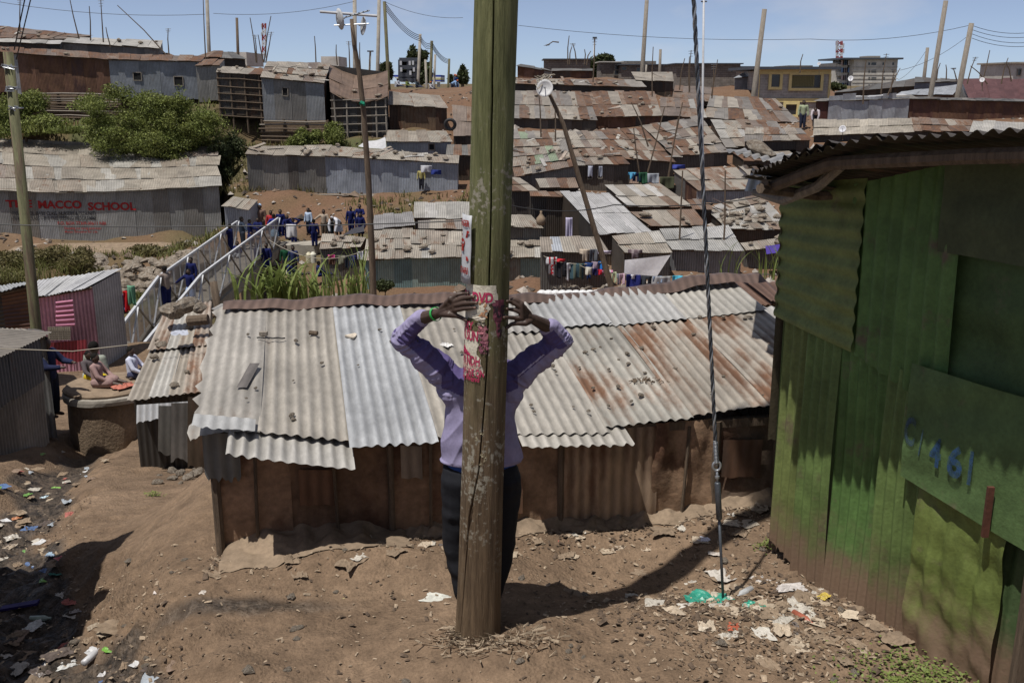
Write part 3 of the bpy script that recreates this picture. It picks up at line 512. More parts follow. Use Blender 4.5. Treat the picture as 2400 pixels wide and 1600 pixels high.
def gz(X, Y, detail=True):
    X = np.asarray(X, float); Y = np.asarray(Y, float)
    q = np.maximum(0, Y - 5.4); a = -.27 * np.minimum(q, 9) - .15 * np.maximum(q - 9, 0)
    wl_ = np.maximum(1 - sstep(-3.3, -2.1, X), sstep(8.6, 12.5, Y)); near = a * wl_
    near = near + .33 * np.maximum(0, 4.1 - Y) * np.clip((Y + 4) / 4, 0, 1) * 1.0
    near = near - .16 * np.exp(-(((X - .75) / .75) ** 2 + ((Y - 5.75) / .35) ** 2)) + .07 * np.exp(-(((X + .1) / .5) ** 2 + ((Y - 4.75) / .3) ** 2))
    near = near + .10 * np.exp(-(((X + .9) / .8) ** 2 + ((Y - 5.75) / .22) ** 2))
    # left bank falls off towards the gully
    near = near - .28 * (1 - sstep(-3.2, -1.7, X)) * (1 - sstep(5.5, 8, Y)) * np.where(Y > 2.5, 1, 0)
    gd = guldist(X, Y) + .22 * fbm(X * 1.1, Y * 1.1, 3, 5); near = near - .30 * (1 - sstep(.15, .75, gd)) * sstep(2.5, 4, Y)
    near = near + (.16 * np.abs(fbm(X * 3.5, Y * 3.5, 4, 12)) + .09 * fbm(X * 9, Y * 9, 4, 14)) * (1 - sstep(.4, .9, gd)) * sstep(2.5, 4, Y)
    k = sstep(17, 24, Y)
    z = np.where(k > 0, near * (1 - k) + idw(X, Y) * k, near) if np.any(k > 0) else near
    if detail:
        nr = 1 - sstep(12, 30, Y)
        z = z + nr * (.055 * fbm(X * 1.3, Y * 1.3, 4, 1) + .034 * fbm(X * 6, Y * 6, 5, 2)) + (1 - nr) * (.35 * fbm(X * .35, Y * .35, 4, 3) * (1 - sstep(80, 120, Y)))
    return z
def clamp_under(X, Y, z):
    for s in SHACKS:
        c = s['c']; Q = [c['bl'], c['br'], c['tr'], c['tl']]; x0 = min(q[0] for q in Q) - .4; x1 = max(q[0] for q in Q) + .4; y0 = min(q[1] for q in Q); y1 = max(q[1] for q in Q) + .5
        idx = np.where((X > x0) & (X < x1) & (Y > y0) & (Y < y1))
        if len(idx[0]) == 0: continue
        x = X[idx]; y = Y[idx]; ins = np.ones(len(x), bool); cen = sum(Q) / 4
        Qe = [cen + (q - cen) * 1.06 for q in Q]
        for a, b in zip(Qe, Qe[1:] + Qe[:1]): ins &= ((b[0] - a[0]) * (y - a[1]) - (b[1] - a[1]) * (x - a[0])) > 0
        fy = np.clip((y - y0) / max(y1 - y0, .1), 0, 1); rz = (c['bl'][2] + c['br'][2]) / 2 * (1 - fy) + (c['tl'][2] + c['tr'][2]) / 2 * fy
        lim = np.minimum(rz - .55, max(s['zb']) + 1.2 * fy)
        z[idx] = np.where(ins, np.minimum(z[idx], lim), z[idx])
    return z
def axis(segs):
    a = [segs[0][0]]
    for lo, hi, st in segs: n = max(1, int(round((hi - lo) / st))); a += list(lo + (hi - lo) * (np.arange(n) + 1) / n)
    return np.array(a)
far = [130, 170, 230, 320, 480, 800, 1400, 2600, 5000]
ys = np.concatenate([[-400, -120, -50, -25, -12, -6, -2, 0, 1.5], axis([(2.6, 3.8, .12), (3.8, 8.2, .032), (8.2, 12, .09), (12, 22, .16), (22, 72, .5), (72, 112, 1.4)]), far])
xs = np.concatenate([[-5000, -2500, -1200, -600, -300, -180, -120], axis([(-90, -40, 2.0), (-40, -16, .6), (-16, -5, .18), (-5, -3.4, .07), (-3.4, 2.9, .032), (2.9, 6, .12), (6, 30, .5), (30, 90, 1.6)]), [120, 180, 300, 600, 1200, 2500, 5000]])
GX, GY = np.meshgrid(xs, ys); GZ = clamp_under(GX, GY, gz(GX, GY).copy())
ground = mk('ground', np.stack([GX.ravel(), GY.ravel(), GZ.ravel()], 1), gridfaces(len(xs), len(ys)), M['ground'], smooth=True)
tag(ground, 'bare trodden brown earth sloping down to a valley and up the opposite hill', 'ground', kind='structure')
x, y = GX.ravel(), GY.ravel(); gd = guldist(x, y)
mudm = np.clip(1 - sstep(.10, .62, gd + .5 * fbm(x * 1.5, y * 1.5, 3, 9)), 0, 1) * sstep(2.5, 4, y) * (1 - sstep(13, 17, y))
mudm = np.maximum(mudm, .75 * np.exp(-(((x + 1.6) / .9) ** 2 + ((y - 5.25) / .16) ** 2)))
redm = sstep(18, 30, y) * np.clip(.85 + .8 * fbm(x * .2, y * .2, 3, 4), 0, 1)
grm = sstep(20, 30, y) * (1 - sstep(-7, -3, x)) * np.clip(.45 + 1.6 * fbm(x * .25, y * .25, 4, 8), 0, 1) * (1 - sstep(60, 70, y)) + .5 * sstep(110, 170, y)
dc = np.zeros((len(x), 4), np.float32); dc[:, 0] = mudm; dc[:, 1] = redm; dc[:, 2] = np.clip(grm, 0, 1); dc[:, 3] = 1
ca = ground.data.color_attributes.new('dirt', 'FLOAT_COLOR', 'POINT'); ca.data.foreach_set('color', dc.ravel())
def gz1(x, y): return float(gz(np.array([x]), np.array([y]))[0])
# ------------------------------------------------------------------ corrugated sheets and shacks
def sheet(root, name, bl, br, tr, tl, col, m='tinf', pitch=.076, amp=0.0, nu=None, nv=4, warp=.02, ragged=0.0, lift=0.0, horiz=False, flat=None, sag=0.0, bend=None, raglr=0.0):
    bl, br, tr, tl = [np.asarray(q, float) for q in (bl, br, tr, tl)]
    W = (np.linalg.norm(br - bl) + np.linalg.norm(tr - tl)) / 2; H = (np.linalg.norm(tl - bl) + np.linalg.norm(tr - br)) / 2
    if nu is None: nu = max(6, int((H if horiz else W) / pitch * 7)) if amp else 4
    if horiz: nu, nv = nv, nu
    u, v = np.meshgrid(np.linspace(0, 1, nu), np.linspace(0, 1, nv)); 
    v0 = v.copy()
    if ragged:
        rr = rng.random(nu) * ragged / max(H, .1); rr = np.convolve(np.pad(rr, 1, mode='edge'), [.25, .5, .25], 'valid'); v0 = v + rr[None, :] * (1 - v) ** 3
    u0 = u
    if raglr:
        rr = rng.random(nv) * raglr / max(W, .1); u0 = u + rr[:, None] * (1 - u) ** 4
    p = (bl[None, None] * ((1 - u0) * (1 - v0))[..., None] + br * (u0 * (1 - v0))[..., None] + tr * (u0 * v0)[..., None] + tl * ((1 - u0) * v0)[..., None])
    n = np.cross(br - bl, tl - bl); n = n / (np.linalg.norm(n) + 1e-9)
    if n[2] < -.3: n = -n
    U, V = u0 * W, v0 * H; ph = rng.random(6) * 6.28
    d = warp * (np.sin(U * 2.1 + ph[0] + V * .7) + .6 * np.sin(V * 2.7 + ph[1]) + .5 * np.sin(U * 4.3 - V * 3.1 + ph[2])) * .5 + lift
    if amp:
        A = amp if flat is None else amp * flat(u, v)
        d = d + A * np.sin(2 * np.pi * (V if horiz else U) / pitch)
    if sag: d = d - sag * np.sin(np.pi * u)
    if bend is not None: d = d + bend(u, v)
    p = p + n * d[..., None]
    uv = np.stack([(V if horiz else U).ravel(), (U if horiz else V).ravel()], 1)
    return mk(name, p.reshape(-1, 3), gridfaces(nu, nv), M[m], root, col, uv, smooth=True)
def jit(c, a=.1):
    k = 1 + random.uniform(-a, a); return (c[0] * k, c[1] * k, c[2] * k, c[3] if len(c) > 3 else 0)
_rockm = []
def rockmesh():
    if not _rockm:
        for i in range(6):
            mb = MB(); mb.ell((0, 0, 0), (1, .8, .6), 8, 6); v = np.array(mb.v); rs = rng.random(3) * 9
            for j, p in enumerate(v): v[j] = p * (1 + .55 * mnoise.noise(Vector(p * 1.3 + rs)))
            me = bpy.data.meshes.new('stone'); me.from_pydata(v.tolist(), [], mb.f); me.materials.append(M['rock']); _rockm.append(me)
    return random.choice(_rockm)
def stone(p, r, label, group, z=None):
    o = bpy.data.objects.new('stone', rockmesh()); COL.objects.link(o); o.location = (p[0], p[1], p[2] + r * .45); o.scale = (r * random.uniform(.8, 1.3), r * random.uniform(.8, 1.2), r * random.uniform(.7, 1.0))
    o.rotation_euler = (random.uniform(-.2, .2), random.uniform(-.2, .2), random.uniform(0, 6.28)); return tag(o, label, 'stone', group)
def lerp(a, b, t): return np.asarray(a) + (np.asarray(b) - np.asarray(a)) * t
SHORT = {}
def build_shack(s):
    c, f0, f1, zb = s['c'], s['f0'], s['f1'], s['zb']; bl, br, tr, tl = c['bl'], c['br'], c['tr'], c['tl']
    org = (f0 + f1) / 2; org[2] = min(zb)
    near = s['Ye'][0] < 24
    root = empty({'shack': 'tin_shack'}.get(s['cat'], {'kiosk': 'roadside_kiosk', 'school': 'school_building', 'house': 'house'}.get(s['cat'])), org, s['label'], s['cat']); s['root'] = root
    nu, nv = s['nu'], s['nv']; n = np.cross(br - bl, tl - bl); n /= np.linalg.norm(n); s['n'] = n
    def rp(u, v): 
        q = lerp(lerp(bl, br, u), lerp(tl, tr, u), v); q = q.copy(); q[2] -= s['sag'] * math.sin(math.pi * min(max(u, 0), 1)); return q
    s['rp'] = rp
    for j in range(nv):
        edges = [0] + [(i + (random.uniform(-.16, .16) if nv > 1 else random.uniform(-.1, .1))) / nu for i in range(1, nu)] + [1]
        for i in range(nu):
            u0, u1 = edges[i] - .015, edges[i + 1] + .015; ov = .07 / nv
            v0 = j / nv - (ov if j else 0) + random.uniform(-.03, .03) / nv; v1 = (j + 1) / nv + (ov if j < nv - 1 else random.uniform(-.02, .05))
            lf = n * (.02 * (nv - j) * 0 + .012 * (i % 2) + random.uniform(0, .02) + .016 * j)
            w_ = .012 if near else .03
            sk = random.uniform(-.012, .012)
            sheet(root, 'roof_sheet', rp(u0, v0) + lf, rp(u1, v0) + lf, rp(u1 + sk, v1) + lf - n * .02, rp(u0 + sk, v1) + lf - n * .02, jit(random.choice(s['rp_'])), 'tin' if near else 'tinf', amp=.009 if near else 0, nv=5 if near else 4, nu=None if near else 5, warp=w_)
    # front wall sheets
    L = np.linalg.norm((f1 - f0)[:2]); k = max(2, int(round(L / s['ww'])))
    def wtop(u): 
        q = lerp(f0, f1, u).copy(); q[2] -= .05 + s['sag'] * math.sin(math.pi * u); return q
    cuts = [0] + [(i + random.uniform(-.25, .25)) / k for i in range(1, k)] + [1]
    s['wtop'] = wtop
    hz = 'sideways' in s['label'] or 'rust-red walled' in s['label'] or 'rust and silver' in s['label']
    wn_ = np.array([f1[1] - f0[1], -(f1[0] - f0[0]), 0]); wn_ /= np.linalg.norm(wn_); s['wn'] = wn_
    for i in range(k):
        if s['open_']: break
        a, b = wtop(cuts[i] - .004), wtop(cuts[i + 1] + .004); off = wn_ * (.012 * (i % 2) + random.uniform(0, .01))
        za = zb[0] + (zb[1] - zb[0]) * cuts[i]; zc = zb[0] + (zb[1] - zb[0]) * cuts[i + 1]; dz = random.uniform(-.12, .03)
        A, B = a.copy(), b.copy(); A[2] = za + dz - .08; B[2] = zc + dz - .08
        sheet(root, 'wall_sheet', A + off, B + off, b + off, a + off, jit(random.choice(s['wp'])), 'tin' if near else 'tinf', amp=.008 if near else 0, nu=None if near else 3, nv=3, warp=.006, horiz=hz and near)
    # side and back walls
    for e, t, z in ((f0, tl, zb[0]), (f1, tr, zb[1])):
        t2 = t.copy(); t2[2] -= .05; e2 = e.copy(); e2[2] -= .05; ln = np.linalg.norm(t2 - e2); kk = max(1, int(ln / 1.0))
        for i in range(kk):
            a, b = lerp(e2, t2, i / kk), lerp(e2, t2, (i + 1) / kk); A, B = a.copy(), b.copy(); A[2] = z - .1; B[2] = z - .1
            sheet(root, 'side_sheet', A, B, b, a, jit(random.choice(s['sp'])), 'tin' if near else 'tinf', nu=3, nv=3, warp=.006)
    a, b = tl.copy(), tr.copy(); a[2] -= .06; b[2] -= .06; A, B = a.copy(), b.copy(); A[2] = zb[0] - .1; B[2] = zb[1] - .1
    sheet(root, 'back_wall', A, B, b, a, jit(random.choice(s['sp'])), 'tinf', nu=3, nv=3, warp=.01)
    # eave pole and a few rafter ends
    mb = MB(); q0 = wtop(-.01) + np.array([0, 0, -.02]); q1 = wtop(1.01) + np.array([0, 0, -.02]); mb.tube([q0 - [0, .06, 0], wtop(.5) - [0, .06, .03], q1 - [0, .06, 0]], .03, 6); mb.build('eave_pole', M['wood'], root)
    for (u, v, ww_, hh) in s['win']:
        t = wtop(u); zl = zb[0] + (zb[1] - zb[0]) * u; zc = zl + (t[2] - zl) * v; d = (f1 - f0) / L; h2 = (t[2] - zl) * hh / 2; w2 = ww_ * L / 2
        o_ = wn_ * .035; cpt = np.array([t[0], t[1], zc])
        wdw = mk('window', [cpt + o_ + d * (i * w2) + np.array([0, 0, j * h2]) for i, j in ((-1,-1),(1,-1),(1,1),(-1,1))], [(0,1,2,3)], M['darkopen'], root)
        fr = MB(); 
        for (i0, j0), (i1, j1) in (((-1,-1),(1,-1)),((1,-1),(1,1)),((1,1),(-1,1)),((-1,1),(-1,-1))):
            fr.bar(cpt + o_ * 1.4 + d * (i0 * w2) + np.array([0, 0, j0 * h2]), cpt + o_ * 1.4 + d * (i1 * w2) + np.array([0, 0, j1 * h2]), .05, .05)
        fr.build('window_frame', M['wood_grey'], wdw)
    short = s['label']
    for i in range(s['stones']):
        u, v = random.uniform(.05, .95), random.betavariate(1.3, 2.2); q = rp(u, v) + n * (.045 if not near else .02)
        stone(q, random.uniform(.09, .19) if not near else random.uniform(.03, .07), 'stone weighing down the roof of the ' + ' '.join(short.split()[:7]), 'stones on tin roofs')
for s in SHACKS: s['rp_'] = s['rp']
for s in SHACKS: build_shack(s)
def find(t): return next(s for s in SHACKS if t in s['label'])

# scrap strips lying on roofs, torn edges
def strips(s, k, cols):
    for i in range(k):
        u, v = random.uniform(.05, .9), random.uniform(.05, .8); a = s['rp'](u, v) + s['n'] * .05; ln = random.uniform(.5, 1.4); d = lerp(s['c']['bl'], s['c']['br'], 1) - s['c']['bl']; d /= np.linalg.norm(d); e = np.cross(s['n'], d); th = random.uniform(0, 3.1); q = d * math.cos(th) + e * math.sin(th); r = np.cross(s['n'], q) * random.uniform(.05, .2)
        o = sheet(None, 'scrap_strip', a, a + q * ln, a + q * ln + r + s['n'] * random.uniform(0, .1), a + r, random.choice(cols), 'tinf', nu=4, nv=2, warp=.05)
        tag(o, 'loose scrap strip lying on the roof of the ' + ' '.join(s['label'].split()[:7]), 'scrap', 'scrap on tin roofs')
for t, k in (('wavy scrap-strewn', 14), ('heaped with loose', 12), ('patched tin shack', 6), ('mosaic of small', 8), ('hanging cloths', 5), ('rust-striped roof behind bare', 5), ('long rusty roof beside', 6), ('pale blue zinc', 7), ('dark grey and rust-streaked', 5), ('rounded brown hump', 6), ('tan roof and torn', 2), ('crest', 4)):
    strips(find(t), k, MIXR + LIGHT)

# details on particular shacks
s = find('lattice of dark poles'); root = s['root']
for u in (.02, .3, .62, .95):
    t = s['wtop'](u); mb = MB(); mb.tube([t + s['wn'] * .1, t + s['wn'] * .12 - [0, 0, 1.2], t + s['wn'] * .1 + np.array([.05, 0, -3.4])], .06, 6); mb.build('stilt_pole', M['wood'], root)
for k in range(6):
    a, b = s['wtop'](-.01), s['wtop'](1.01); dz = np.array([0, 0, -.35 - .42 * k]); mb = MB(); mb.tube([a + dz + s['wn'] * .16, lerp(a, b, .5) + dz + s['wn'] * .16 + np.array([0, 0, random.uniform(-.06, .06)]), b + dz + s['wn'] * .16], .035, 6); mb.build('cross_pole', M['wood'], root)
s = find('dark pole-framed'); root = s['root']
for u in (.05, .28, .55, .8, .97):
    t = s['wtop'](u); mb = MB(); mb.tube([t + s['wn'] * .1, t + s['wn'] * .3 + np.array([random.uniform(-.2, .2), 0, -2.6])], .05, 6); mb.build('frame_pole', M['wood_grey'], root)
for k in range(5):
    a, b = s['wtop'](-.01), s['wtop'](1.0); dz = np.array([0, 0, -.5 - .45 * k]); mb = MB(); mb.tube([a + dz + s['wn'] * .16, b + dz + s['wn'] * .2 + np.array([0, 0, .35])], .035, 6); mb.build('cross_pole', M['wood_grey'], root)
# pole retaining walls (each pole is a part)
def polewall(label, pa, pb, n, hgt, Y):
    A, B = P(*pa, Y), P(*pb, Y); root = empty('retaining_wall', lerp(A, B, .5), label, 'wall')
    for k in range(n):
        z = -hgt * k / n; a = A + [random.uniform(-.2, .2), random.uniform(-.05, .05), z]; b = B + [random.uniform(-.3, .2), random.uniform(-.05, .05), z]
        mb = MB(); mb.tube([a, lerp(a, b, .35) + [0, 0, random.uniform(-.05, .05)], lerp(a, b, .7) + [0, 0, random.uniform(-.05, .05)], b], .045, 5); mb.build('pole_rail', random.choice([M['wood'], M['wood_grey'], M['wood']]), root)
    k = max(3, int(abs(B[0] - A[0]) / 1.1))
    for i in range(k + 1):
        q = lerp(A, B, i / k); mb = MB(); mb.tube([q + [0, .12, .1], q + [0, .12, -hgt - .2]], .06, 6); mb.build('post', M['wood'], root)
    bk = MB(); bk.box((A[0], A[1] + .2, A[2] - hgt), (B[0], A[1] + .5, A[2])); bk.build('earth_fill', M['mud'], root)
polewall('retaining wall of stacked poles under the rust-red shack', Z1(330,862), Z1(1080,872), 15, 2.1, 61)
polewall('short pole retaining wall under the patched shack with the black window', Z2(440,1112), Z2(1050,1118), 6, 1.3, 58.6)
polewall('low pole fence under the long shacks on the bare slope', Z6(560,612), Z6(1560,612), 4, .8, 51.6)
# white crumpled sheet along the foot of the rust-red wall
s = find('crumpled silver sheet'); a, b = lerp(s['f0'], s['f1'], .12), lerp(s['f0'], s['f1'], .93)
for i in range(6):
    q0, q1 = lerp(a, b, i / 6), lerp(a, b, (i + 1) / 6); q0 = q0.copy(); q1 = q1.copy(); q0[2] = s['zb'][0]; q1[2] = s['zb'][1]; up = np.array([0, 0, 1.55 + .15 * math.sin(i * 2)]); o_ = s['wn'] * .08
    sheet(s['root'], 'crumpled_sheet', q0 + o_, q1 + o_, q1 + o_ + up, q0 + o_ + up, (.42, .43, .45, .12), 'tinf', nu=8, nv=6, warp=.06)
# stick leaning on the sagging shack, gable of the maroon house
# ------------------------------------------------------------------ school lettering
def flattext(root, s, px0, px1, pyc, hpx, Y, wall, col, name='lettering', bold=.03, n=None):
    v, f = textmesh(s, 'LEFT', bold); x0, x1 = v[:, 0].min(), v[:, 0].max()
    f0, f1 = wall['f0'], wall['f1']
    def onw(px):
        Yw_ = Y
        for _ in range(4): q = P(px, pyc, Yw_); tt = (q[0] - f0[0]) / (f1[0] - f0[0]); Yw_ = f0[1] + (f1[1] - f0[1]) * tt + Y0
        return P(px, pyc, Yw_)
    Y0 = Y - f0[1]; a, b = onw(px0), onw(px1); hz_ = abs(P(px0, pyc - hpx / 2, Y)[2] - P(px0, pyc + hpx / 2, Y)[2])
    up = np.array([0, 0, 1.0]); pts = [lerp(a, b, (p[0] - x0) / (x1 - x0)) + up * (p[1] - .5) * hz_ for p in v]
    return mk(name, pts, f, M['paint'], root, col)
sc_ = find('MACCO'); Yw = sc_['f0'][1] - .036; RED = (.33, .02, .02); BLK = (.03, .03, .035)
for a, b, x0, x1, y, h, c in (('THE', '', 13, 75, 477, 17, RED), ('MACCO', '', 89, 191, 479, 18, RED), ('SCHOOL', '', 206, 318, 483, 18, RED),
                              ('-PRE-SCHOOL (BABY CLASS, NURSERY & PRE-UNIT)', '', 26, 224, 500, 9, BLK), ('-PRIMARY (CLASS 1-8) & FREE FEEDING PROGRAMME', '', 27, 226, 511, 9, BLK),
                              ('P.O. BOX 77369-00611 NBI', '', 135, 248, 523, 7.5, RED), ('Educating our young generation', '', 151, 237, 534.5, 6, RED), ('Motto: Education for Life', '', 152, 228, 543, 5, RED)):
    flattext(sc_['root'], a, x0, x1, y, h, Yw, sc_, c, bold=.05 if h > 10 else .012)
ks = find('KIOSK'); Yk = ks['f0'][1] - .12; WH = (.62, .62, .6)
# pink kiosk: maroon painted panel and hand lettering, wire hatch
def kp(x, y, dy=0): q = Z8(x, y); return P(q[0], q[1], Yk - dy)
sheet(ks['root'], 'painted_panel', kp(425, 1010), kp(800, 960), kp(795, 765), kp(425, 800), (.27, .045, .06, .1), 'tin', amp=.006, nv=3)
sheet(ks['root'], 'ribbed_panel', kp(512, 650, .03), kp(690, 640, .03), kp(670, 400, .03), kp(512, 420, .03), (.55, .22, .33, .02), 'tin', amp=.012, horiz=True, nv=3, pitch=.1)
sheet(ks['root'], 'wire_hatch', kp(440, 768, .05), kp(650, 765, .05), kp(640, 650, .05), kp(440, 650, .05), (.30, .27, .20, .05), 'tin', nu=4, nv=3)
g = MB()
for i in range(13):
    a, b = kp(440 + 17 * i, 768, .08), kp(440 + 17 * i, 650, .08); g.tube([a, b], .006, 4)
for i in range(7):
    a, b = kp(440, 768 - 19 * i, .08), kp(650, 766 - 19 * i, .08); g.tube([a, b], .006, 4)
g.build('wire_grid', M['wood_grey'], ks['root'])
for t, x0, x1, y, h in (('KIOSK', 440, 665, 830, 50), ('ALSO SCRATCH', 440, 665, 890, 30), ('CARDS', 620, 720, 912, 24), ('HERE', 650, 730, 942, 20), ('MPESA', 455, 520, 950, 30), ('SIST', 595, 690, 965, 22)):
    p0, p1 = Z8(x0, y), Z8(x1, y); flattext(ks['root'], t, p0[0], p1[0], p0[1], h / 3.92, Yk - .05, ks, WH, bold=.02)
# ------------------------------------------------------------------ the long shack behind the pole
EA = np.array([math.cos(R(12)), math.sin(R(12)), 0]); UP = np.array([-math.sin(R(12)), math.cos(R(12)), 0])
A0 = np.array([-1.95, 5.75, 0])
def roofz(s, d): return .72 + .20 * (1 - sstep(.0, .9, s)) * (1 - d / 2.6) + .168 * d + .03 * math.sin(s * 1.7) 
def RP(s, d, h=0): q = A0 + EA * s + UP * d; q = q.copy(); q[2] = roofz(s, d) + h; return q
lr = empty('tin_shack', (0, 6.2, 0), 'long low shack with a stone-scattered corrugated roof and mud-stained walls behind the utility pole', 'shack')
def rsheet(s0, s1, d0, d1, col, h=0, amp=.0095, ragged=0.012, **kw):
    sd_ = random.randint(0, 999); kw.setdefault('flat', lambda u, v: np.clip(.85 + 1.0 * fbm(u * 1.6 + sd_, v * 2.4, 3, sd_), .25, 1.3)); kw.setdefault('warp', .022); sk_ = random.uniform(-.018, .018); s0 += sk_; s1 += random.uniform(-.012, .012)
    return sheet(lr, kw.pop('name', 'roof_sheet'), RP(s0, d0, h), RP(s1, d0, h), RP(s1, d1, h), RP(s0, d1, h), col, 'tin', amp=amp, nv=kw.pop('nv', 12), warp=kw.pop('warp', .012), ragged=ragged, **kw)
TD = (.405, .372, .322, .15); TL = (.47, .44, .39, .04)
rsheet(-.06, .40, -.03, 2.38, (.42, .392, .35, .14), .024, amp=.006, ragged=.05, raglr=.06, warp=.03, flat=lambda u, v: .25 + .9 * v, nv=24, bend=lambda u, v: -.10 * (1 - u) ** 2 * (1 - v))
rsheet(.02, .36, -.10, .10, (.52, .52, .51, 0.), .034, amp=.003, warp=.02, ragged=.05, nv=8, name='crumpled_flashing')
rsheet(.37, .96, .0, 2.33, TD, .0)
rsheet(.20, .97, -.27, .10, (.48, .46, .425, .04), -.026, nv=10, bend=lambda u, v: -.02 * (1 - v) ** 1.5 * (1.2 - u), amp=.0105, name='eave_flap')
rsheet(.94, 1.50, -.13, 2.35, (.455, .465, .475, .05), .014, amp=.0105)
rsheet(1.48, 2.06, .02, 2.33, TD, -.002)
rsheet(2.03, 2.66, -.01, 1.72, (.44, .41, .36, .16), .006)
rsheet(2.02, 2.80, -.16, .22, (.50, .47, .42, 0.), -.016, ragged=.04, nv=8, name='eave_flap')
rsheet(2.64, 3.28, .06, 1.78, (.40, .38, .335, .30), .012, ragged=.02)
rsheet(3.24, 3.92, .10, 1.80, (.40, .36, .305, .42), .002, ragged=.03)
rsheet(3.88, 4.6, .08, 1.82, (.41, .37, .315, .40), .014, ragged=.02)
rsheet(2.03, 2.62, 1.64, 2.35, (.42, .40, .37, .08), .022, nv=6)
rsheet(2.58, 3.2, 1.66, 2.36, (.45, .45, .445, .06), .036, nv=6)
rsheet(3.16, 3.85, 1.64, 2.36, (.46, .455, .44, .12), .026, nv=6)
rsheet(3.80, 4.6, 1.66, 2.36, (.42, .40, .36, .1), .036, nv=6)
# rear slope
for i in range(6): sheet(lr, 'roof_sheet', RP(i * .78 - .05, 2.3, -.02), RP(i * .78 + .75, 2.3, -.02), A0 + EA * (i * .78 + .75) + UP * 3.9 + [0, 0, .72], A0 + EA * (i * .78 - .05) + UP * 3.9 + [0, 0, .72], jit(random.choice(TAN)), 'tin', amp=.009, nv=3)
# ridge capping, wavy folded strip
for i in range(4):
    s0, s1 = .05 + i * 1.18, .05 + (i + 1) * 1.18 + .06; n_ = 26; pts = []; f = []
    for k in range(n_):
        t = s0 + (s1 - s0) * k / (n_ - 1); wv = .009 * math.sin(t * 7 + i) + .006 * math.sin(t * 17); rise = .05 * sstep(3.6, 4.6, t)
        for d, h in ((2.20, .030), (2.26, .042), (2.34, .055), (2.39, .045), (2.48, .015)): pts.append(RP(t, d + wv * .6, h + wv + rise + .01 * (i % 2)))
    f = gridfaces(5, n_); mk('ridge_cap', pts, [tuple(reversed(q)) for q in f], M['tin'], lr, (.155, .105, .085, .12), np.array([[p[0], p[1]] for p in pts]), True)
# walls: mud-stained sheets
WA = A0 + UP * .16
def WP(s, z): q = WA + EA * s; return np.array([q[0], q[1], z])
def wsheet(s0, s1, z1, col, off=0, amp=0.0, **kw):
    o = np.array([.2, -.98, 0]) * off
    return sheet(lr, kw.pop('name', 'wall_sheet'), WP(s0, -.06) + o, WP(s1, -.06) + o, WP(s1, z1) + o, WP(s0, z1) + o, col, kw.pop('m', 'dustsheet'), amp=amp, nu=kw.pop('nu', 26), nv=kw.pop('nv', 26), warp=kw.pop('warp', .012), pitch=kw.pop('pitch', .076), **kw)
def crumple(a, sc=9, ph=0):
    """creased sheet metal: overlapping sharp folds in random directions"""
    def f(u, v):
        rr = random.Random(ph); d = 0; wx = u + .10 * fbm(u * 3, v * 3, 2, ph + 9); wy = v + .10 * fbm(u * 3 + 7, v * 3, 2, ph + 8)
        for k in range(6):
            th = rr.uniform(0, 3.14); fq = sc * rr.uniform(.10, .34) * (1 + .25 * k); x = (wx * math.cos(th) + wy * math.sin(th)) * fq + rr.random()
            d = d + (np.abs(x - np.floor(x) - .5) - .25) * 2.2 / (1 + .45 * k)
        return a * (.55 * d + .35 * fbm(u * 2, v * 2, 2, ph + 3))
    return f
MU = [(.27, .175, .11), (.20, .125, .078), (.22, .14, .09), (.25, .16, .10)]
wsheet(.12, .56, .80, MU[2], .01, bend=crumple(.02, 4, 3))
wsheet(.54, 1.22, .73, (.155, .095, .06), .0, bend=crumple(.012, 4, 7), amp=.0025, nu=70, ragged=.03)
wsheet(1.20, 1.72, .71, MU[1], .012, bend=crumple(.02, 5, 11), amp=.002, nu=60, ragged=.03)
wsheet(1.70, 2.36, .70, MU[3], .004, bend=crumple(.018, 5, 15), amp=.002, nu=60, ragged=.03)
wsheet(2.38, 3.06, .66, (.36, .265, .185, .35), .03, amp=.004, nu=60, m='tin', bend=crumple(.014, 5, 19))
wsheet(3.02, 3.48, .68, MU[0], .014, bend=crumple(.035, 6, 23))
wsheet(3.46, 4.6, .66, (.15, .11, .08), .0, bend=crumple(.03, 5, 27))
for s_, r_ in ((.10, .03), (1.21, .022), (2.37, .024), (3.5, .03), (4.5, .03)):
    mb = MB(); mb.tube([WP(s_, -.1) + [0, -.02, 0], WP(s_, .66) + [0, -.02, 0]], r_, 7); mb.build('wall_post', M['wood'], lr)
for s_, z0_, z1_, l_ in ((.34, .0, .74, .02), (.86, .02, .70, -.015), (1.47, .0, .68, .01), (2.02, .05, .66, -.02), (3.26, .0, .64, .03), (3.95, .0, .62, -.01)):
    MB().tube([WP(s_, z0_) + [0, -.045, 0], WP(s_ + l_ * .5, (z0_ + z1_) / 2) + [0, -.05, 0], WP(s_ + l_, z1_) + [0, -.04, 0]], [.013, .011, .012], 6).build('batten', M['wood'], lr)
for s0_, s1_, z0_, z1_, c_ in ((.62, .84, .28, .52, (.15, .085, .055, .45)), (1.86, 2.10, .10, .36, (.19, .115, .075, .4)), (3.55, 3.85, .22, .50, (.12, .08, .06, .4)), (1.28, 1.42, .42, .64, (.24, .20, .165, .2))):
    sheet(lr, 'wall_patch', WP(s0_, z0_) + [0, -.036, 0], WP(s1_, z0_ - .02) + [0, -.036, 0], WP(s1_, z1_) + [0, -.036, 0], WP(s0_, z1_ + .02) + [0, -.036, 0], c_, 'tin', nu=10, nv=10, warp=.01, ragged=.03)
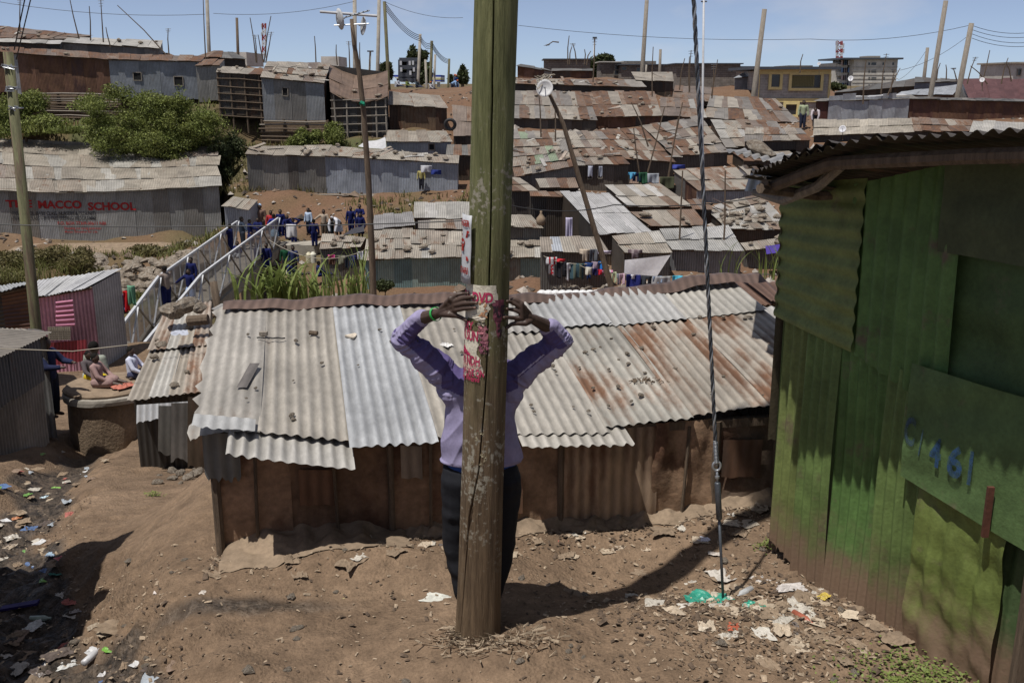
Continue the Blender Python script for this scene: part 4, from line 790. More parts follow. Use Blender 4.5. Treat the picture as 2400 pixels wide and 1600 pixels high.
# cross battens, dark boarding above the rusty sheet, torn dark sheet on the corner
mb = MB(); mb.bar(WP(.1, .70), WP(4.6, .62), .05, .06); mb.build('wall_plate', M['wood'], lr)
sheet(lr, 'corner_sheet', WP(.05, .47) + [0, -.06, 0], WP(.27, .44) + [0, -.06, 0], WP(.27, .82) + [0, -.05, 0], WP(.05, .84) + [0, -.05, 0], (.16, .165, .16, .12), 'tin', amp=.004, nv=10, ragged=.12, warp=.02)
for a, b in (((0.1, 0), (0.1, 2.2)), ((4.6, 0), (4.6, 2.2))):
    q0, q1 = WA + EA * a[0] + UP * a[1], WA + EA * b[0] + UP * b[1]
    sheet(lr, 'side_sheet', q0 + [0, 0, -1.3], q1 + [0, 0, -1.3], q1 + [0, 0, 1.05], q0 + [0, 0, .76], (.13, .10, .08, .2), 'tin', amp=.007, nv=4)
sheet(lr, 'back_wall', WA + EA * .1 + UP * 3.6 + [0, 0, -1.6], WA + EA * 4.6 + UP * 3.6 + [0, 0, -1.6], WA + EA * 4.6 + UP * 3.6 + [0, 0, .72], WA + EA * .1 + UP * 3.6 + [0, 0, .72], (.13, .10, .08, .2), 'tin', nu=4, nv=3)
# stones and bits on this roof
for i in range(58):
    s_ = random.uniform(2.0, 4.4) if i > 16 else random.uniform(.2, 2.0); d_ = random.uniform(.15, 1.7); stone(RP(s_, d_, .022), random.uniform(.010, .027), 'small brown pebble lying on the long low shack roof', 'pebbles on the long roof')
def onroof(px, py):
    # point of the long roof seen at this place
    v = (py - 800) / F; dr = np.array([(px - 1200) / F, CT - v * ST, -ST - v * CT]); lo, hi = 4.0, 12.0
    for _ in range(40):
        t = (lo + hi) / 2; q = np.array([0, 0, CZ]) + dr * t; r = q - A0; 
        if q[2] > roofz(r @ EA, r @ UP): lo = t
        else: hi = t
    return np.array([0, 0, CZ]) + dr * lo
def disc(px, py, r, col, label, m='paper', nm='lid', cat='lid'):
    c = onroof(px, py) + [0, 0, .025]; mb = MB(); k = [(c + [r * math.cos(t) * (1 + .1 * math.sin(3 * t)), r * math.sin(t), .01 * math.sin(t * 2)]) for t in np.linspace(0, 6.28, 15)[:-1]]
    v = k + [q + [0, 0, .012] for q in k]; f = [tuple(reversed(range(14))), tuple(range(14, 28))] + [(i, (i + 1) % 14, 14 + (i + 1) % 14, 14 + i) for i in range(14)]
    tag(mk(nm, v, f, M[m], None, col, origin=c), label, cat)
disc(822, 796, .045, (.50, .44, .36), 'flat round pale lid lying on the bright zinc roof sheet')
c = onroof(575, 890); o = sheet(None, 'metal_patch', c + [-.02, -.16, .0], c + [.05, -.16, .0], c + [.05, .22, .056], c + [-.02, .22, .056], (.16, .145, .135, .2), 'tin', nu=6, nv=8, warp=.012); tag(o, 'dark rusty patch plate lying on the leftmost roof sheets', 'patch')
c = onroof(618, 789); mb = MB(); mb.box(c - [.03, .018, -.01], c + [.03, .018, .04]); tag(mb.build('wood_offcut', M['wood_grey'], None, origin=c), 'small brown wood offcut on the roof near the wire', 'offcut')
c = onroof(735, 788); tag(MB().tube([c + [-.03, 0, .03], c + [.035, -.02, .03]], .018, 6).build('stick', M['wood'], None, origin=c), 'short broken stick on the roof near the zinc sheet', 'stick')
mb = MB(); a, b = onroof(603, 800), onroof(668, 801); mb.tube([lerp(a, b, t) + [0, .01 * math.sin(t * 19), .03] for t in np.linspace(0, 1, 14)], .006, 5); tag(mb.build('bent_wire', M['cable'], None, origin=a), 'kinked dark wire lying across the roof corrugations', 'wire')
# crumpled clear bag on the roof beside the left arm
def crumpled(name, c, r, col, label, cat, group=None, m='plastic', flatn=.35, n=9, amp=.6, spin=None):
    u, v = np.meshgrid(np.linspace(-1, 1, n), np.linspace(-1, 1, n)); s_ = random.randint(0, 999)
    rad = 1 + .35 * fbm(u * 1.2 + s_, v * 1.2, 3, s_)
    x = u * r * rad * (1 + .3 * fbm(v * 2 + s_, u, 2, s_ + 3)); y = v * r * rad * random.uniform(.55, .95); z = r * flatn * (.25 + amp * (1.2 * np.abs(fbm(u * 1.9 + s_, v * 1.9, 4, s_ + 1)) + .6 * fbm(u * 3 + s_, v * 3, 3, s_ + 2))) * (1.15 - .55 * np.maximum(abs(u), abs(v)) ** 2)
    th = random.uniform(0, 6.28) if spin is None else spin; X = c[0] + x * math.cos(th) - y * math.sin(th); Y = c[1] + x * math.sin(th) + y * math.cos(th)
    o = mk(name, np.stack([X.ravel(), Y.ravel(), (c[2] + np.maximum(z, .002)).ravel()], 1), gridfaces(n, n), M[m], None, col, origin=c)
    return tag(o, label, cat, group)
crumpled('plastic_bag', onroof(1046, 812) + [0, 0, .01], .05, (.55, .54, .52), 'knotted clear plastic bag on the roof beside the raised left elbow', 'bag', amp=1.2)
c = onroof(1510, 897); mb = MB()
for i in range(60):
    q = c + [random.gauss(0, .07), random.gauss(0, .035) - .0, .022]; a = random.uniform(0, 3.1); l_ = random.uniform(.01, .03); mb.bar(q, q + np.array([l_ * math.cos(a), l_ * math.sin(a), random.uniform(0, .01)]), .008, .004)
tag(mb.build('leaf_litter', M['wood'], None, origin=c), 'heap of dry brown leaf litter caught on the long roof', 'litter', kind='stuff')

# ------------------------------------------------------------------ the green shack on the right
G0 = np.array([1.67, 5.94, 0]); GD = np.array([.4537, -.8912, 0]); GN = np.array([-.8912, -.4537, 0])
gs = empty('green_tin_shack', (2.3, 4.7, 0), 'tall shack clad in dented green-painted corrugated iron with a wavy roof edge', 'shack')
def GP(a, z, o=0): q = G0 + GD * a + GN * o; return np.array([q[0], q[1], z])
_ea, _ez = [], []
for px, py in ((1768, 398), (1800, 383), (1851, 357), (1887, 344), (1950, 325), (1996, 316), (2058, 311), (2183, 317), (2310, 306), (2400, 293), (2520, 285)):
    lo, hi = -1.0, 4.0
    for _ in range(40):
        m_ = (lo + hi) / 2; q = G0 + GD * m_ + GN * .65; v = (py - 800) / F; pxx = 1200 + F * q[0] / (q[1] / (CT - v * ST))
        if pxx < px: lo = m_
        else: hi = m_
    _ea.append(lo); _ez.append(CZ + kz(py) * (G0 + GD * lo + GN * .65)[1])
def edge(a, o=.65, h=0): q = G0 + GD * a + GN * o; z = np.interp(a, _ea, _ez) + .15 * (o - .65); return np.array([q[0], q[1], z + h])
def gsheet(a0, a1, z0, z1, col, off, amp=.008, **kw):
    if z1 > 2.4: z1 = edge(a0, .06)[2] - .045; kw['z1b'] = edge(a1, .06)[2] - .045
    return sheet(gs, kw.pop('name', 'wall_sheet'), GP(a0, z0, off), GP(a1, kw.pop('z0b', z0), off), GP(a1 + kw.get('lean', 0), kw.pop('z1b', z1), off), GP(a0 + kw.pop('lean', 0), z1, off), col, 'greentin', amp=amp, nv=kw.pop('nv', 16), warp=kw.pop('warp', .03), **kw)
GR = (.085, .158, .046); GL = (.140, .172, .056); GK = (.108, .160, .050)
gsheet(.005, .235, -.02, 1.62, GL, .0, pitch=.07, amp=.012, ragged=.22, nv=22, z0b=-.06)
gsheet(.232, .50, -.05, 1.60, GK, .040, pitch=.07, amp=.012, ragged=.04, z1b=1.58)
gsheet(.485, .86, -.06, 1.58, GR, .006, pitch=.07, amp=.012, z1b=1.48)
gsheet(.85, 1.25, -.07, 1.50, GK, .034, pitch=.07, amp=.012, z1b=1.40)
gsheet(-.04, .60, 1.57, 2.46, GL, .045, horiz=True, amp=.009, pitch=.10, nv=14, z0b=1.49, warp=.03)
gsheet(.50, 1.24, 1.50, 2.60, GR, .030, amp=.012, pitch=.095, z0b=1.31, nv=14)
gsheet(1.12, 1.98, 2.14, 2.78, (.060, .075, .034), .062, amp=.002, bend=crumple(.02, 3, 41), nu=20, nv=20)
gsheet(1.18, 1.98, 1.40, 2.20, (.052, .090, .03), .028, amp=.0, bend=crumple(.03, 5, 43), nu=24, nv=24)
gsheet(1.16, 1.70, -.08, .96, (.12, .155, .040), .058, amp=.006, warp=.01, pitch=.1, bend=crumple(.034, 11, 47), nu=60, nv=60, z1b=.96, name='crumpled_sheet')
gsheet(1.06, 1.98, .93, 1.55, (.075, .125, .045), .10, amp=.0, warp=.006, bend=crumple(.012, 6, 53), nu=30, nv=24, z0b=.80)
gsheet(1.40, 2.6, -.08, .95, (.055, .09, .035), .0, amp=.006, nv=10)
gsheet(1.9, 3.4, -.08, 2.7, (.055, .09, .035), -.02, amp=.006, nv=6)
# end wall, away from the camera, and folded corner strip
e0 = G0 + GN * 0; e1 = G0 - GN * 2.4
sheet(gs, 'end_wall', e1 + [0, 0, -.1], e0 + [0, 0, -.1], e0 + [0, 0, 2.42], e1 + [0, 0, 2.2], GK, 'greentin', amp=.008, nv=4)
sheet(gs, 'corner_strip', GP(-.02, .70, -.05), GP(-.02, .70, .04), GP(-.03, 2.35, .06), GP(-.03, 2.35, -.03), (.09, .075, .05), 'greentin', nu=4, nv=24, warp=.02, ragged=.1)
# timber posts, latch, poles under the eave
for a, z0, z1, r_, m_ in ((1.86, -.1, .95, .04, 'wood'), (2.0, -.1, 1.3, .04, 'wood')):
    mb = MB(); mb.bar(GP(a, z0, .06), GP(a, z1, .05), r_ * 2, r_ * 1.6); mb.build('door_post', M[m_], gs)
mb = MB(); mb.bar(GP(1.62, .82, .125), GP(1.62, 1.08, .125), .03, .02); mb.build('latch', mat('rusty_latch', (.09, .035, .022), .8, .3), gs)
mb = MB(); mb.tube([edge(_ea[0] + .03, .60, -.07), edge(.4, .52, -.075), edge(.8, .50, -.07), edge(1.6, .50, -.075), edge(2.4, .50, -.075)], [.02, .032, .036, .036, .036], 8); mb.build('eave_pole', M['wood'], gs)
mb = MB(); mb.tube([edge(.0, .30, -.12), edge(.25, .30, -.14), edge(.55, .34, -.10), edge(.72, .36, -.05)], [.02, .03, .03, .028], 8); mb.build('crooked_pole', M['wood_grey'], gs)
mb = MB(); mb.tube([edge(_ea[0] + .02, .62, -.10), edge(.3, .1, -.09), edge(.7, -.5, -.09)], .028, 7); mb.build('roof_pole', M['wood'], gs)
RC = [(.075, .062, .05, .1), (.085, .072, .06, .05), (.065, .052, .042, .12)]
aa = [_ea[0] - .02, _ea[0] + .22, _ea[0] + .50, .62, 1.2, 1.9]
for i in range(5):
    a0, a1 = aa[i] - .02, aa[i + 1] + .03; h = .012 * (i % 2) - .02; fo = .65 + .012 * math.sin(i * 2.3)
    e_ = [edge(a0, fo, h), edge(a1, fo, h), edge(a1, -2.2, h), edge(a0, -2.2, h)]
    if i == 0: e_[3] = edge(-.38, -2.2, h)
    sheet(gs, 'roof_sheet', *e_, RC[i % 3], 'tin', amp=.012, pitch=.075, nv=8, warp=.01, ragged=.02)
# second, lower tattered sheets poking out to the left, and a boulder on the slab behind
sheet(gs, 'torn_roof_sheet', edge(-.03, .42, -.03), edge(.40, .56, -.03), edge(.40, -.6, -.03), edge(-.42, -.6, -.03), (.08, .066, .055, .1), 'tin', amp=.011, nv=8, ragged=.1, raglr=.06)
# sprayed numbers
def gtext(s, a0, a1, z, h, off, col, sk=-.12):
    v, f = textmesh(s, 'LEFT', .05); x0, x1 = v[:, 0].min(), v[:, 0].max()
    mk('lettering', [GP(a0 + (a1 - a0) * (p[0] - x0) / (x1 - x0), z + (p[1] - .5) * h + sk * (p[0] - x0) / (x1 - x0), off) for p in v], f, M['wornpaint'], gs, col)
BL = (.022, .060, .135)
gtext('C', 1.07, 1.14, 1.20, .15, .110, (.035, .065, .10), 0); gtext('/', 1.17, 1.19, 1.16, .14, .110, (.035, .07, .09), 0); gtext('4', 1.24, 1.31, 1.14, .15, .110, BL, 0); gtext('6', 1.35, 1.44, 1.13, .16, .110, BL, 0); gtext('I', 1.475, 1.495, 1.13, .17, .110, BL, 0)
# loose slab with a boulder beyond the eave
sl_ = P(1760, 372, 7.6); ss = empty('tin_shack', sl_ - [0, 0, 2.0], 'tin lean-to with a saw-toothed eave and a boulder on it beside the green shack', 'shack')
sheet(ss, 'roof_sheet', P(1695, 352, 7.4), P(1900, 402, 6.9), P(1960, 372, 8.6), P(1740, 348, 8.8), (.34, .33, .31, .1), 'tin', amp=.012, nv=6)
sheet(ss, 'wall_sheet', P(1745, 448, 7.8), P(1990, 452, 7.4), P(1990, 392, 7.4), P(1765, 388, 7.8), (.33, .36, .39, .05), 'tin', amp=.008, nv=4)
sheet(ss, 'roof_sheet', P(1730, 395, 7.1), P(1860, 412, 6.9), P(1900, 396, 8.0), P(1780, 385, 8.0), (.20, .17, .15, .3), 'tin', amp=.012, nv=4)
o = stone(P(1780, 366, 7.8), .12, 'large tan boulder holding down the saw-toothed tin slab', None); o.scale = (.19, .1, .085)

# ------------------------------------------------------------------ shack beside the gully, mostly beyond the left of the view; its eave shades the gully
ls = empty('tin_shack', (-4.6, 5.6, -.6), 'grey tin shack whose eave shades the muddy part of the gully', 'shack')
for i in range(4):
    y0, y1 = 3.4 + i * .78, 3.4 + (i + 1.04) * .78; zt = 1.75 + .05 * (i % 2)
    sheet(ls, 'roof_sheet', (-3.45 - .12 * (i % 2), y0, zt), (-3.40 - .1 * (i % 2), y1, zt), (-6.2, y1, zt + .35), (-6.2, y0, zt + .35), jit(random.choice(TAN)), 'tin', amp=.009, nv=5)
    sheet(ls, 'wall_sheet', (-4.15, y0, -.9), (-4.15, y1, -.9), (-4.15, y1, 1.82), (-4.15, y0, 1.82), jit(random.choice(GREYD)), 'tin', amp=.008, nv=4)
for y in (3.42, 6.55): sheet(ls, 'side_sheet', (-6.1, y, -.9), (-4.15, y, -.9), (-4.15, y, 1.8), (-6.1, y, 2.0), GREYD[1], 'tin', amp=.008, nv=4)
# ------------------------------------------------------------------ the utility pole
PB = P(1119, 1515, 4.80); PT = P(1164, 0, 4.80); PDIR = (PT - PB) / (PT[2] - PB[2])
def ax(z): return PB + PDIR * (z - PB[2])
def pr(z): return .1135 - .0042 * (z - PB[2])
def pole(phi, z, dr=0.0): a = ax(z); r = pr(z) + dr; return np.array([a[0] + math.sin(phi) * r, a[1] - math.cos(phi) * r, z])
def onpole(px, py):
    Y = 4.70
    for _ in range(8):
        q = P(px, py, Y); a = ax(q[2]); sp = max(-.999, min(.999, (q[0] - a[0]) / pr(q[2]))); ph = math.asin(sp); Y = a[1] - pr(q[2]) * math.cos(ph)
    return ph, q[2]
def polemat():
    m, n, l, b = newmat('old_utility_pole_wood')
    t = nd(n, 'ShaderNodeTexCoord'); mp = nd(n, 'ShaderNodeMapping'); mp.inputs['Scale'].default_value = (9, 9, .7); l.new(t.outputs['Object'], mp.inputs['Vector'])
    g = nd(n, 'ShaderNodeTexNoise', Scale=4.0, Detail=8.0, Roughness=.65); l.new(mp.outputs[0], g.inputs['Vector'])
    f = nd(n, 'ShaderNodeTexNoise', Scale=15.0, Detail=6.0, Roughness=.7); l.new(mp.outputs[0], f.inputs['Vector'])
    bl_ = nd(n, 'ShaderNodeTexNoise', Scale=7.0, Detail=6.0, Roughness=.6); l.new(t.outputs['Object'], bl_.inputs['Vector'])
    r = nd(n, 'ShaderNodeValToRGB'); e = r.color_ramp.elements; e[0].position = .3; e[0].color = (.070, .047, .029, 1); e[1].position = .72; e[1].color = (.215, .152, .092, 1); l.new(g.outputs['Fac'], r.inputs['Fac'])
    sx = nd(n, 'ShaderNodeSeparateXYZ'); l.new(t.outputs['Object'], sx.inputs[0])
    ht = nd(n, 'ShaderNodeMath', operation='MULTIPLY_ADD'); ht.inputs[1].default_value = 1.6; l.new(bl_.outputs['Fac'], ht.inputs[0]); l.new(sx.outputs['Z'], ht.inputs[2])
    gm = nd(n, 'ShaderNodeMapRange', interpolation_type='SMOOTHSTEP'); gm.inputs['From Min'].default_value = 1.7; gm.inputs['From Max'].default_value = 3.4; l.new(ht.outputs[0], gm.inputs['Value'])
    gr = nd(n, 'ShaderNodeValToRGB'); e = gr.color_ramp.elements; e[0].position = .3; e[0].color = (.070, .078, .030, 1); e[1].position = .70; e[1].color = (.225, .228, .105, 1); l.new(g.outputs['Fac'], gr.inputs['Fac'])
    mx_ = nd(n, 'ShaderNodeMix', data_type='RGBA'); l.new(gm.outputs[0], mx_.inputs['Factor']); l.new(r.outputs['Color'], mx_.inputs['A']); l.new(gr.outputs['Color'], mx_.inputs['B'])
    # remains of old glue and paper: pale flecks between knee and sign height
    vo = nd(n, 'ShaderNodeTexNoise', Scale=38.0, Detail=5.0, Roughness=.6); l.new(t.outputs['Object'], vo.inputs['Vector'])
    vb = nd(n, 'ShaderNodeTexNoise', Scale=5.0, Detail=2.0); l.new(t.outputs['Object'], vb.inputs['Vector'])
    ms = nd(n, 'ShaderNodeMath', operation='MULTIPLY_ADD'); ms.inputs[1].default_value = .75; l.new(vb.outputs['Fac'], ms.inputs[0]); l.new(vo.outputs['Fac'], ms.inputs[2])
    fl = nd(n, 'ShaderNodeMapRange', interpolation_type='SMOOTHSTEP'); fl.inputs['From Min'].default_value = .93; fl.inputs['From Max'].default_value = 1.06; l.new(ms.outputs[0], fl.inputs['Value'])
    zl = nd(n, 'ShaderNodeMapRange', interpolation_type='SMOOTHSTEP'); zl.inputs['From Min'].default_value = .35; zl.inputs['From Max'].default_value = .9; l.new(sx.outputs['Z'], zl.inputs['Value'])
    zh = nd(n, 'ShaderNodeMapRange', interpolation_type='SMOOTHSTEP'); zh.inputs['From Min'].default_value = 3.0; zh.inputs['From Max'].default_value = 2.4; l.new(sx.outputs['Z'], zh.inputs['Value'])
    q1 = nd(n, 'ShaderNodeMath', operation='MULTIPLY'); l.new(zl.outputs[0], q1.inputs[0]); l.new(zh.outputs[0], q1.inputs[1])
    q2 = nd(n, 'ShaderNodeMath', operation='MULTIPLY'); l.new(q1.outputs[0], q2.inputs[0]); l.new(fl.outputs[0], q2.inputs[1])
    m2 = nd(n, 'ShaderNodeMix', data_type='RGBA'); l.new(q2.outputs[0], m2.inputs['Factor']); l.new(mx_.outputs['Result'], m2.inputs['A']); m2.inputs['B'].default_value = (.34, .315, .25, 1)
    l.new(m2.outputs['Result'], b.inputs['Base Color']); b.inputs['Roughness'].default_value = .82; b.inputs['Specular IOR Level'].default_value = .25
    bp = nd(n, 'ShaderNodeBump', Strength=1.0, Distance=.011); hh = nd(n, 'ShaderNodeMath', operation='ADD'); l.new(f.outputs['Fac'], hh.inputs[0]); l.new(g.outputs['Fac'], hh.inputs[1]); l.new(hh.outputs[0], bp.inputs['Height']); l.new(bp.outputs[0], b.inputs['Normal'])
    return m
up = empty('utility_pole', (PB[0], PB[1], 0), 'thick cracked wooden utility pole in front of the person, greenish towards the top', 'pole')
cr_ = [onpole(*q) for q in ((1157, 20), (1153, 300), (1152, 480), (1147, 640), (1145, 760), (1140, 880), (1132, 1000), (1123, 1100), (1100, 1215), (1090, 1340), (1078, 1515))]
cz = np.array([c[1] for c in cr_][::-1]); cp = np.array([c[0] for c in cr_][::-1])
cr2 = [onpole(*q) for q in ((1111, 1090), (1107, 1200), (1088, 1300))]; cz2 = np.array([c[1] for c in cr2][::-1]); cp2 = np.array([c[0] for c in cr2][::-1])
base_phi = np.linspace(-math.pi, math.pi, 91)[:-1]; zz = np.concatenate([np.linspace(-.35, 3.7, 240), np.linspace(3.8, 8.3, 24)]); V = []
NP = len(base_phi) + 14
for z in zz:
    zc_ = min(max(z, cz[0]), cz[-1]); c = np.interp(zc_, cz, cp) + .04 * fbm(z * 4, z * 0, 3, 61) ; c2 = np.interp(z, cz2, cp2)
    ph = np.sort(np.concatenate([base_phi, c + np.array([-.05, -.036, -.026, -.018, -.01, 0, .01, .018, .026, .036, .05, .065, -.065, .08])]))
    wd = .022 + .012 * float(fbm(z * 1.5, .3, 2, 5)); wd *= .6 + .4 * sstep(.1, .8, z) if z < 3.9 else 0.3
    dr = -.045 * np.exp(-((ph - c) / wd) ** 2) * (1 if z < 4.2 else .2)
    if cz2[0] < z < cz2[-1]: dr = dr - .012 * np.exp(-((ph - c2) / .02) ** 2)
    dr = dr + .0035 * fbm(ph * 2.2, np.full_like(ph, z * .9), 3, 31) * 1.6 + .002 * fbm(ph * 7, np.full_like(ph, z * 1.3), 3, 33) + .014 * math.exp(-z * 5) * 1
    for p, d in zip(ph, dr): V.append(pole(p, z, float(d)))
mk('trunk', V, gridfaces(NP, len(zz), 0, True) + [tuple(range((len(zz) - 1) * NP, len(zz) * NP))], polemat(), up, smooth=True)
# pole top: cross-arm, insulators and a rag of tangled leads (seen only as a shadow)
q = ax(8.0); mb = MB(); mb.bar(q + [-.45, -.1, 0], q + [.45, -.1, 0], .08, .10); mb.build('crossarm', M['wood'], up)
for i in (-.4, -.14, .14, .4):
    mb = MB(); mb.loft([(q[0] + i, q[1] - .1, q[2] + h, r_, r_) for h, r_ in ((.05, .03), (.08, .05), (.11, .03), (.14, .05), (.18, .02))], 10); mb.build('insulator', M['concrete'], up)
mb = MB()
for i in range(24):
    a = [q + [random.gauss(0, .16), random.gauss(-.12, .1), random.gauss(-.1, .18)] for _ in range(4)]; mb.tube(a, .016, 5)
mb.build('tangled_leads', M['cable'], up)
# paper posters and sign
def patch(name, root, p0, p1, z0, z1, dr, col, torn, m='paper', nu=44, nv=60, seed=0):
    ph = np.linspace(p0, p1, nu); z = np.linspace(z0, z1, nv); PH, ZZ = np.meshgrid(ph, z); u = (PH - p0) / (p1 - p0); v = (ZZ - z0) / (z1 - z0)
    cur = .004 * fbm(u * 5, v * 8, 3, seed + 3)
    pts = [pole(a, b, dr + float(c)) for a, b, c in zip(PH.ravel(), ZZ.ravel(), cur.ravel())]; keep = torn(u, v)
    f = [q for q in gridfaces(nu, nv) if all(keep.ravel()[i] for i in q)]
    used = sorted({i for q in f for i in q}); mpn = {i: k for k, i in enumerate(used)}
    return mk(name, [pts[i] for i in used], [tuple(mpn[i] for i in q) for q in f], M[m], root, col, smooth=True)
def ptext(root, s, phc, zc, h, wid, dr, col, keep=None, bold=.03):
    """lettering wrapped round the pole: wid in radians, left edge phc"""
    v, f = textmesh(s, 'LEFT', bold); x0, x1 = v[:, 0].min(), v[:, 0].max()
    P2 = [(phc + wid * (p[0] - x0) / (x1 - x0), zc + (p[1] - .5) * h) for p in v]
    if keep: f = [q for q in f if keep(sum(P2[i][0] for i in q) / len(q), sum(P2[i][1] for i in q) / len(q))]
    if not f: return
    used = sorted({i for q in f for i in q}); mpn = {i: k for k, i in enumerate(used)}
    mk('lettering', [pole(*P2[i], dr) for i in used], [tuple(mpn[i] for i in q) for q in f], M['paint'], root, col)
def zat(py): return onpole(1120, py)[1]
CRM = (.60, .56, .45); MAG = (.40, .03, .09)
z0, z1 = zat(905), zat(668)
po = empty('poster', pole(-.8, (z0 + z1) / 2), 'torn cream event poster with magenta lettering pasted round the pole', 'poster')
EP = lambda v: .68 + .09 * np.sin(v * 9 + 1) + .10 * fbm(v * 9, v * 0 + .5, 4, 71) + .22 * sstep(.80, .86, v) * 1.0
tornA = lambda u, v: (u < EP(v)) & (v > .05 + .09 * fbm(u * 7, v * 0, 4, 73) + .06 * (u > .3)) & ~((np.abs(v - .62) < .07) & (u > .42 + .3 * fbm(v * 20, u * 3, 2, 77)))
patch('paper', po, -1.75, .62, z0, z1, .003, CRM, tornA, nu=80, nv=110, seed=70)
def zf(f): return z0 + (z1 - z0) * f
pend = lambda a, z: a < -1.75 + 2.37 * float(EP(np.array([(z - z0) / (z1 - z0)]))[0]) - .05
ptext(po, 'MEGA DVD', -2.1, zf(.885), .05, 2.35, .0062, MAG, lambda a, z: a < .42 and z > zf(.84), .05)
for t_, a, w_, f_, h_ in (('ON SUN', -1.72, 1.35, .505, .052), ('EVERY', -1.72, 1.1, .60, .04), ('ON NDHI', -1.62, 1.45, .255, .05), ('RAFI-ABZ', -1.62, 1.45, .195, .024), ('GROUP LIVE ON', -1.9, 1.85, .135, .036), ('Every Wend', -1.75, 1.5, .075, .028)):
    ptext(po, t_, a, zf(f_), h_, w_, .0062, MAG if t_ != 'RAFI-ABZ' else (.5, .3, .26), pend, .04)
patch('printed_portrait', po, -1.75, -.75, zf(.30), zf(.43), .0055, MAG, lambda u, v: (v < 1 - 1.0 * np.abs(u - .15) ** 1.0) & ((u - .25) ** 2 * 3 + (v - .55) ** 2 > .07), nu=40, nv=30, seed=75)
patch('curled_flap', po, -.62, -.05, zf(.655), zf(.70), .014, (.60, .55, .45), lambda u, v: (v > .5 - .5 * np.sin(u * 3.1)), nu=18, nv=12, seed=78)
z0b, z1b = zat(806), zat(703)
p2 = empty('poster', pole(.4, (z0b + z1b) / 2), 'ragged dull pink poster scrap with dark lettering reading SHOW 17', 'poster')
patch('paper', p2, .10, .92, z0b, z1b, .003, (.20, .065, .09), lambda u, v: (v > .98 - 1.35 * u + .3 * fbm(u * 6, v * 5, 3, 81)) & (u < .93 - .35 * (1 - v) + .2 * fbm(v * 9, u, 3, 83)) & (v > .03), nu=46, nv=50, seed=80)
DKP = (.035, .022, .028)
kp2 = lambda a, z: (z - z0b) / (z1b - z0b) > 1.0 - 1.3 * (a - .10) / .82 + .05 and a < .86
ptext(p2, 'PUB', .22, lerp(z0b, z1b, .74), .06, .72, .0062, DKP, kp2, .05); ptext(p2, 'SHOW', .22, lerp(z0b, z1b, .42), .022, .42, .0062, DKP, kp2, .03); ptext(p2, '17', .36, lerp(z0b, z1b, .2), .055, .42, .0062, DKP, kp2, .06)
patch('printed_strip', p2, .12, .9, lerp(z0b, z1b, .50), lerp(z0b, z1b, .515), .0058, DKP, lambda u, v: u > .35, nu=10, nv=3)
z0c, z1c = zat(830), zat(690)
p3 = empty('poster', pole(-.15, (z0c + z1c) / 2), 'shreds of an older orange and pink poster between the two posters on the pole', 'poster')
for k, (a0, a1, f0_, f1_, c) in enumerate(((-.40, .02, .62, .95, (.42, .22, .12)), (-.38, .0, .30, .52, (.34, .13, .15)), (-.32, .12, .02, .30, (.20, .07, .10)), (-.42, -.1, .48, .62, (.45, .40, .30)), (-.15, .08, .08, .45, (.33, .14, .16)))):
    patch('paper_shred', p3, a0, a1, lerp(z0c, z1c, f0_), lerp(z0c, z1c, f1_), .0045 + .0006 * k, c, lambda u, v, k=k: (fbm(u * 5 + k, v * 6, 4, 90 + k) + .35 - 1.2 * np.maximum(np.abs(u - .5), np.abs(v - .5)) ** 2) > .02, nu=26, nv=30, seed=85 + k)
for k in range(7):
    zc_ = zat(random.uniform(985, 1130)); pc = random.uniform(-.55, .15); hh = random.uniform(.012, .035)
    patch('paper_scrap', p3, pc, pc + random.uniform(.08, .3), zc_, zc_ + hh, .003, (.40, .35, .23), lambda u, v, k=k: (fbm(u * 4 + k, v * 4, 4, 190 + k) + .3 - 1.1 * np.maximum(np.abs(u - .5), np.abs(v - .5)) ** 2) > .05, nu=14, nv=12, seed=185 + k)
# danger sign
zs0, zs1 = zat(667), zat(505); sg = empty('warning_sign', pole(-1.1, (zs0 + zs1) / 2), 'white metal DANGER HATARI sign with a red skull and crossbones nailed to the pole', 'sign')
def sgp(u, v, d=0):
    a = math.radians(-100 + 62 * u); r_ = pr(2.2) + .016 + d; q = ax(zs0 + (zs1 - zs0) * v); return np.array([q[0] + math.sin(a) * r_ - .012, q[1] - math.cos(a) * r_, q[2]])
N_ = 12; V = [sgp(i / (N_ - 1), j / 7, .0025 * math.sin(j * 1.7 + i)) for j in range(8) for i in range(N_)]
pl_ = mk('plate', V, gridfaces(N_, 8), M['whitepaint'], sg, smooth=True); sd = pl_.modifiers.new('t', 'SOLIDIFY'); sd.thickness = .002; sd.offset = -1
def sgt(s, u0, u1, v, h, col):
    vv, f = textmesh(s, 'LEFT', .05); x0, x1 = vv[:, 0].min(), vv[:, 0].max(); mk('lettering', [sgp(u0 + (u1 - u0) * (p[0] - x0) / (x1 - x0), v + (p[1] - .5) * h, .005) for p in vv], f, M['paint'], sg, col)
SR = (.30, .025, .02)
sgt('DANGER', .06, .94, .885, .09, SR); sgt('HATARI', .06, .90, .20, .095, SR); sgt('KPLC', .3, .7, .075, .035, (.12, .1, .1))
def blob(pts, nm): mk(nm, [sgp(a, b, .0052) for a, b in pts], [tuple(range(len(pts)))], M['paint'], sg, SR)
blob([(.5 + .19 * math.cos(t), .60 + .062 * math.sin(t)) for t in np.linspace(0, 6.28, 19)[:-1]], 'skull'); blob([(.40, .47), (.60, .47), (.61, .56), (.39, .56)], 'jaw')
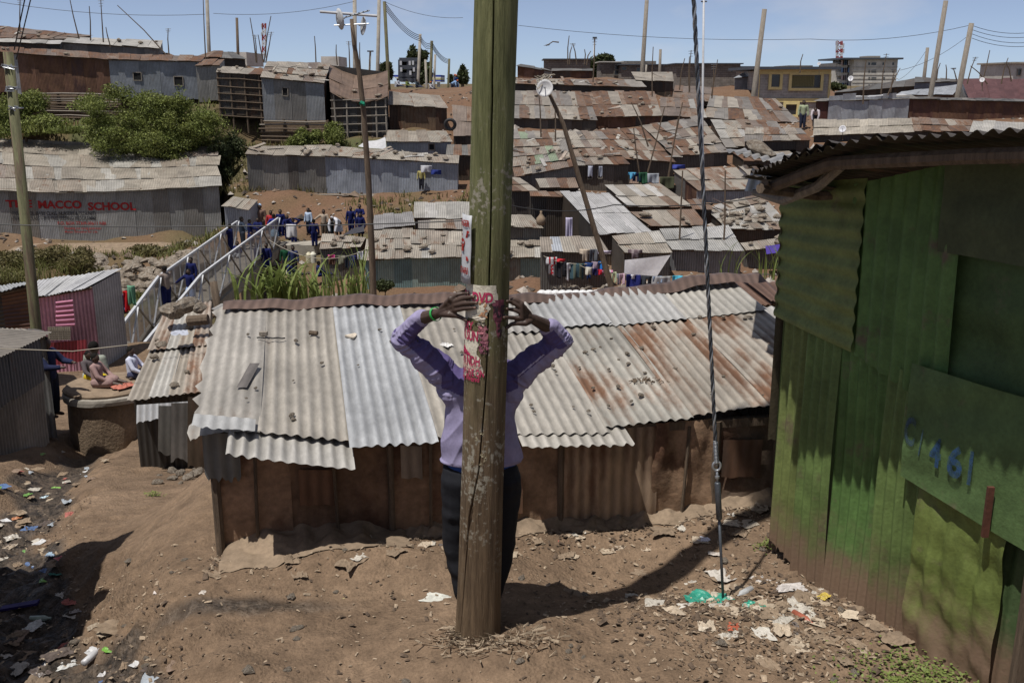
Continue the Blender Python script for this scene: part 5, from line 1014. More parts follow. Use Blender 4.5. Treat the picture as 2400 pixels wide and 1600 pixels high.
for x0, y0, x1, y1 in ((.14, .36, .86, .76), (.14, .76, .86, .36)):
    dx, dy = (x1 - x0), (y1 - y0); L = math.hypot(dx * .45, dy); nx, ny = -dy / L * .055, dx * .45 / L * .022
    blob([(x0 - nx, y0 - ny), (x1 - nx, y1 - ny), (x1 + nx, y1 + ny), (x0 + nx, y0 + ny)], 'crossed_bone')
    for xx, yy in ((x0, y0), (x1, y1)): blob([(xx + .075 * math.cos(t), yy + .022 * math.sin(t)) for t in np.linspace(0, 6.28, 11)[:-1]], 'bone_end')
for a_ in (-.09, .09): mk('eye_socket', [sgp(.5 + a_ + .05 * math.cos(t), .60 + .02 * math.sin(t), .0066) for t in np.linspace(0, 6.28, 11)[:-1]], [tuple(range(10))], M['whitepaint'], sg)

# ------------------------------------------------------------------ the person behind the pole (back against it, hands reaching behind)
YM = 5.06
man = empty('person', (PB[0] + .06, YM, .06), 'person standing behind the wooden pole in a lilac fleece gripping it with both hands', 'person')
def J(px, py, Y): return P(px, py, Y)
sh_l, sh_r = J(1064, 893, YM), J(1190, 895, YM); el_l, el_r = J(944, 790, 5.0), J(1312, 797, 5.0); cu_l, cu_r = J(990, 746, 4.93), J(1283, 765, 4.93)
wr_l, wr_r = J(1024, 735, 4.84), J(1250, 748, 4.85)
neck = J(1128, 868, YM); chest = J(1126, 930, YM); waist = J(1126, 1060, YM); pel = J(1126, 1105, YM)
hd = neck + [0, .03, .20]
body = MB()
def chain(mb, pts, rad, n=10):
    for i in range(len(pts) - 1): mb.capsule(pts[i], pts[i + 1], rad[i], rad[i + 1], n)
chain(body, [neck - [0, 0, .05], neck + [0, .01, .06], hd - [0, 0, .05]], [.058, .05, .055])
body.ell(hd, (.072, .092, .112), 16, 12); body.ell(hd + [0, .045, -.05], (.052, .05, .06), 12, 8); body.ell(hd + [0, .098, -.015], (.014, .018, .022), 8, 6)   # jaw, nose (facing away)
body.ell(hd + [0, .085, -.062], (.026, .014, .012), 8, 6)
for s_ in (-1, 1): body.ell(hd + [s_ * .076, -.005, -.01], (.012, .02, .03), 8, 6)
body.loft([(waist[0], YM, waist[2] - .1, .12, .085), (chest[0], YM, chest[2] - .15, .13, .09), (chest[0], YM, chest[2], .155, .10), (neck[0], YM, neck[2] - .04, .10, .07)], 18)
for sh, el, cu, wr in ((sh_l, el_l, cu_l, wr_l), (sh_r, el_r, cu_r, wr_r)): chain(body, [lerp(sh, chest, .15), sh, el, cu, wr], [.06, .052, .040, .037, .0265])
tipsL = dict(w=(1024, 735), f=[((1056, 700), (1072, 690), (1086, 688), (1097, 687)), ((1064, 707), (1086, 699), (1099, 697), (1111, 695)), ((1064, 716), (1089, 711), (1103, 710), (1117, 709)), ((1066, 727), (1088, 723), (1101, 722), (1114, 721))], th=((1052, 737), (1070, 740), (1083, 745), (1093, 751)))
tipsR = dict(w=(1250, 748), f=[((1222, 712), (1213, 704), (1206, 701), (1199, 701)), ((1222, 721), (1209, 713), (1198, 708), (1189, 706)), ((1222, 733), (1209, 727), (1198, 725), (1188, 724)), ((1223, 745), (1206, 745), (1193, 744), (1181, 744)), ], th=((1232, 757), (1212, 757), (1198, 760), (1188, 768)))
nails = []
for side, H in ((-1, tipsL), (1, tipsR)):
    wr = wr_l if side < 0 else wr_r
    def HP(px, py, lift, k):
        # joint on or beside the pole surface
        Y = 4.74; q = P(px, py, Y); a = ax(q[2]); r_ = pr(q[2]) + lift; dx = q[0] - a[0]
        if abs(dx) < r_ * .985:
            for _ in range(5): q = P(px, py, a[1] - math.sqrt(max(r_ * r_ - (q[0] - a[0]) ** 2, 1e-6)))
        else: q = P(px, py, a[1] - .02 - .25 * max(0, r_ * 1.25 - abs(dx)))
        return q
    mcp = []
    for k, fg in enumerate(H['f']):
        m_ = HP(*fg[0], .03, k); pip = HP(*fg[1], .024, k); dip = HP(*fg[2], .014, k); tip = HP(*fg[3], .0085, k); mcp.append(m_)
        r_ = [.0130, .0114, .0100, .0084] if k else [.0116, .0102, .0090, .0076]
        chain(body, [lerp(wr, m_, .35), m_, pip, dip, tip], [.0155] + r_, 10)
        nv_ = np.array([0, -1, .15]) + np.array([(tip - ax(tip[2]))[0], (tip - ax(tip[2]))[1], 0]) * 6; nv_ /= np.linalg.norm(nv_); nails.append((lerp(dip, tip, 1.02) + nv_ * r_[3] * .86, lerp(tip, dip, -.0) - dip, nv_, r_[3]))
    for a_, b_ in zip(mcp[:-1], mcp[1:]): 
        for t_ in (.4, .75, 1): body.capsule(lerp(wr, a_, t_), lerp(wr, b_, t_), .0150, .0150, 8)
    th = [HP(*q, .02 if i < 2 else .01, 0) for i, q in enumerate(H['th'])]; chain(body, [lerp(wr, th[0], .3), th[0], th[1], th[2], th[3]], [.017, .0165, .0125, .0108, .0092])
    body.capsule(wr, lerp(wr, mcp[2], .5), .025, .019); body.capsule(lerp(wr, mcp[3], .3), th[1], .016, .013)
bm_ = remesh(body, .0036, 3); setv(bm_, getv(bm_) - np.array(man.location)); link('body', bm_, M['skin'], man)
for c, d, n_, r_ in nails:
    d = d / np.linalg.norm(d); s_ = np.cross(d, n_); pts = []
    for i in range(5):
        for j in range(5):
            u_, w_ = (i - 2) / 2, (j - 2) / 2; pts.append(c - d * r_ * .35 + d * u_ * r_ * .75 + s_ * w_ * r_ * .78 * (1 - .15 * u_ ** 2) + n_ * (.0012 - .0030 * w_ ** 2))
    mk('fingernail', pts, gridfaces(5, 5), M['nail'], man, smooth=True)
# cropped hair
hm = MB(); hm.ell(hd + [0, -.012, .026], (.076, .093, .098), 18, 12); hr = remesh(hm, .008, 2); setv(hr, getv(hr) - np.array(man.location)); link('hair', hr, M['hair'], man)
# fleece
fl = MB()
xc = chest[0]; hem = J(1126, 1078, YM)[2]; z_ = lambda py: J(1126, py, YM)[2]
fl.loft([(xc, YM, z_(1080), .225, .125), (xc, YM, z_(1060), .218, .122), (xc, YM, z_(1000), .196, .12), (xc, YM, z_(945), .188, .12), (xc, YM, z_(905), .182, .118), (xc, YM, z_(880), .155, .10), (xc, YM + .01, z_(858), .085, .075), (xc, YM + .01, z_(842), .068, .068)], 28)
for sh, el, cu, sx in ((sh_l, el_l, cu_l, -1), (sh_r, el_r, cu_r, 1)):
    chain(fl, [lerp(sh, chest, .45), sh, lerp(sh, el, .5), el], [.095, .088, .070, .056], 14); chain(fl, [el, lerp(el, cu, .55), lerp(el, cu, .96)], [.056, .054, .050], 14)
    fl.capsule(lerp(sh, el, .12) - [0, 0, .035], lerp(chest, sh, .8) - [0, 0, .12], .07, .07, 12)
flm = remesh(fl, .0055, 7)
v = getv(flm); nrm = np.empty(len(flm.vertices) * 3); flm.vertices.foreach_get('normal', nrm); nrm = nrm.reshape(-1, 3); disp = np.zeros(len(v))
def segdist(p, a, b):
    ab = b - a; t = np.clip(((p - a) @ ab) / (ab @ ab), 0, 1); d = p - (a + t[:, None] * ab); return np.linalg.norm(d, axis=1), t, d
arm = []
for sh, el, cu, sx in ((sh_l, el_l, cu_l, -1), (sh_r, el_r, cu_r, 1)):
    d1, t1, o1 = segdist(v, sh, el); d2, t2, o2 = segdist(v, el, cu); arm.append((d1, t1, o1, d2, t2, o2, sx))
    lenx = np.where(d1 < d2, t1 * .35, .35 + t2 * .2)
    wr_ = np.exp(-((lenx - .34) / .13) ** 2) + .8 * np.exp(-((lenx - .02) / .10) ** 2)
    ang = np.arctan2(np.where(d1 < d2, o1[:, 2], o2[:, 2]), np.where(d1 < d2, o1[:, 1], o2[:, 1]))
    fold = np.array([mnoise.noise(Vector((l_ * 34 + .9 * math.sin(a_ * 1.0 + sx), a_ * .9, sx * 3.0))) for l_, a_ in zip(lenx, ang)])
    onarm = (np.minimum(d1, d2) < .11) & (np.abs(v[:, 0] - xc) > .14)
    disp += np.where(onarm, .011 * wr_ * (1 - np.abs(fold) * 2.6), 0)
tor = np.array([mnoise.noise(Vector((p[0] * 7 + p[2] * 5 * (1 if p[0] > xc else -1), p[1] * 4, p[2] * 3.2))) for p in v]); tor2 = np.array([mnoise.noise(Vector((p[0] * 16 + p[2] * 9 * (1 if p[0] > xc else -1), p[1] * 8, p[2] * 9))) for p in v])
disp += .026 * (.35 - np.abs(tor) * 1.5) + .010 * tor2
v2 = v + nrm * disp[:, None]; v2 = np.where((v[:, 2] < hem + .012)[:, None], v, v2)
setv(flm, v2 - np.array(man.location)); fle = link('fleece_top', flm, mat('lilac_fleece', (.275, .250, .385), .95, .14, 8, .35, spec=.08, dist=.003), man)
flm.materials.append(mat('dark_purple_fleece', (.098, .078, .185), .95, .14, 8, .35, spec=.08, dist=.003)); flm.materials.append(mat('white_piping', (.45, .40, .52), .9, .1, 8, .2, spec=.08))
cen = np.empty(len(flm.polygons) * 3); flm.polygons.foreach_get('center', cen); cen = cen.reshape(-1, 3) + np.array(man.location); mi = np.zeros(len(cen), np.int32)
for sh, el, cu, sx in ((sh_l, el_l, cu_l, -1), (sh_r, el_r, cu_r, 1)):
    d1, t1, o1 = segdist(cen, sh, el); d2, t2, o2 = segdist(cen, el, cu); ou = np.abs(cen[:, 0] - xc) > .10
    upr = (d1 <= d2) & (d1 < .13) & ou; frm = (d2 < d1) & (d2 < .1)
    axis_ = (el - sh) / np.linalg.norm(el - sh); upv = np.array([0, 0, 1.0]) - axis_ * axis_[2]; upv /= np.linalg.norm(upv); s1 = o1 @ upv
    fa = (cu - el) / np.linalg.norm(cu - el); outv = np.array([-1.0 * (-sx) * -1, 0, 0]); outv = np.array([sx * 1.0, 0, .6]); outv = outv - fa * (outv @ fa); outv /= np.linalg.norm(outv); s2 = o2 @ outv
    mi = np.where(upr & (s1 > -.012 + .03 * t1 * 0), 1, mi); mi = np.where(frm & (s2 < .022) & (t2 < .93), 1, mi)
    if sx > 0: mi = np.where(upr & (np.abs(s1 + .002) < .0035) & (t1 < .75), 2, mi)
mi = np.where((cen[:, 2] > z_(925) + (np.abs(cen[:, 0] - xc)) * .30) & (np.abs(cen[:, 0] - xc) < .2), 1, mi)
flm.polygons.foreach_set('material_index', mi)
# undershirt hem, trousers, shoes, wristband
us = MB(); us.loft([(xc, YM, z_(1098), .185, .108), (xc, YM, z_(1082), .192, .112), (xc, YM, z_(1060), .19, .11)], 26); us.build('undershirt', M['cloth'], man, (.03, .075, .28), True)
tr = MB()
hl, hr_ = J(1080, 1115, YM), J(1176, 1115, YM); kl, kr = J(1076, 1270, YM + .03), J(1172, 1270, YM + .03); al, ar = J(1092, 1398, YM + .01), J(1150, 1402, YM + .01)
tr.loft([(xc, YM, z_(1088), .178, .105), (xc, YM, z_(1110), .196, .118), (xc, YM, z_(1150), .20, .12)], 24)
for h_, k_, a_ in ((hl, kl, al), (hr_, kr, ar)): chain(tr, [h_, lerp(h_, k_, .5), k_, lerp(k_, a_, .6), a_], [.108, .102, .088, .074, .052], 14)
trm = remesh(tr, .009, 5); v = getv(trm); nrm = np.empty(len(v) * 3); trm.vertices.foreach_get('normal', nrm); nrm = nrm.reshape(-1, 3)
dd = np.array([.016 * (.3 - abs(mnoise.noise(Vector((p[0] * 9, p[1] * 5, p[2] * 4.5))))) + .008 * mnoise.noise(Vector((p[0] * 6, p[1] * 6, p[2] * 17))) for p in v]); setv(trm, v + nrm * dd[:, None] - np.array(man.location)); link('trousers', trm, mat('black_trousers', (.016, .017, .021), .85, .2, 10, .25, spec=.15, dist=.003), man)
for a_ in (al, ar):
    g_ = gz1(a_[0], a_[1]); sb = MB(); sb.capsule((a_[0], YM - .03, g_ + .05), (a_[0], YM + .14, g_ + .042), .04, .036, 12); sb.capsule((a_[0], YM, g_ + .08), (a_[0], YM, a_[2]), .035, .035, 10); sm = remesh(sb, .008, 3); setv(sm, getv(sm) - np.array(man.location)); link('shoe', sm, M['cable'], man)
wb = MB(); c_ = lerp(cu_l, wr_l, .92); fd = wr_l - cu_l; fd = fd / np.linalg.norm(fd)
for k in (0, 1):
    t_ = np.array([.25, 0, 1.0]) if k == 0 else np.array([0, 1.0, 0]); t_ = t_ - fd * (t_ @ fd); t_ /= np.linalg.norm(t_)
    if k == 0: e1_ = t_
    else: e2_ = np.cross(fd, e1_)
ring = [(.0335, -.007), (.0355, -.006), (.0355, .006), (.0335, .007)]; V = []
for i in range(28):
    t_ = 2 * math.pi * i / 28
    for r_, w_ in ring: V.append(c_ + (e1_ * math.cos(t_) + e2_ * math.sin(t_)) * r_ + fd * w_)
f = []
for i in range(28):
    for j in range(4): f.append((i * 4 + j, i * 4 + (j + 1) % 4, ((i + 1) % 28) * 4 + (j + 1) % 4, ((i + 1) % 28) * 4 + j))
mk('wristband', V, f, M['plastic'], man, (.03, .38, .07), smooth=False)

# ------------------------------------------------------------------ stay wire with turnbuckle
W0, W1 = np.array([1.265, 5.38, -.05]), np.array([.91, 5.25, 3.35])
def wp(z): return lerp(W0, W1, (z + .05) / 3.4)
st = empty('stay_wire', (W0[0], W0[1], 0), 'taut steel stay wire with eye bolt and turnbuckle anchored in the litter', 'wire')
MB().tube([wp(-.15), wp(.50)], .0085, 8).build('anchor_rod', M['darksteel'], st, smooth=True)
MB().tube([wp(.49), wp(.495), wp(.72), wp(.725)], [.014, .018, .017, .013], 12).build('turnbuckle', M['darksteel'], st, smooth=True)
MB().tube([wp(.72), wp(.80)], .0075, 8).build('eye_bolt_shank', M['steel'], st, smooth=True); MB().tube([wp(.752), wp(.764)], .013, 8).build('lock_nut', M['steel'], st)
c_ = wp(.826); V = [c_ + [.022 * math.cos(t), 0, .027 * math.sin(t)] for t in np.linspace(0, 2 * math.pi, 25)]; MB().tube(V, .0075, 8, False).build('eye', M['steel'], st, smooth=True)
V = [wp(.845 + .135 * k / 160) + np.array([.011 * math.cos(k * .62), .011 * math.sin(k * .62), 0]) for k in range(161)]; MB().tube(V, .0035, 5).build('wire_wrap', M['steel'], st, smooth=True)
V2 = [wp(.83), wp(.90), wp(.98)]; MB().tube(V2, .009, 8).build('wire_end', M['steel'], st)
for k in range(3):
    V = [wp(.97 + 2.38 * j / 150) + .0062 * np.array([math.cos(j * .55 + k * 2.094), math.sin(j * .55 + k * 2.094), 0]) for j in range(151)] + [ax(7.8) + [.05, .05, 0]]
    MB().tube(V, .0062, 5).build('cable_strand', M['steel'] if k == 0 else M['darksteel'], st, smooth=True)
# ------------------------------------------------------------------ small figures
_fig = {}
def fig_meshes(pose, lower):
    """unit-height figure facing -Y, feet at z=0 (seat at z=0 when sitting): body, top, lower garment, hair"""
    key = (pose, lower)
    if key in _fig: return _fig[key]
    hip, shz, hz_ = .50, .79, .915
    Jt = dict(hl=(-.055, 0, hip), hr=(.055, 0, hip), kl=(-.06, -.01, .27), kr=(.06, -.01, .27), al=(-.06, .0, .04), ar=(.06, .0, .04), sl=(-.115, 0, shz), sr=(.115, 0, shz), el=(-.16, .0, .62), er=(.16, .0, .62), wl=(-.165, -.04, .47), wr=(.165, -.04, .47))
    if pose == 'lean': Jt.update(el=(-.17, -.10, .66), er=(.17, -.10, .66), wl=(-.12, -.25, .66), wr=(.12, -.25, .66))
    if pose == 'out': Jt.update(el=(-.24, -.03, .70), wl=(-.37, -.05, .60), er=(.18, -.05, .63), wr=(.25, -.10, .52))
    if pose == 'head': Jt.update(el=(-.24, -.03, .90), er=(.24, -.03, .90), wl=(-.06, -.06, .99), wr=(.06, -.06, .99))
    if pose == 'walk': Jt.update(kl=(-.06, -.10, .28), al=(-.06, -.10, .04), kr=(.06, .03, .27), ar=(.06, .14, .06), el=(-.16, .06, .63), wl=(-.16, .04, .49), er=(.16, -.06, .63), wr=(.15, -.16, .54))
    if pose == 'sit':
        for k in ('sl', 'sr', 'el', 'er', 'wl', 'wr'): Jt[k] = (Jt[k][0], Jt[k][1], Jt[k][2] - .44)
        Jt.update(hl=(-.06, 0, .07), hr=(.06, 0, .07), kl=(-.09, -.24, .09), kr=(.09, -.24, .09), al=(-.08, -.45, .05), ar=(.08, -.45, .05), el=(-.16, -.10, .20), er=(.16, -.10, .20), wl=(-.11, -.24, .12), wr=(.11, -.24, .12)); shz -= .44; hz_ -= .44; hip = .07
    if pose == 'bend': 
        for k in ('sl', 'sr'): Jt[k] = (Jt[k][0], -.30, .62)
        Jt.update(el=(-.14, -.36, .45), er=(.14, -.36, .45), wl=(-.10, -.38, .28), wr=(.10, -.38, .28)); 
    fwd = -.40 if pose == 'bend' else 0; hd_ = (0, fwd, .68) if pose == 'bend' else (0, -.005, hz_)
    V = lambda k: Vector(Jt[k]); nk = (V('sl') + V('sr')) / 2 + Vector((0, 0, .045)); pv = (V('hl') + V('hr')) / 2; ch = pv.lerp(nk, .72)
    b = MB(); t = MB(); lo = MB()
    b.ell(hd_, (.058, .066, .078), 14, 10); b.ell(Vector(hd_) + Vector((0, -.062, -.01)), (.012, .012, .014), 6, 5)
    for s_ in (-1, 1): b.ell(Vector(hd_) + Vector((s_ * .06, 0, -.008)), (.010, .014, .02), 6, 5)
    b.capsule(nk - Vector((0, 0, .03)), Vector(hd_) - Vector((0, 0, .05)), .032, .032); b.capsule(pv, ch, .075, .082); b.capsule(ch, nk - Vector((0, 0, .03)), .08, .05)
    for s_ in 'lr':
        chain(b, [V('s' + s_), V('e' + s_), V('w' + s_)], [.036, .029, .021]); d = (V('w' + s_) - V('e' + s_)).normalized(); b.capsule(V('w' + s_), V('w' + s_) + d * .055, .02, .015)
        sidev = Vector((1, 0, 0)) if s_ == 'l' else Vector((-1, 0, 0)); b.capsule(V('w' + s_) + d * .02, V('w' + s_) + d * .04 + sidev * .025, .008, .007, 6)
        chain(b, [V('h' + s_), V('k' + s_), V('a' + s_)], [.058, .042, .028]); b.capsule(V('a' + s_) + Vector((0, .01, -.012)), V('a' + s_) + Vector((0, -.085, -.02)), .028, .022)
        chain(t, [V('s' + s_).lerp(ch, .3), V('s' + s_), V('e' + s_), V('e' + s_).lerp(V('w' + s_), .9)], [.06, .049, .041, .032])
        if lower == 'trousers': chain(lo, [V('h' + s_), V('k' + s_), V('k' + s_).lerp(V('a' + s_), .92)], [.074, .058, .045])
        if lower == 'shorts': chain(lo, [V('h' + s_), V('h' + s_).lerp(V('k' + s_), .92)], [.075, .07])
    t.capsule(pv + Vector((0, 0, .02)), ch, .092, .098, 12); t.capsule(ch, nk - Vector((0, 0, .04)), .096, .06, 12)
    if lower == 'skirt':
        if pose in ('sit',): 
            for s_ in 'lr': chain(lo, [V('h' + s_), V('k' + s_)], [.085, .085])
        else: lo.loft([(pv.x, pv.y, hip + .03, .085, .075), (pv.x, pv.y, hip - .1, .125, .11), (pv.x, pv.y - .01, hip - .26, .155, .135)], 16)
    lo.capsule(pv, pv + Vector((0, 0, .03)), .086, .086)
    h = MB(); h.ell(Vector(hd_) + Vector((0, .010, .020)), (.061, .066, .068), 12, 8)
    r = [remesh(b, .010, 3), remesh(t, .012, 3), remesh(lo, .012, 2), remesh(h, .014, 1)]
    _fig[key] = r; return r
NAVY = (.012, .016, .075); WHITE = (.62, .62, .64); PB_ = (.22, .30, .48)
def person(p, H, face, pose, lower, ctop, clow, label, group=None, skin=None, z=None, hat=None):
    """p = position of the feet (or seat); face = heading in degrees the figure looks to, 0 = +Y (away), 180 = towards the camera"""
    b, t, lo, h = fig_meshes(pose, lower)
    root = empty('person', p, label, 'person', group); root.rotation_euler = (0, 0, R(180 - face)); root.scale = (H, H, H)
    link('body', b, M['skin'], root); link('upper_garment', t, M['cloth'], root, ctop); link('lower_garment', lo, M['cloth'], root, clow)
    if hat: hc = h.copy(); hc.materials.clear(); link('cap', hc, M['cloth'], root, hat)
    else: link('hair', h, M['hair'], root)
    return root

# ------------------------------------------------------------------ footbridge
def PZ(px, py, z): k = kz(py); return P(px, py, (z - CZ) / k)
RT = -3.0; DK = -4.12
L_ = [P(248, 812, 24.2), PZ(372, 648, RT), PZ(463, 584, RT), PZ(556, 519, RT)]; Rr = [P(330, 815, 24.0), PZ(470, 645, RT), PZ(560, 578, RT), PZ(652, 511, RT)]
L_[1][2] = L_[2][2] = L_[3][2] = RT
br_ = empty('footbridge', lerp(L_[0], Rr[0], .5) - [0, 0, 1.1], 'white railed footbridge with mesh side panels crossing the valley to the school', 'bridge')
def deckpt(q): return np.array([q[0], q[1], q[2] - 1.12])
for nm, Q in (('left', L_), ('right', Rr)):
    for a, b in zip(Q[:-1], Q[1:]):
        MB().bar(a, b, .075, .075).build('handrail', M['whitepaint'], br_)
        MB().bar(deckpt(a) + [0, 0, .05], deckpt(b) + [0, 0, .05], .10, .12).build('bottom_chord', M['wood_grey'], br_)
        n = max(3, int(np.linalg.norm(b - a) / 1.7))
        for i in range(n):
            q0, q1 = lerp(a, b, i / n), lerp(a, b, (i + 1) / n); d0, d1 = deckpt(q0), deckpt(q1); o_ = np.array([-.04, 0, 0])
            mk('mesh_panel', [d0 + o_, d1 + o_, q1 + o_, q0 + o_], [(0, 1, 2, 3)], M['meshpanel'], br_)
            MB().bar(d0, q0, .045, .045).build('baluster', M['whitepaint'], br_)
            MB().bar((d0 if i % 2 else q0) - o_ * 2, (q1 if i % 2 else d1) - o_ * 2, .045, .045).build('diagonal_brace', M['whitepaint'] if i % 2 else M['wood_grey'], br_)
            m_ = lerp(q0, q1, .5); MB().bar(deckpt(m_), m_, .03, .03).build('baluster', M['whitepaint'], br_)
for (a, b), (c, d) in zip(zip(L_[:-1], L_[1:]), zip(Rr[:-1], Rr[1:])):
    n = 6
    for i in range(n):
        p0, p1, p2, p3 = deckpt(lerp(a, b, i / n)), deckpt(lerp(c, d, i / n)), deckpt(lerp(c, d, (i + 1) / n - .004)), deckpt(lerp(a, b, (i + 1) / n - .004)); dn = np.array([0, 0, -.16])
        mk('deck_slab', [p0, p1, p2, p3, p0 + dn, p1 + dn, p2 + dn, p3 + dn], [(0, 1, 2, 3), (7, 6, 5, 4), (0, 4, 5, 1), (1, 5, 6, 2), (2, 6, 7, 3), (3, 7, 4, 0)], M['concrete'], br_)
for Q in (L_, Rr):
    for a, b in zip(Q[1:-1], Q[2:]): MB().bar(deckpt(a) - [0, 0, .34], deckpt(b) - [0, 0, .34], .16, .36).build('girder', M['concrete'], br_)
for t in (.35, 1.0):
    q = lerp(deckpt(lerp(L_[2], Rr[2], .5)), deckpt(lerp(L_[3], Rr[3], .5)), t) - [0, .2, .5]
    for sx in (-.55, .55):
        mb = MB(); mb.loft([(q[0] + sx, q[1], q[2] + .1, .38, .3), (q[0] + sx, q[1], q[2] - 1.5, .36, .3), (q[0] + sx, q[1], q[2] - 5, .5, .34)], 4); mb.build('pier', M['concrete'], br_)
ab = lerp(deckpt(L_[3]), deckpt(Rr[3]), .5); mb = MB(); mb.box((ab[0] - 1.2, ab[1] - .1, ab[2] - 4), (ab[0] + 2.6, ab[1] + 1.2, ab[2] - .02)); mb.build('abutment', M['concrete'], br_)
def onbridge(t, w_):
    k = min(int(t), 2); u = t - k; return deckpt(lerp(lerp(L_[k], L_[k + 1], u), lerp(Rr[k], Rr[k + 1], u), w_))
person(onbridge(1.02, .12), 1.45, 300, 'lean', 'trousers', (.21, .17, .15), NAVY, 'person in a grey-brown jumper leaning on the bend of the bridge railing')
person(onbridge(1.15, .55), 1.20, 190, 'out', 'skirt', NAVY, (.30, .42, .68), 'schoolchild in navy jumper and pale blue skirt holding one arm out on the footbridge', 'schoolchildren in navy uniform')
person(onbridge(1.55, .22), 1.22, 200, 'stand', 'skirt', NAVY, NAVY, 'schoolchild in a navy jumper with a white collar standing alone on the bridge deck', 'schoolchildren in navy uniform')
person(onbridge(2.72, .05), 1.30, 280, 'lean', 'trousers', NAVY, NAVY, 'schoolchild in navy leaning on the far railing of the bridge', 'schoolchildren in navy uniform')
person(onbridge(2.86, .22), 1.45, 60, 'out', 'trousers', (.03, .04, .06), (.03, .035, .05), 'older pupil in a dark jacket beside the railing at the school end')
person(onbridge(2.93, .35), 1.25, 60, 'lean', 'skirt', NAVY, NAVY, 'schoolchild in a navy skirt and white socks beside the older pupil', 'schoolchildren in navy uniform')
person(onbridge(2.62, .30), 1.15, 180, 'sit', 'trousers', NAVY, (.4, .42, .46), 'schoolchild sitting on the bridge deck against the railing', 'schoolchildren in navy uniform')
def gp(px, py, Y): q = P(px, py, Y); q[2] = gz1(q[0], q[1]) ; return q
def atpx(px, pyfoot, Y, H): return P(px, pyfoot, Y)
for px, py, Y, H, face, pose, low, ct, cl, lab in (
    (608, 575, 46.5, 1.32, 190, 'lean', 'skirt', NAVY, NAVY, 'schoolchild in navy behind the railing near the school porch'),
    (613, 560, 47.5, 1.70, 180, 'stand', 'trousers', (.17, .11, .085), (.08, .06, .05), 'adult in a brown coat and pale blue cap beside the stone post'),
    (645, 570, 45.2, 1.35, 330, 'lean', 'skirt', (.02, .03, .22), (.22, .36, .52), 'pupil in a bright blue jumper and light blue skirt leaning over the bridge end'),
    (638, 560, 46.6, 1.35, 180, 'stand', 'trousers', (.32, .03, .035), NAVY, 'person in a red top behind the bright blue jumper'),
    (660, 556, 46.8, 1.32, 180, 'stand', 'trousers', NAVY, NAVY, 'schoolchild with a white collar standing at the head of the bridge'),
    (676, 566, 46.2, 1.25, 170, 'lean', 'trousers', NAVY, NAVY, 'schoolchild in navy leaning on the landing rail'),
    (690, 574, 45.6, 1.25, 180, 'head', 'trousers', NAVY, NAVY, 'schoolchild with both hands on head at the end of the landing'),
    (725, 549, 47, 1.25, 210, 'stand', 'trousers', (.36, .44, .56), (.012, .016, .03), 'child in a blue and white striped shirt on the bare slope'),
    (738, 578, 44.5, 1.25, 0, 'stand', 'trousers', NAVY, NAVY, 'schoolchild in navy walking down the dirt path below the slope'),
    (761, 556, 46.2, 1.30, 180, 'out', 'trousers', (.33, .27, .21), (.08, .065, .05), 'child in a cream shirt on the slope'),
    (776, 560, 45.5, 1.30, 150, 'bend', 'trousers', (.02, .03, .04), (.02, .025, .03), 'person in black bending over on the slope'),
    (795, 560, 45, 1.45, 200, 'bend', 'skirt', (.55, .56, .60), (.5, .5, .55), 'person in a white headscarf and gown on the slope'),
    (824, 547, 46, 1.25, 180, 'stand', 'trousers', NAVY, NAVY, 'schoolchild in navy to the left of the dark netting'),
    (845, 542, 46, 1.25, 180, 'lean', 'trousers', NAVY, NAVY, 'schoolchild in navy behind the dark netting'),
    (846, 562, 44, 1.2, 180, 'stand', 'skirt', NAVY, NAVY, 'schoolchild in navy half hidden by the roof edge'),
    (748, 648, 39.5, 1.15, 60, 'sit', 'trousers', NAVY, NAVY, 'schoolchild in navy sitting against the brown hut'),
    (680, 648, 40, 1.2, 60, 'sit', 'trousers', NAVY, NAVY, 'schoolchild in navy sitting below the bridge landing'),
    (605, 640, 41, 1.3, 90, 'stand', 'trousers', NAVY, NAVY, 'schoolchild in navy in the shade under the bridge'),
    (628, 642, 40.8, 1.3, 200, 'stand', 'skirt', NAVY, NAVY, 'schoolchild in a navy skirt in the shade under the bridge')):
    person(P(px, py, Y), H, face, pose, low, ct, cl, lab, 'schoolchildren in navy uniform' if ct is NAVY else None, hat=(.35, .5, .68) if 'cap' in lab else ((.4, .4, .42) if 'headscarf' in lab else None))
for px, py, Y, H, ct, lab, pose in ((672, 607, 41.5, 1.3, (.012, .06, .03), 'person in dark green under the bridge landing', 'stand'), (690, 617, 41.2, 1.25, (.03, .04, .10), 'person with a pale headband under the bridge landing', 'stand'),
    (988, 304, 51.2, 1.15, (.34, .30, .12), 'child in a yellow shirt against the pale blue zinc wall', 'stand')):
    p = P(px, 645 if 'bridge' in lab else 445, Y); person(p, H, 180, pose, 'trousers', ct, (.03, .03, .04), lab)

# ------------------------------------------------------------------ near left: well, children, kiosk corner
wc = P(270, 1032, 15.5); wc[2] = gz1(wc[0], wc[1]) - .05
wl2 = empty('concrete_well', wc, 'round mud-plastered well ring with a rim where children sit', 'well')
ztop = P(270, 915, 15.2)[2]; zrim = P(270, 945, 15.0)[2]
def ring(rad, z0, z1, n=40, s=0): 
    mb = MB(); mb.loft([(wc[0], wc[1], z, rad * k, rad * k) for z, k in ((z0, 1), ((z0 + z1) / 2, 1.01), (z1 - .02, 1), (z1, .96))], n); v = np.array(mb.v); a = np.arctan2(v[:, 1] - wc[1], v[:, 0] - wc[0]); d = .03 * fbm(a * 3, v[:, 2] * 4, 4, s); v[:, 0] += d * np.cos(a); v[:, 1] += d * np.sin(a); return v, mb.f
v, f = ring(.66, wc[2], zrim, 60, 3); mk('drum', v, f, M['mud'], wl2, smooth=False)
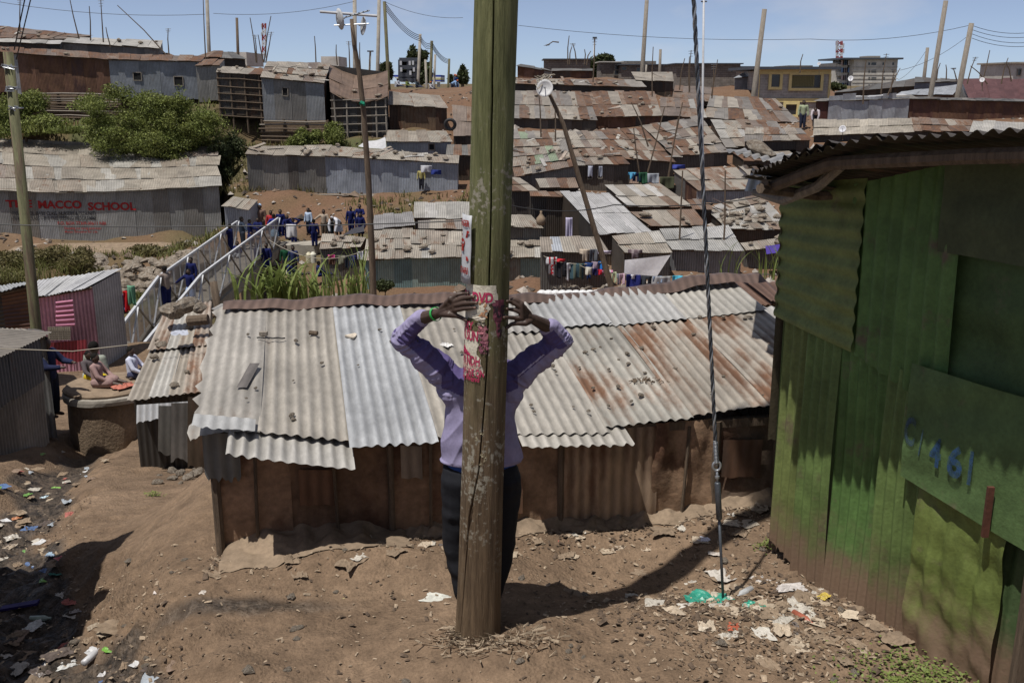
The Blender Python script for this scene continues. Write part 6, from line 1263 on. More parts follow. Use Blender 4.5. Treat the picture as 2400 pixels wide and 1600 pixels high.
v, f = ring(.72, zrim, ztop - .03, 60, 9); mk('rim', v, f, M['concrete'], wl2)
v, f = ring(.69, ztop - .03, ztop + .03, 40, 13); mk('earth_cover', v, f, M['earth'], wl2)
person([wc[0] - .12, wc[1] - .15, ztop + .03], .98, 95, 'sit', 'skirt', (.30, .20, .19), (.28, .19, .18), 'child in a striped brown and cream dress sitting on the well rim')
person([wc[0] + .28, wc[1] + .30, ztop + .03], .95, 95, 'sit', 'trousers', (.52, .55, .66), (.05, .055, .10), 'child in a white T-shirt sitting at the back of the well rim')
person([wc[0] + .62, wc[1] + .55, ztop + .03], .95, 230, 'sit', 'trousers', (.52, .30, .32), (.05, .055, .10), 'child in a pale pink top half hidden by the lean-to roof')
person([wc[0] - .45, wc[1] + .35, ztop - .02], .9, 120, 'sit', 'trousers', (.10, .085, .09), (.45, .34, .02), 'child in bright yellow trousers seated behind the striped dress')
person([wc[0] - .72, wc[1] + .9, wc[2] + .15], 1.02, 90, 'stand', 'trousers', (.40, .42, .36), (.30, .20, .14), 'small child in a pale shirt standing behind the well')
person(P(238, 982, 17.3), 1.48, 20, 'stand', 'trousers', (.26, .28, .24), (.24, .22, .16), 'adult in a grey-green shirt and khaki trousers standing with back turned by the bridge foot')
person(P(126, 975, 14.9), 1.3, 100, 'lean', 'trousers', (.02, .025, .06), (.015, .018, .03), 'person in dark blue squatting in the shade of the grey shack')
c = np.array([wc[0] + .35, wc[1] - .28, ztop + .05]); crumpled('woven_bag', c, .17, (.42, .15, .11), 'orange red woven bag lying on the well rim', 'bag', m='cloth', flatn=.5)
# flashing on the lean-to eave, boulders and cardboard tube on its ridge
s = find('shiny metal flashing')
for i in range(3):
    a, b = s['rp'](.15 + i * .28, -.06), s['rp'](.15 + (i + 1) * .29, -.06); sheet(s['root'], 'flashing', a - [0, .05, .20], b - [0, .05, .18], b + [0, .02, .015], a + [0, .02, .015], (.55, .56, .57, 0.), 'tin', amp=.007, nv=6, warp=.03, ragged=.05)
for px, py, r_, lb in ((405, 733, .17, 'round pale boulder on the lean-to roof ridge'), (440, 725, .19, 'big lumpy grey boulder on the lean-to roof ridge'), (468, 726, .13, 'smooth brown boulder beside the big grey boulder'), (428, 717, .10, 'small dark boulder behind the big grey boulder')):
    o = stone(P(px, py + 6, 13.4), r_, lb, 'boulders on the lean-to roof')
q0, q1 = P(440, 752, 13.0), P(488, 748, 13.0); tag(MB().tube([q0, q1], .07, 10).build('log', M['wood'], None, origin=q0), 'short dark log lying below the boulders on the lean-to roof', 'log')
crumpled('newspaper', P(422, 785, 12.6) + [0, 0, .02], .13, (.36, .38, .44), 'crumpled newspaper on the lean-to roof', 'newspaper', m='paper')
# grey shack on the left: its long side wall facing the gully
s = find('edge of the gully'); q0 = np.array([-7.05, 14.3, 0]); q1 = np.array([-7.35, 10.2, 0])
for i in range(5):
    a, b = lerp(q1, q0, i / 5), lerp(q1, q0, (i + 1.03) / 5); zb_ = -2.35 + .0; zt = -.66
    sheet(s['root'], 'wall_sheet', a + [.0, 0, zb_ + .25 * (5 - i) / 5 - .3], b + [0, 0, zb_], b + [0, 0, zt], a + [0, 0, zt - .02], random.choice([(.21, .21, .205, .05), (.26, .255, .245, .05)]), 'tin', amp=.008, nv=6)
    sheet(s['root'], 'upper_shade_sheet', a + [.03, 0, zt - .75 - .1 * (i % 2)], b + [.03, 0, zt - .7], b + [.03, 0, zt + .02], a + [.03, 0, zt], (.13, .145, .165, .08), 'tin', amp=.008, nv=4)  # darker colour here paints the shade on the wall's upper half
    sheet(s['root'], 'roof_sheet', a + [.22, 0, zt + .02], b + [.22, 0, zt + .03], b + [-2.2, 0, zt + .22], a + [-2.2, 0, zt + .2], jit(random.choice(GREYD + TAN)), 'tin', amp=.008, nv=4)
# torn sheets and posts at the side of the long shack
for k, (x0, x1, y0, y1, Y, c) in enumerate(((372, 405, 950, 1075, 9.0, (.13, .125, .115, .1)), (400, 440, 945, 1090, 8.8, (.17, .16, .15, .15)), (440, 485, 930, 1110, 8.4, (.10, .075, .055, .3)))):
    sheet(find('shiny metal flashing')['root'], 'hanging_sheet', P(x0, y1, Y), P(x1, y1, Y), P(x1, y0, Y), P(x0, y0, Y), c, 'tin', nu=8, nv=8, warp=.03, ragged=.1)

# ------------------------------------------------------------------ vegetation
def leaves(blobs, n, size, droop=0.0, shell=.55, seed=1):
    r = np.random.default_rng(seed); V = []; Fc = []; wts = np.array([b[3] * b[4] * b[5] for b in blobs]) ** .67; ch_ = r.choice(len(blobs), n, p=wts / wts.sum())
    d = r.normal(size=(n, 3)); d /= np.linalg.norm(d, axis=1)[:, None]; rad = shell + (1 - shell) * r.random(n) ** .6
    B = np.array(blobs)[ch_]; rad *= 1 + .25 * fbm(d[:, 0] * 3 + ch_ * 3.1, d[:, 2] * 3 + d[:, 1] * 2, 3, seed)
    cl = np.floor(r.random(n) * 14).astype(int) + ch_ * 20; off = np.random.default_rng(seed + 5).normal(0, .34, (len(blobs) * 20 + 20, 3)); c = B[:, :3] + d * B[:, 3:6] * (rad * .62)[:, None] + off[cl] * B[:, 3:6]
    a = r.normal(size=(n, 3)); a /= np.linalg.norm(a, axis=1)[:, None]; a[:, 2] -= droop; b_ = np.cross(a, d + r.normal(size=(n, 3)) * .5); b_ /= np.linalg.norm(b_, axis=1)[:, None] + 1e-9
    s_ = size * (.6 + .8 * r.random(n))[:, None]
    v = np.stack([c - a * s_, c + b_ * s_ * .45, c + a * s_, c - b_ * s_ * .45], 1).reshape(-1, 3)
    f = np.arange(n * 4).reshape(-1, 4); return v, f
def tree(name, label, cat, base, blobs, n, size, m, trunk=.08, seed=1, group=None, limbs=14):
    root = empty(name, base, label, cat, group); v, f = leaves(blobs, n, size, seed=seed); mk('crown', v, f, M[m], root)
    mb = MB(); base = np.asarray(base, float); cen = np.mean([b[:3] for b in blobs], 0); mid = lerp(base, cen, .5); mb.tube([base - [0, 0, .3], lerp(base, mid, .5) + [.05, 0, 0], mid], [trunk, trunk * .8, trunk * .6], 7)
    for b in sorted(blobs, key=lambda b: -b[3])[:limbs]: mb.tube([lerp(base, mid, .7), lerp(mid, b[:3], .5) + [0, 0, .1], np.array(b[:3]) + [0, 0, b[5] * .4]], [trunk * .5, trunk * .3, trunk * .1], 5)
    mb.build('trunk', M['wood'], root); return root
def B(px, py, Y, rp, ry=None, dy=.8): q = P(px, py, Y); s_ = Y / F; return (q[0], q[1], q[2], rp * s_, rp * s_ * dy, (ry or rp) * s_)
bl_ = []
rb_ = random.Random(77)
for i in range(64):
    t_ = rb_.random(); px = 212 + 305 * t_; top = 190 + 60 * abs(t_ - .35) * 1.6 + 22 * math.sin(t_ * 17); bot = 330 + 45 * math.sin(math.pi * t_); py = top + (bot - top) * rb_.random() ** .8; bl_.append(B(px, py, 54.5 + 3 * rb_.random(), rb_.uniform(18, 40), rb_.uniform(11, 23)))
bl_ += [B(300, 290, 56, 60, 45), B(380, 280, 56.5, 75, 55), B(440, 305, 56, 48, 34), B(360, 330, 55, 70, 28)]
tree('acacia_bush', 'big feathery green bush spilling over the school roof', 'bush', P(390, 380, 57), bl_, 60000, .062, 'leaf', .16, 3)
tree('acacia_bush', 'small grey-green bush at the right foot of the big bush', 'bush', P(545, 420, 56), [B(520, 380, 56, 35, 40), B(545, 345, 57, 26, 36), B(530, 420, 55.5, 25, 25)], 12000, .07, 'leaf_dark', .06, 4)
tree('leafy_bush', 'bush on the terrace behind the near green pole', 'bush', P(60, 320, 58), [B(30, 265, 58, 45, 40), B(80, 240, 58.5, 40, 26), B(20, 300, 57.5, 50, 18), B(100, 290, 57.5, 45, 22)], 16000, .075, 'leaf', .07, 5)
tree('leafy_bush', 'low bush on the red earth strip above the school roof', 'bush', P(190, 310, 57), [B(160, 305, 57, 40, 10), B(215, 285, 57, 24, 10), B(240, 308, 56.5, 40, 9)], 6000, .07, 'leaf', .04, 6)
for px, py, rp_, lb, sd in ((700, 330, 26, 'green shrub at the foot of the patched shack', 7), (775, 325, 30, 'tall green shrub beside the sagging shack', 8), (735, 325, 18, 'small shrub between the two green shrubs', 9)):
    tree('leafy_bush', lb, 'bush', P(px, py + 12, 56.6), [B(px, py, 56.6, rp_, rp_ * .8), B(px + 8, py - rp_ * .7, 56.8, rp_ * .6)], 3600, .065, 'leaf', .04, sd)
tree('leafy_bush', 'low bush on the bank below the school at the near green pole', 'bush', P(90, 640, 40), [B(40, 610, 41, 60, 26), B(110, 605, 41, 45, 24), B(180, 625, 40, 40, 26), B(20, 650, 39, 50, 20)], 14000, .06, 'leaf_dry', .05, 10)
tree('leafy_bush', 'straggly bush hanging over the stone bank below the school', 'bush', P(195, 640, 40), [B(195, 610, 41.5, 28, 34), B(215, 650, 40, 30, 24)], 6000, .055, 'leaf_dry', .04, 11)
tree('leafy_bush', 'dry bush on the bank edge by the bridge rail', 'bush', P(360, 592, 46), [B(365, 588, 46.5, 38, 10), B(440, 580, 46, 30, 9), B(330, 582, 46.8, 26, 8)], 1800, .09, 'leaf_dry', .03, 12)
tree('leafy_bush', 'small dark bush by the mid dark pole at the ridge of the long roof', 'bush', P(900, 690, 30), [B(898, 672, 30, 18, 16)], 1100, .06, 'leaf_dark', .02, 13)
# grass clumps and reeds
def blades(label, base, n, L, w_, m, spread, seed, name='reed_clump', cat='reeds', group=None, lean=.5):
    r = random.Random(seed); base = np.asarray(base, float); root = empty(name, base, label, cat, group)
    for i in range(n):
        a = r.uniform(0, 6.28); l_ = L * r.uniform(.5, 1.1); b0 = base + [spread * r.gauss(0, .5), spread * .5 * r.gauss(0, .5), 0]; out = np.array([math.cos(a), math.sin(a), 0]) * r.uniform(.12, lean) * l_; sd = np.array([-math.sin(a), math.cos(a), 0]) * w_
        V = []; K = 6
        for k in range(K):
            t = k / (K - 1); c = b0 + out * t ** 1.8 + np.array([0, 0, l_ * (t - .30 * lean * 1.6 * t ** 2.6)]); ww = (1 - t) ** .7 * (.5 + t * .8 if t < .4 else .82)
            V += [c - sd * ww, c + [0, 0, -.012] , c + sd * ww]
        mk('leaf_blade', V, gridfaces(3, K), M[m], root)
    return root
blades('broad clump of tall green napier grass under the bridge', P(650, 712, 33), 85, 2.2, .085, 'reed', 1.3, 21, lean=.75)
blades('single fan of napier grass beside the dirt path', P(740, 706, 32), 26, 1.4, .075, 'reed', .4, 22)
blades('tall thin napier grass stem by the brown hut', P(780, 702, 31), 8, 1.9, .045, 'reed', .2, 23, lean=.35)
blades('napier grass tuft in front of the brown hut wall', P(828, 706, 30), 32, 1.5, .065, 'reed', .45, 24)
blades('tall napier grass beside the mid dark pole', P(855, 704, 29), 18, 2.1, .04, 'reed', .3, 25, lean=.3)
blades('napier grass clump in front of the purple tarpaulin', P(1775, 655, 27), 30, 1.3, .03, 'reed', .9, 26)
blades('napier grass clump at the corner of the green shack', P(1850, 655, 25), 26, 1.4, .03, 'reed', .6, 27)
for i, (px, py, Y) in enumerate(((60, 650, 36), (110, 655, 35), (30, 660, 34), (150, 650, 35), (90, 640, 37))):
    blades('grassy tussock on the bank below the school', P(px, py, Y), 34, 1.0, .018, 'grass', .9, 40 + i, 'grass_tussock', 'grass', 'tussocks on the school bank', .8)
# low weed patches near the green shack and walls
for i, (px, py, n_, sp, lb) in enumerate(((2170, 1580, 900, .20, 'bright green weed patch at the foot of the crumpled green sheet'), (1810, 1278, 160, .06, 'little green weed at the torn corner of the green shack'), (2040, 1372, 120, .04, 'tiny weed under the green wall strip'), (355, 1130, 120, .05, 'tiny weed tuft beside the broken red clay'))):
    q = P(px, py, 6); k = kz(py); z = 0 if px > 1000 else -.9; Y = (z - CZ) / k; q = P(px, py, Y); r = np.random.default_rng(90 + i); c = q + np.stack([r.normal(0, sp, n_), r.normal(0, sp * .6, n_), np.zeros(n_)], 1); c[:, 2] = gz(c[:, 0], c[:, 1]) + r.random(n_) * .05
    a = r.normal(size=(n_, 3)); a[:, 2] *= .4; a /= np.linalg.norm(a, axis=1)[:, None]; b_ = np.cross(a, [0, 0, 1.0]); s_ = .012
    v = np.stack([c - a * s_, c + b_ * s_ * .7, c + a * s_, c - b_ * s_ * .7], 1).reshape(-1, 3); o = mk('weeds', v, np.arange(n_ * 4).reshape(-1, 4), M['reed'], None, origin=q); tag(o, lb, 'weeds', kind='stuff')
# stone bank below the school
bk = empty('stone_bank', P(290, 600, 45), 'rough stone retaining bank below the school path', 'wall')
for i in range(110):
    px, py = random.uniform(215, 500), 0; py = random.uniform(605, 690) if px < 420 else random.uniform(590, 620); Y = 44.5 - (py - 600) / 90 * 3
    o = bpy.data.objects.new('stone', rockmesh()); COL.objects.link(o); o.parent = bk; o.location = Vector(P(px, py, Y)) - bk.location; r_ = random.uniform(.18, .42); o.scale = (r_ * 1.3, r_, r_ * .8); o.rotation_euler = (random.uniform(0, .5), random.uniform(0, .5), random.uniform(0, 6))
q0, q1 = P(-60, 572, 49.3), P(500, 566, 49.0)
mk('school_path', [q0, q1, q1 - [0, 2.0, .15], q0 - [0, 2.0, .15], q0 - [0, 2.4, 1.2], q1 - [0, 2.4, 1.2]], [(0, 3, 2, 1), (3, 4, 5, 2)], M['earth'])
tag(bpy.data.objects['school_path'], 'narrow trodden path along the school wall', 'path', kind='structure')
# ------------------------------------------------------------------ poles, masts, antennas
def polething(name, label, top, bot, Y, r0, r1=None, m='wood_grey', cat='pole', group=None, mid=None, n=8, Yb=None):
    a, b = P(*bot, Yb or Y), P(*top, Y); root = empty(name, a, label, cat, group); pts = [a - [0, 0, .4], a] + [P(*q, Y) for q in (mid or [])] + [b]
    k = len(pts); MB().tube(pts, [r0 + (r1 - r0) * i / (k - 1) if r1 else r0 for i in range(k)], n).build('shaft', M[m], root, smooth=True); return root
gp_ = polething('utility_pole', 'green-stained wooden pole with a cut top and wire clamps beside the kiosk', (19, 122), (88, 800), 18, .115, .085, 'pole_green', n=14)
for dz, r_ in ((-.25, .10), (-.62, .105), (-.95, .105)):
    q = P(20, 122, 18) + [.02 * -dz, 0, dz]; mb = MB(); 
    for i in range(5): mb.tube([q + [random.uniform(-.13, .13), -.1, random.uniform(-.05, .05)] for _ in range(3)], .012, 5)
    MB().tube([q + [r_ * math.cos(t), r_ * math.sin(t), 0] for t in np.linspace(0, 6.28, 13)], .014, 5, False).build('clamp_band', M['steel'], gp_); mb.build('wire_clamp', M['steel'], gp_)
dp = polething('antenna_pole', 'tall crooked dark pole carrying two small dishes and a white boom', (824, 45), (876, 720), 22, .085, .04, 'wood', 'pole', mid=[(872, 600), (864, 430), (852, 260), (842, 170), (830, 105)], n=10)
def dish(root, px, py, Y, r, nx, col=(.40, .41, .42)):
    c = P(px, py, Y); n_ = Vector(nx).normalized(); u_ = n_.cross(Vector((0, 0, 1))).normalized(); w_ = n_.cross(u_); V = []; K = 5
    for k in range(K):
        for i in range(20): t = 2 * math.pi * i / 20; rr = r * k / (K - 1) + .002; V.append(Vector(c) + (u_ * math.cos(t) + w_ * math.sin(t)) * rr + n_ * (.28 * rr * rr / r))
    d = mk('dish', V, gridfaces(20, K, 0, True), M['paint'], root, col, smooth=True); s_ = d.modifiers.new('t', 'SOLIDIFY'); s_.thickness = .008
    MB().tube([c, Vector(c) + n_ * r * .8], .012, 5).build('feed_arm', M['steel'], root)
dish(dp, 790, 46, 22, .22, (.9, .5, .15)); dish(dp, 857, 62, 22, .19, (-.9, -.4, .1))
MB().tube([P(750, 28, 22), P(884, 38, 22)], .028, 8).build('boom', M['whitepaint'], dp); MB().tube([P(783, 60, 22), P(865, 56, 22)], .016, 6).build('bracket', M['steel'], dp)
MB().tube([P(806, 42, 21.8), P(866, 25, 21.8)], .016, 6).build('yagi_boom', M['darksteel'], dp)
for k in range(6): q = P(812 + 10 * k, 40 - 2.8 * k, 21.8); MB().tube([q - [0, .12, 0], q + [0, .12, .02]], .008, 4).build('yagi_element', M['darksteel'], dp)
for i, x in enumerate((844, 850)): MB().tube([P(x, 240 + 4 * i, 21.9), P(x + 5, 243, 21.9)], .05, 6).build('green_cord', M['cloth'], dp, (.02, .2, .12))
rp2 = polething('antenna_pole', 'leaning rusty and wooden pole with a white dish above the washing lines', (1276, 195), (1438, 692), 24, .085, .045, 'wood', 'pole', mid=[(1400, 560), (1355, 410), (1320, 290)], n=10)
dish(rp2, 1278, 208, 23.9, .20, (-.3, -1, .2), (.55, .55, .55))
mb = MB()
for i in range(12): q = P(1276, 188, 24); mb.tube([q + [random.gauss(0, .1), random.gauss(0, .08), random.gauss(0, .08)] for _ in range(3)], .014, 4)
mb.build('rag_bundle', M['rope'], rp2)
wm = polething('mast', 'slender white mast rising behind the stay wire', (1650, -40), (1655, 655), 26, .035, .026, 'whitepaint', 'mast', mid=[(1646, 300)])
MB().tube([P(1643, 4, 26), P(1657, 4, 26)], .02, 6).build('bracket', M['darksteel'], wm)
polething('fence_post', 'dark wooden post sticking up beyond the ridge end of the long roof', (500, 660), (512, 735), 11.5, .045, .045, 'wood', 'post')
SK = 'skyline utility poles'
for i, (t, b, Y, r_, m_, lb) in enumerate((((484, -30), (490, 122), 85, .17, 'concrete', 'pale concrete pole on the crest beside a thin black pole'), ((555, 42), (558, 132), 75, .12, 'wood', 'short dark post on the crest behind the concrete ledge'), ((831, -20), (832, 158), 84, .19, 'concrete', 'thick grey pole behind the double-dish antenna'),
    ((889, -20), (885, 168), 90, .18, 'concrete', 'pale pole between the dish antenna and the wired pole'), ((901, 4), (911, 200), 88, .17, 'pole_green', 'green-grey wired pole with insulators on the crest'), ((985, 80), (980, 190), 120, .2, 'concrete', 'pale concrete pole beside the dark scaffold tower'),
    ((1012, 96), (1009, 196), 130, .22, 'pole_green', 'green wired pole in front of the dark tree'), ((1020, 128), (1017, 212), 120, .16, 'concrete', 'short pale pole by the seated people'), ((997, 140), (1000, 206), 120, .16, 'concrete', 'short pale pole below the dark tree'), ((1053, 138), (1050, 214), 130, .17, 'pole_green', 'distant wired pole before the conifer'),
    ((1516, 1), (1505, 172), 84, .2, 'wood_grey', 'leaning wooden pole above the plain grey-tan roof'), ((1792, 22), (1765, 234), 76, .22, 'wood_grey', 'thick leaning wooden pole beside the yellow-framed building'), ((2217, 2), (2180, 231), 68, .2, 'wood_grey', 'tall leaning wooden pole before the silver-blue roof'), ((2277, 55), (2243, 232), 70, .22, 'wood_grey', 'leaning wired pole beside the maroon roof'),
    ((2174, 112), (2166, 180), 100, .2, 'wood_grey', 'distant wired pole behind the tall leaning pole'), ((1548, 116), (1546, 170), 100, .16, 'wood_grey', 'short pole before the stone block houses'), ((1515, 152), (1514, 170), 95, .1, 'concrete', 'stubby pale post on the plain grey-tan roof'))):
    polething('utility_pole', lb, t, b, Y, r_, r_ * .8, m_, 'pole', SK)
AN = 'thin rooftop antenna poles'
ant = [((47,0),(45,62)),((163,-5),(184,80)),((209,15),(211,84)),((236,0),(241,88)),((248,64),(258,100)),((275,13),(398,128)),((394,67),(395,118)),((476,-5),(481,128)),((586,42),(600,136)),((597,82),(601,136)),((605,82),(617,136)),((635,38),(618,136)),((636,75),(622,136)),((737,85),(740,138)),((788,105),(790,142)),((817,97),(819,148)),((843,100),(845,160)),((868,120),(867,163)),((1280,108),(1310,88)),((1334,84),(1331,140)),((1340,110),(1335,140)),((1342,102),(1352,140)),((1370,116),(1370,140)),((1385,120),(1375,142)),((1394,90),(1390,182)),((1531,110),(1529,216)),((1605,137),(1593,200)),((1620,118),(1617,204)),((1616,134),(1616,205)),((1682,140),(1668,214)),((1673,150),(1669,220)),((1882,127),(1876,160)),((2030,142),(2024,230)),((2078,126),(2066,210)),((2110,160),(2082,212)),((2098,162),(2088,206)),((2287,134),(2268,186)),((2320,118),(2302,190)),((2363,136),(2348,186)),((2358,146),(2372,180)),((2204,148),(2196,178)),((2217,152),(2219,176)),((2234,160),(2244,178)),((2275,155),(2316,186)),((1558,250),(1516,400)),((1600,240),(1560,440)),((1590,275),(1565,420)),((1480,240),(1520,330)),((1700,400),(1690,655)),((1600,400),(1588,655)),((1485,300),(1500,400)),((1263,220),(1268,308)),((1300,240),(1302,318))]
for i, (t, b) in enumerate(ant):
    Y = 66 if b[1] < 230 else (36 if b[1] > 500 else 52); q0, q1 = P(*b, Y), P(*t, Y); root = empty('antenna_pole', q0, 'thin crooked stick antenna rising from a tin roof', 'antenna', AN)
    MB().tube([q0 - [0, 0, .3], lerp(q0, q1, .5) + [random.uniform(-.06, .06), 0, 0], q1], [.045, .035, .025], 5).build('stick', M['wood'], root)
    if i % 3 == 0 and b[1] < 240:
        for k in range(3): z = lerp(q0, q1, .97 - .07 * k); MB().tube([z - [.18 - .03 * k, 0, 0], z + [.18 - .03 * k, 0, .02]], .014, 4).build('rod', M['darksteel'], root)
for px, py, Y, r_ in ((1994, 185, 62, .16), (1975, 303, 56, .2), (2302, 188, 60, .14), (1920, 150, 64, .1)):
    rt = empty('satellite_dish', P(px, py + 6, Y), 'small white dish on a thin stick above the right-hand roofs', 'dish', 'small roof dishes'); dish(rt, px, py, Y, r_, (-.5, -.8, .3), (.6, .6, .62)); MB().tube([P(px, py, Y), P(px, py + 26, Y)], .02, 5).build('stick', M['wood'], rt)
# light mast, comm tower, lamp
lm = polething('light_mast', 'tall white flood-light mast in front of the far trees', (1394, 88), (1390, 182), 140, .16, .1, 'whitepaint', 'mast')
MB().box(P(1389, 91, 140) - [0, .2, 0], P(1399, 87, 140) + [0, .2, 0]).build('lamp_head', M['darksteel'], lm)
lm2 = polething('light_mast', 'grey street light mast with a spread head behind the sagging brown roof', (868, 120), (866, 165), 110, .12, .1, 'concrete', 'mast')
MB().box(P(861, 122, 110) - [0, .2, 0], P(875, 119, 110) + [0, .2, 0]).build('lamp_head', M['darksteel'], lm2)
for px, yt, yb, Y, w_, lb in ((1967, 97, 150, 340, .75, 'red and white banded lattice mast behind the tenement'), (619, 55, 136, 420, .6, 'far pale lattice mast beyond the left crest')):
    root = empty('lattice_mast', P(px, yb, Y), lb, 'mast'); n = 6
    for k in range(n):
        a, b = P(px, yb + (yt - yb) * k / n, Y), P(px, yb + (yt - yb) * (k + 1) / n, Y); mb = MB()
        for sx, sy in ((-1, -1), (1, -1), (1, 1), (-1, 1)): mb.bar(a + [sx * w_, sy * w_, 0], b + [sx * w_ * .95, sy * w_ * .95, 0], .34, .34)
        for sx in (-1, 1): mb.bar(a + [sx * w_, -w_, 0], b + [-sx * w_, -w_, 0], .25, .25)
        mb.build('mast_section', M['paint'], root, (.30, .05, .045) if k % 2 else (.6, .6, .62))
    for k in range(4): q = P(px, yt + (yb - yt) * (.08 + .12 * k), Y); MB().box(q + [w_ * (1.1 if k % 2 else -1.7), -w_ * 1.6, -.7], q + [w_ * (1.7 if k % 2 else -1.1), -w_ * 1.2, .7]).build('antenna_panel', M['whitepaint'], root)
# overhead wires
def wire(label, pts, r=.012, m='cable', cat='wire', sag=0.0, group=None):
    V = []; pts = [np.asarray(p) for p in pts]
    for a, b in zip(pts[:-1], pts[1:]):
        for k in range(10): t = k / 10; V.append(lerp(a, b, t) - [0, 0, sag * 4 * t * (1 - t)])
    V.append(pts[-1]); tag(MB().tube(V, r, 4).build('overhead_wire', M[m], None, origin=pts[0]), label, cat, group)
wire('black service cable with yellow tags passing in front of the school wall', [P(-60, 524, 12), P(500, 530, 12), P(1120, 516, 12)], .007, sag=.02)
wire('second black cable running from the pole past the silver roof to the green shack', [P(1190, 480, 12), P(1440, 480, 13), P(1830, 452, 14)], .007, sag=.08)
wire('washing rope running from the bridge landing to the mid dark pole', [P(630, 562, 36), P(860, 584, 34)], .012, 'rope', sag=.5)
wire('brown rope line crossing in front of the kiosk', [P(-40, 815, 11), P(170, 823, 11.3), P(300, 808, 11.6)], .006, 'rope')
for i in range(4):
    wire('fine power line strung between the crest poles', [P(902, 6 + 5 * i, 88), P(985, 84 + 4 * i, 110), P(1012, 98 + 4 * i, 130), P(1053, 140 + 3 * i, 130)], .035, 'cable', sag=.5, group='fine power lines')
for a, b, Y in (((1215, 60), (1900, 92), 80), ((1900, 92), (2272, 60), 72), ((2278, 60), (2460, 68), 70), ((2278, 70), (2460, 78), 70), ((2278, 80), (2460, 92), 70), ((2278, 90), (2460, 100), 70), ((2272, 82), (2110, 165), 80), ((500, 32), (830, 4), 80), ((900, 4), (1085, 42), 85), ((-20, 2), (480, 34), 75), ((2170, 120), (2105, 188), 100)):
    wire('fine power line strung between the crest poles', [P(*a, Y), P(*b, Y)], .016, 'cable', sag=.4, group='fine power lines')
for a, b in (((60, -10), (33, 118)), ((74, -10), (38, 140))): wire('dark stay wire rising from the top of the green-stained pole', [P(*b, 18), P(*a, 17.6)], .012, group='stay wires of the green-stained pole')

# ------------------------------------------------------------------ far buildings
def uvbox(name, lo, hi, m, root, color=None):
    x0, y0, z0 = lo; x1, y1, z1 = hi; V = []; uv = []; f = []
    for a, b, c, d, U, W_ in (((x0,y0,z0),(x1,y0,z0),(x1,y0,z1),(x0,y0,z1), x1-x0, z1-z0), ((x1,y0,z0),(x1,y1,z0),(x1,y1,z1),(x1,y0,z1), y1-y0, z1-z0), ((x0,y1,z0),(x0,y0,z0),(x0,y0,z1),(x0,y1,z1), y1-y0, z1-z0), ((x1,y1,z0),(x0,y1,z0),(x0,y1,z1),(x1,y1,z1), x1-x0, z1-z0), ((x0,y0,z1),(x1,y0,z1),(x1,y1,z1),(x0,y1,z1), x1-x0, y1-y0)):
        k = len(V); V += [a, b, c, d]; uv += [(0, 0), (U, 0), (U, W_), (0, W_)]; f.append((k, k + 1, k + 2, k + 3))
    return mk(name, V, f, M[m], root, color, uv)
def blockhouse(label, x0, y0, x1, y1, Y, m='block', depth=6, wins=(), name='block_building', roof=None, cat='building', frame='wood_grey', zb=None):
    a, b = P(x0, y1, Y), P(x1, y0, Y); root = empty(name, ((a[0] + b[0]) / 2, Y, a[2]), label, cat); zbm = zb if zb is not None else a[2] - .6
    uvbox('wall', (a[0], Y, zbm), (b[0], Y + depth, b[2]), m, root)
    sx = (b[0] - a[0]) / (x1 - x0)
    if roof: MB().box((a[0] - .25, Y - .35, b[2]), (b[0] + .25, Y + depth + .2, b[2] + .12)).build('roof', M[roof], root)
    for (wx0, wy0, wx1, wy1) in wins:
        p, q = P(wx0, wy1, Y), P(wx1, wy0, Y); fr = MB(); t_ = .07
        w_ = mk('window', [(p[0], Y - .02, p[2]), (q[0], Y - .02, p[2]), (q[0], Y - .02, q[2]), (p[0], Y - .02, q[2])], [(0, 1, 2, 3)], M['glass'], root)
        for lo, hi in (((p[0] - t_, Y - .1, p[2] - t_), (q[0] + t_, Y - .005, p[2])), ((p[0] - t_, Y - .1, q[2]), (q[0] + t_, Y - .005, q[2] + t_)), ((p[0] - t_, Y - .1, p[2]), (p[0], Y - .005, q[2])), ((q[0], Y - .1, p[2]), (q[0] + t_, Y - .005, q[2]))): fr.box(lo, hi)
        fr.build('window_frame', M[frame], w_)
    return root, a, b
blockhouse('dark grey stone block building with a flat parapet on the crest', *Z3(305, 550), *Z3(720, 655), 120, roof='darksteel')
blockhouse('two-storey stone block house with a pale roof edge beside the far trees', *Z3(815, 575), *Z3(1005, 720), 125, roof='render', wins=(Z3(945, 600) + Z3(1000, 640), Z3(940, 650) + Z3(985, 690)))
blockhouse('wide stone block house with a stepped roofline behind the leaning pole', *Z3(1000, 600), *Z3(1480, 730), 122, wins=(Z3(1010, 615) + Z3(1050, 645), Z3(1145, 625) + Z3(1190, 660)), roof='darksteel')
blockhouse('upper storey of stone blocks behind the stepped roofline', *Z3(1010, 562), *Z3(1325, 605), 128)
blockhouse('long stone block terrace with a flat skyline right of the stepped roofline', *Z3(1500, 592), *Z3(2100, 870), 110, depth=8, wins=(Z3(2005, 630) + Z3(2030, 660),), roof='darksteel')
blockhouse('low stone block house between the terrace and the yellow-framed building', *Z3(2070, 620), *Z3(2240, 720), 118, wins=(Z3(2070, 640) + Z3(2130, 665),), roof='darksteel')
blockhouse('small cream walled block on the left crest beside a dark post', *Z1(2120, 480), *Z1(2262, 540), 90, m='render')
blockhouse('grey flat-topped block behind the dark gabled roof on the left crest', *Z2(990, 520), *Z2(1150, 560), 120, m='render')
blockhouse('grey concrete house at the right edge above the maroon roof', *Z4(2245, 585), *Z4(2480, 730), 84, m='render', roof='concrete', wins=(Z4(2290, 640) + Z4(2320, 690),))
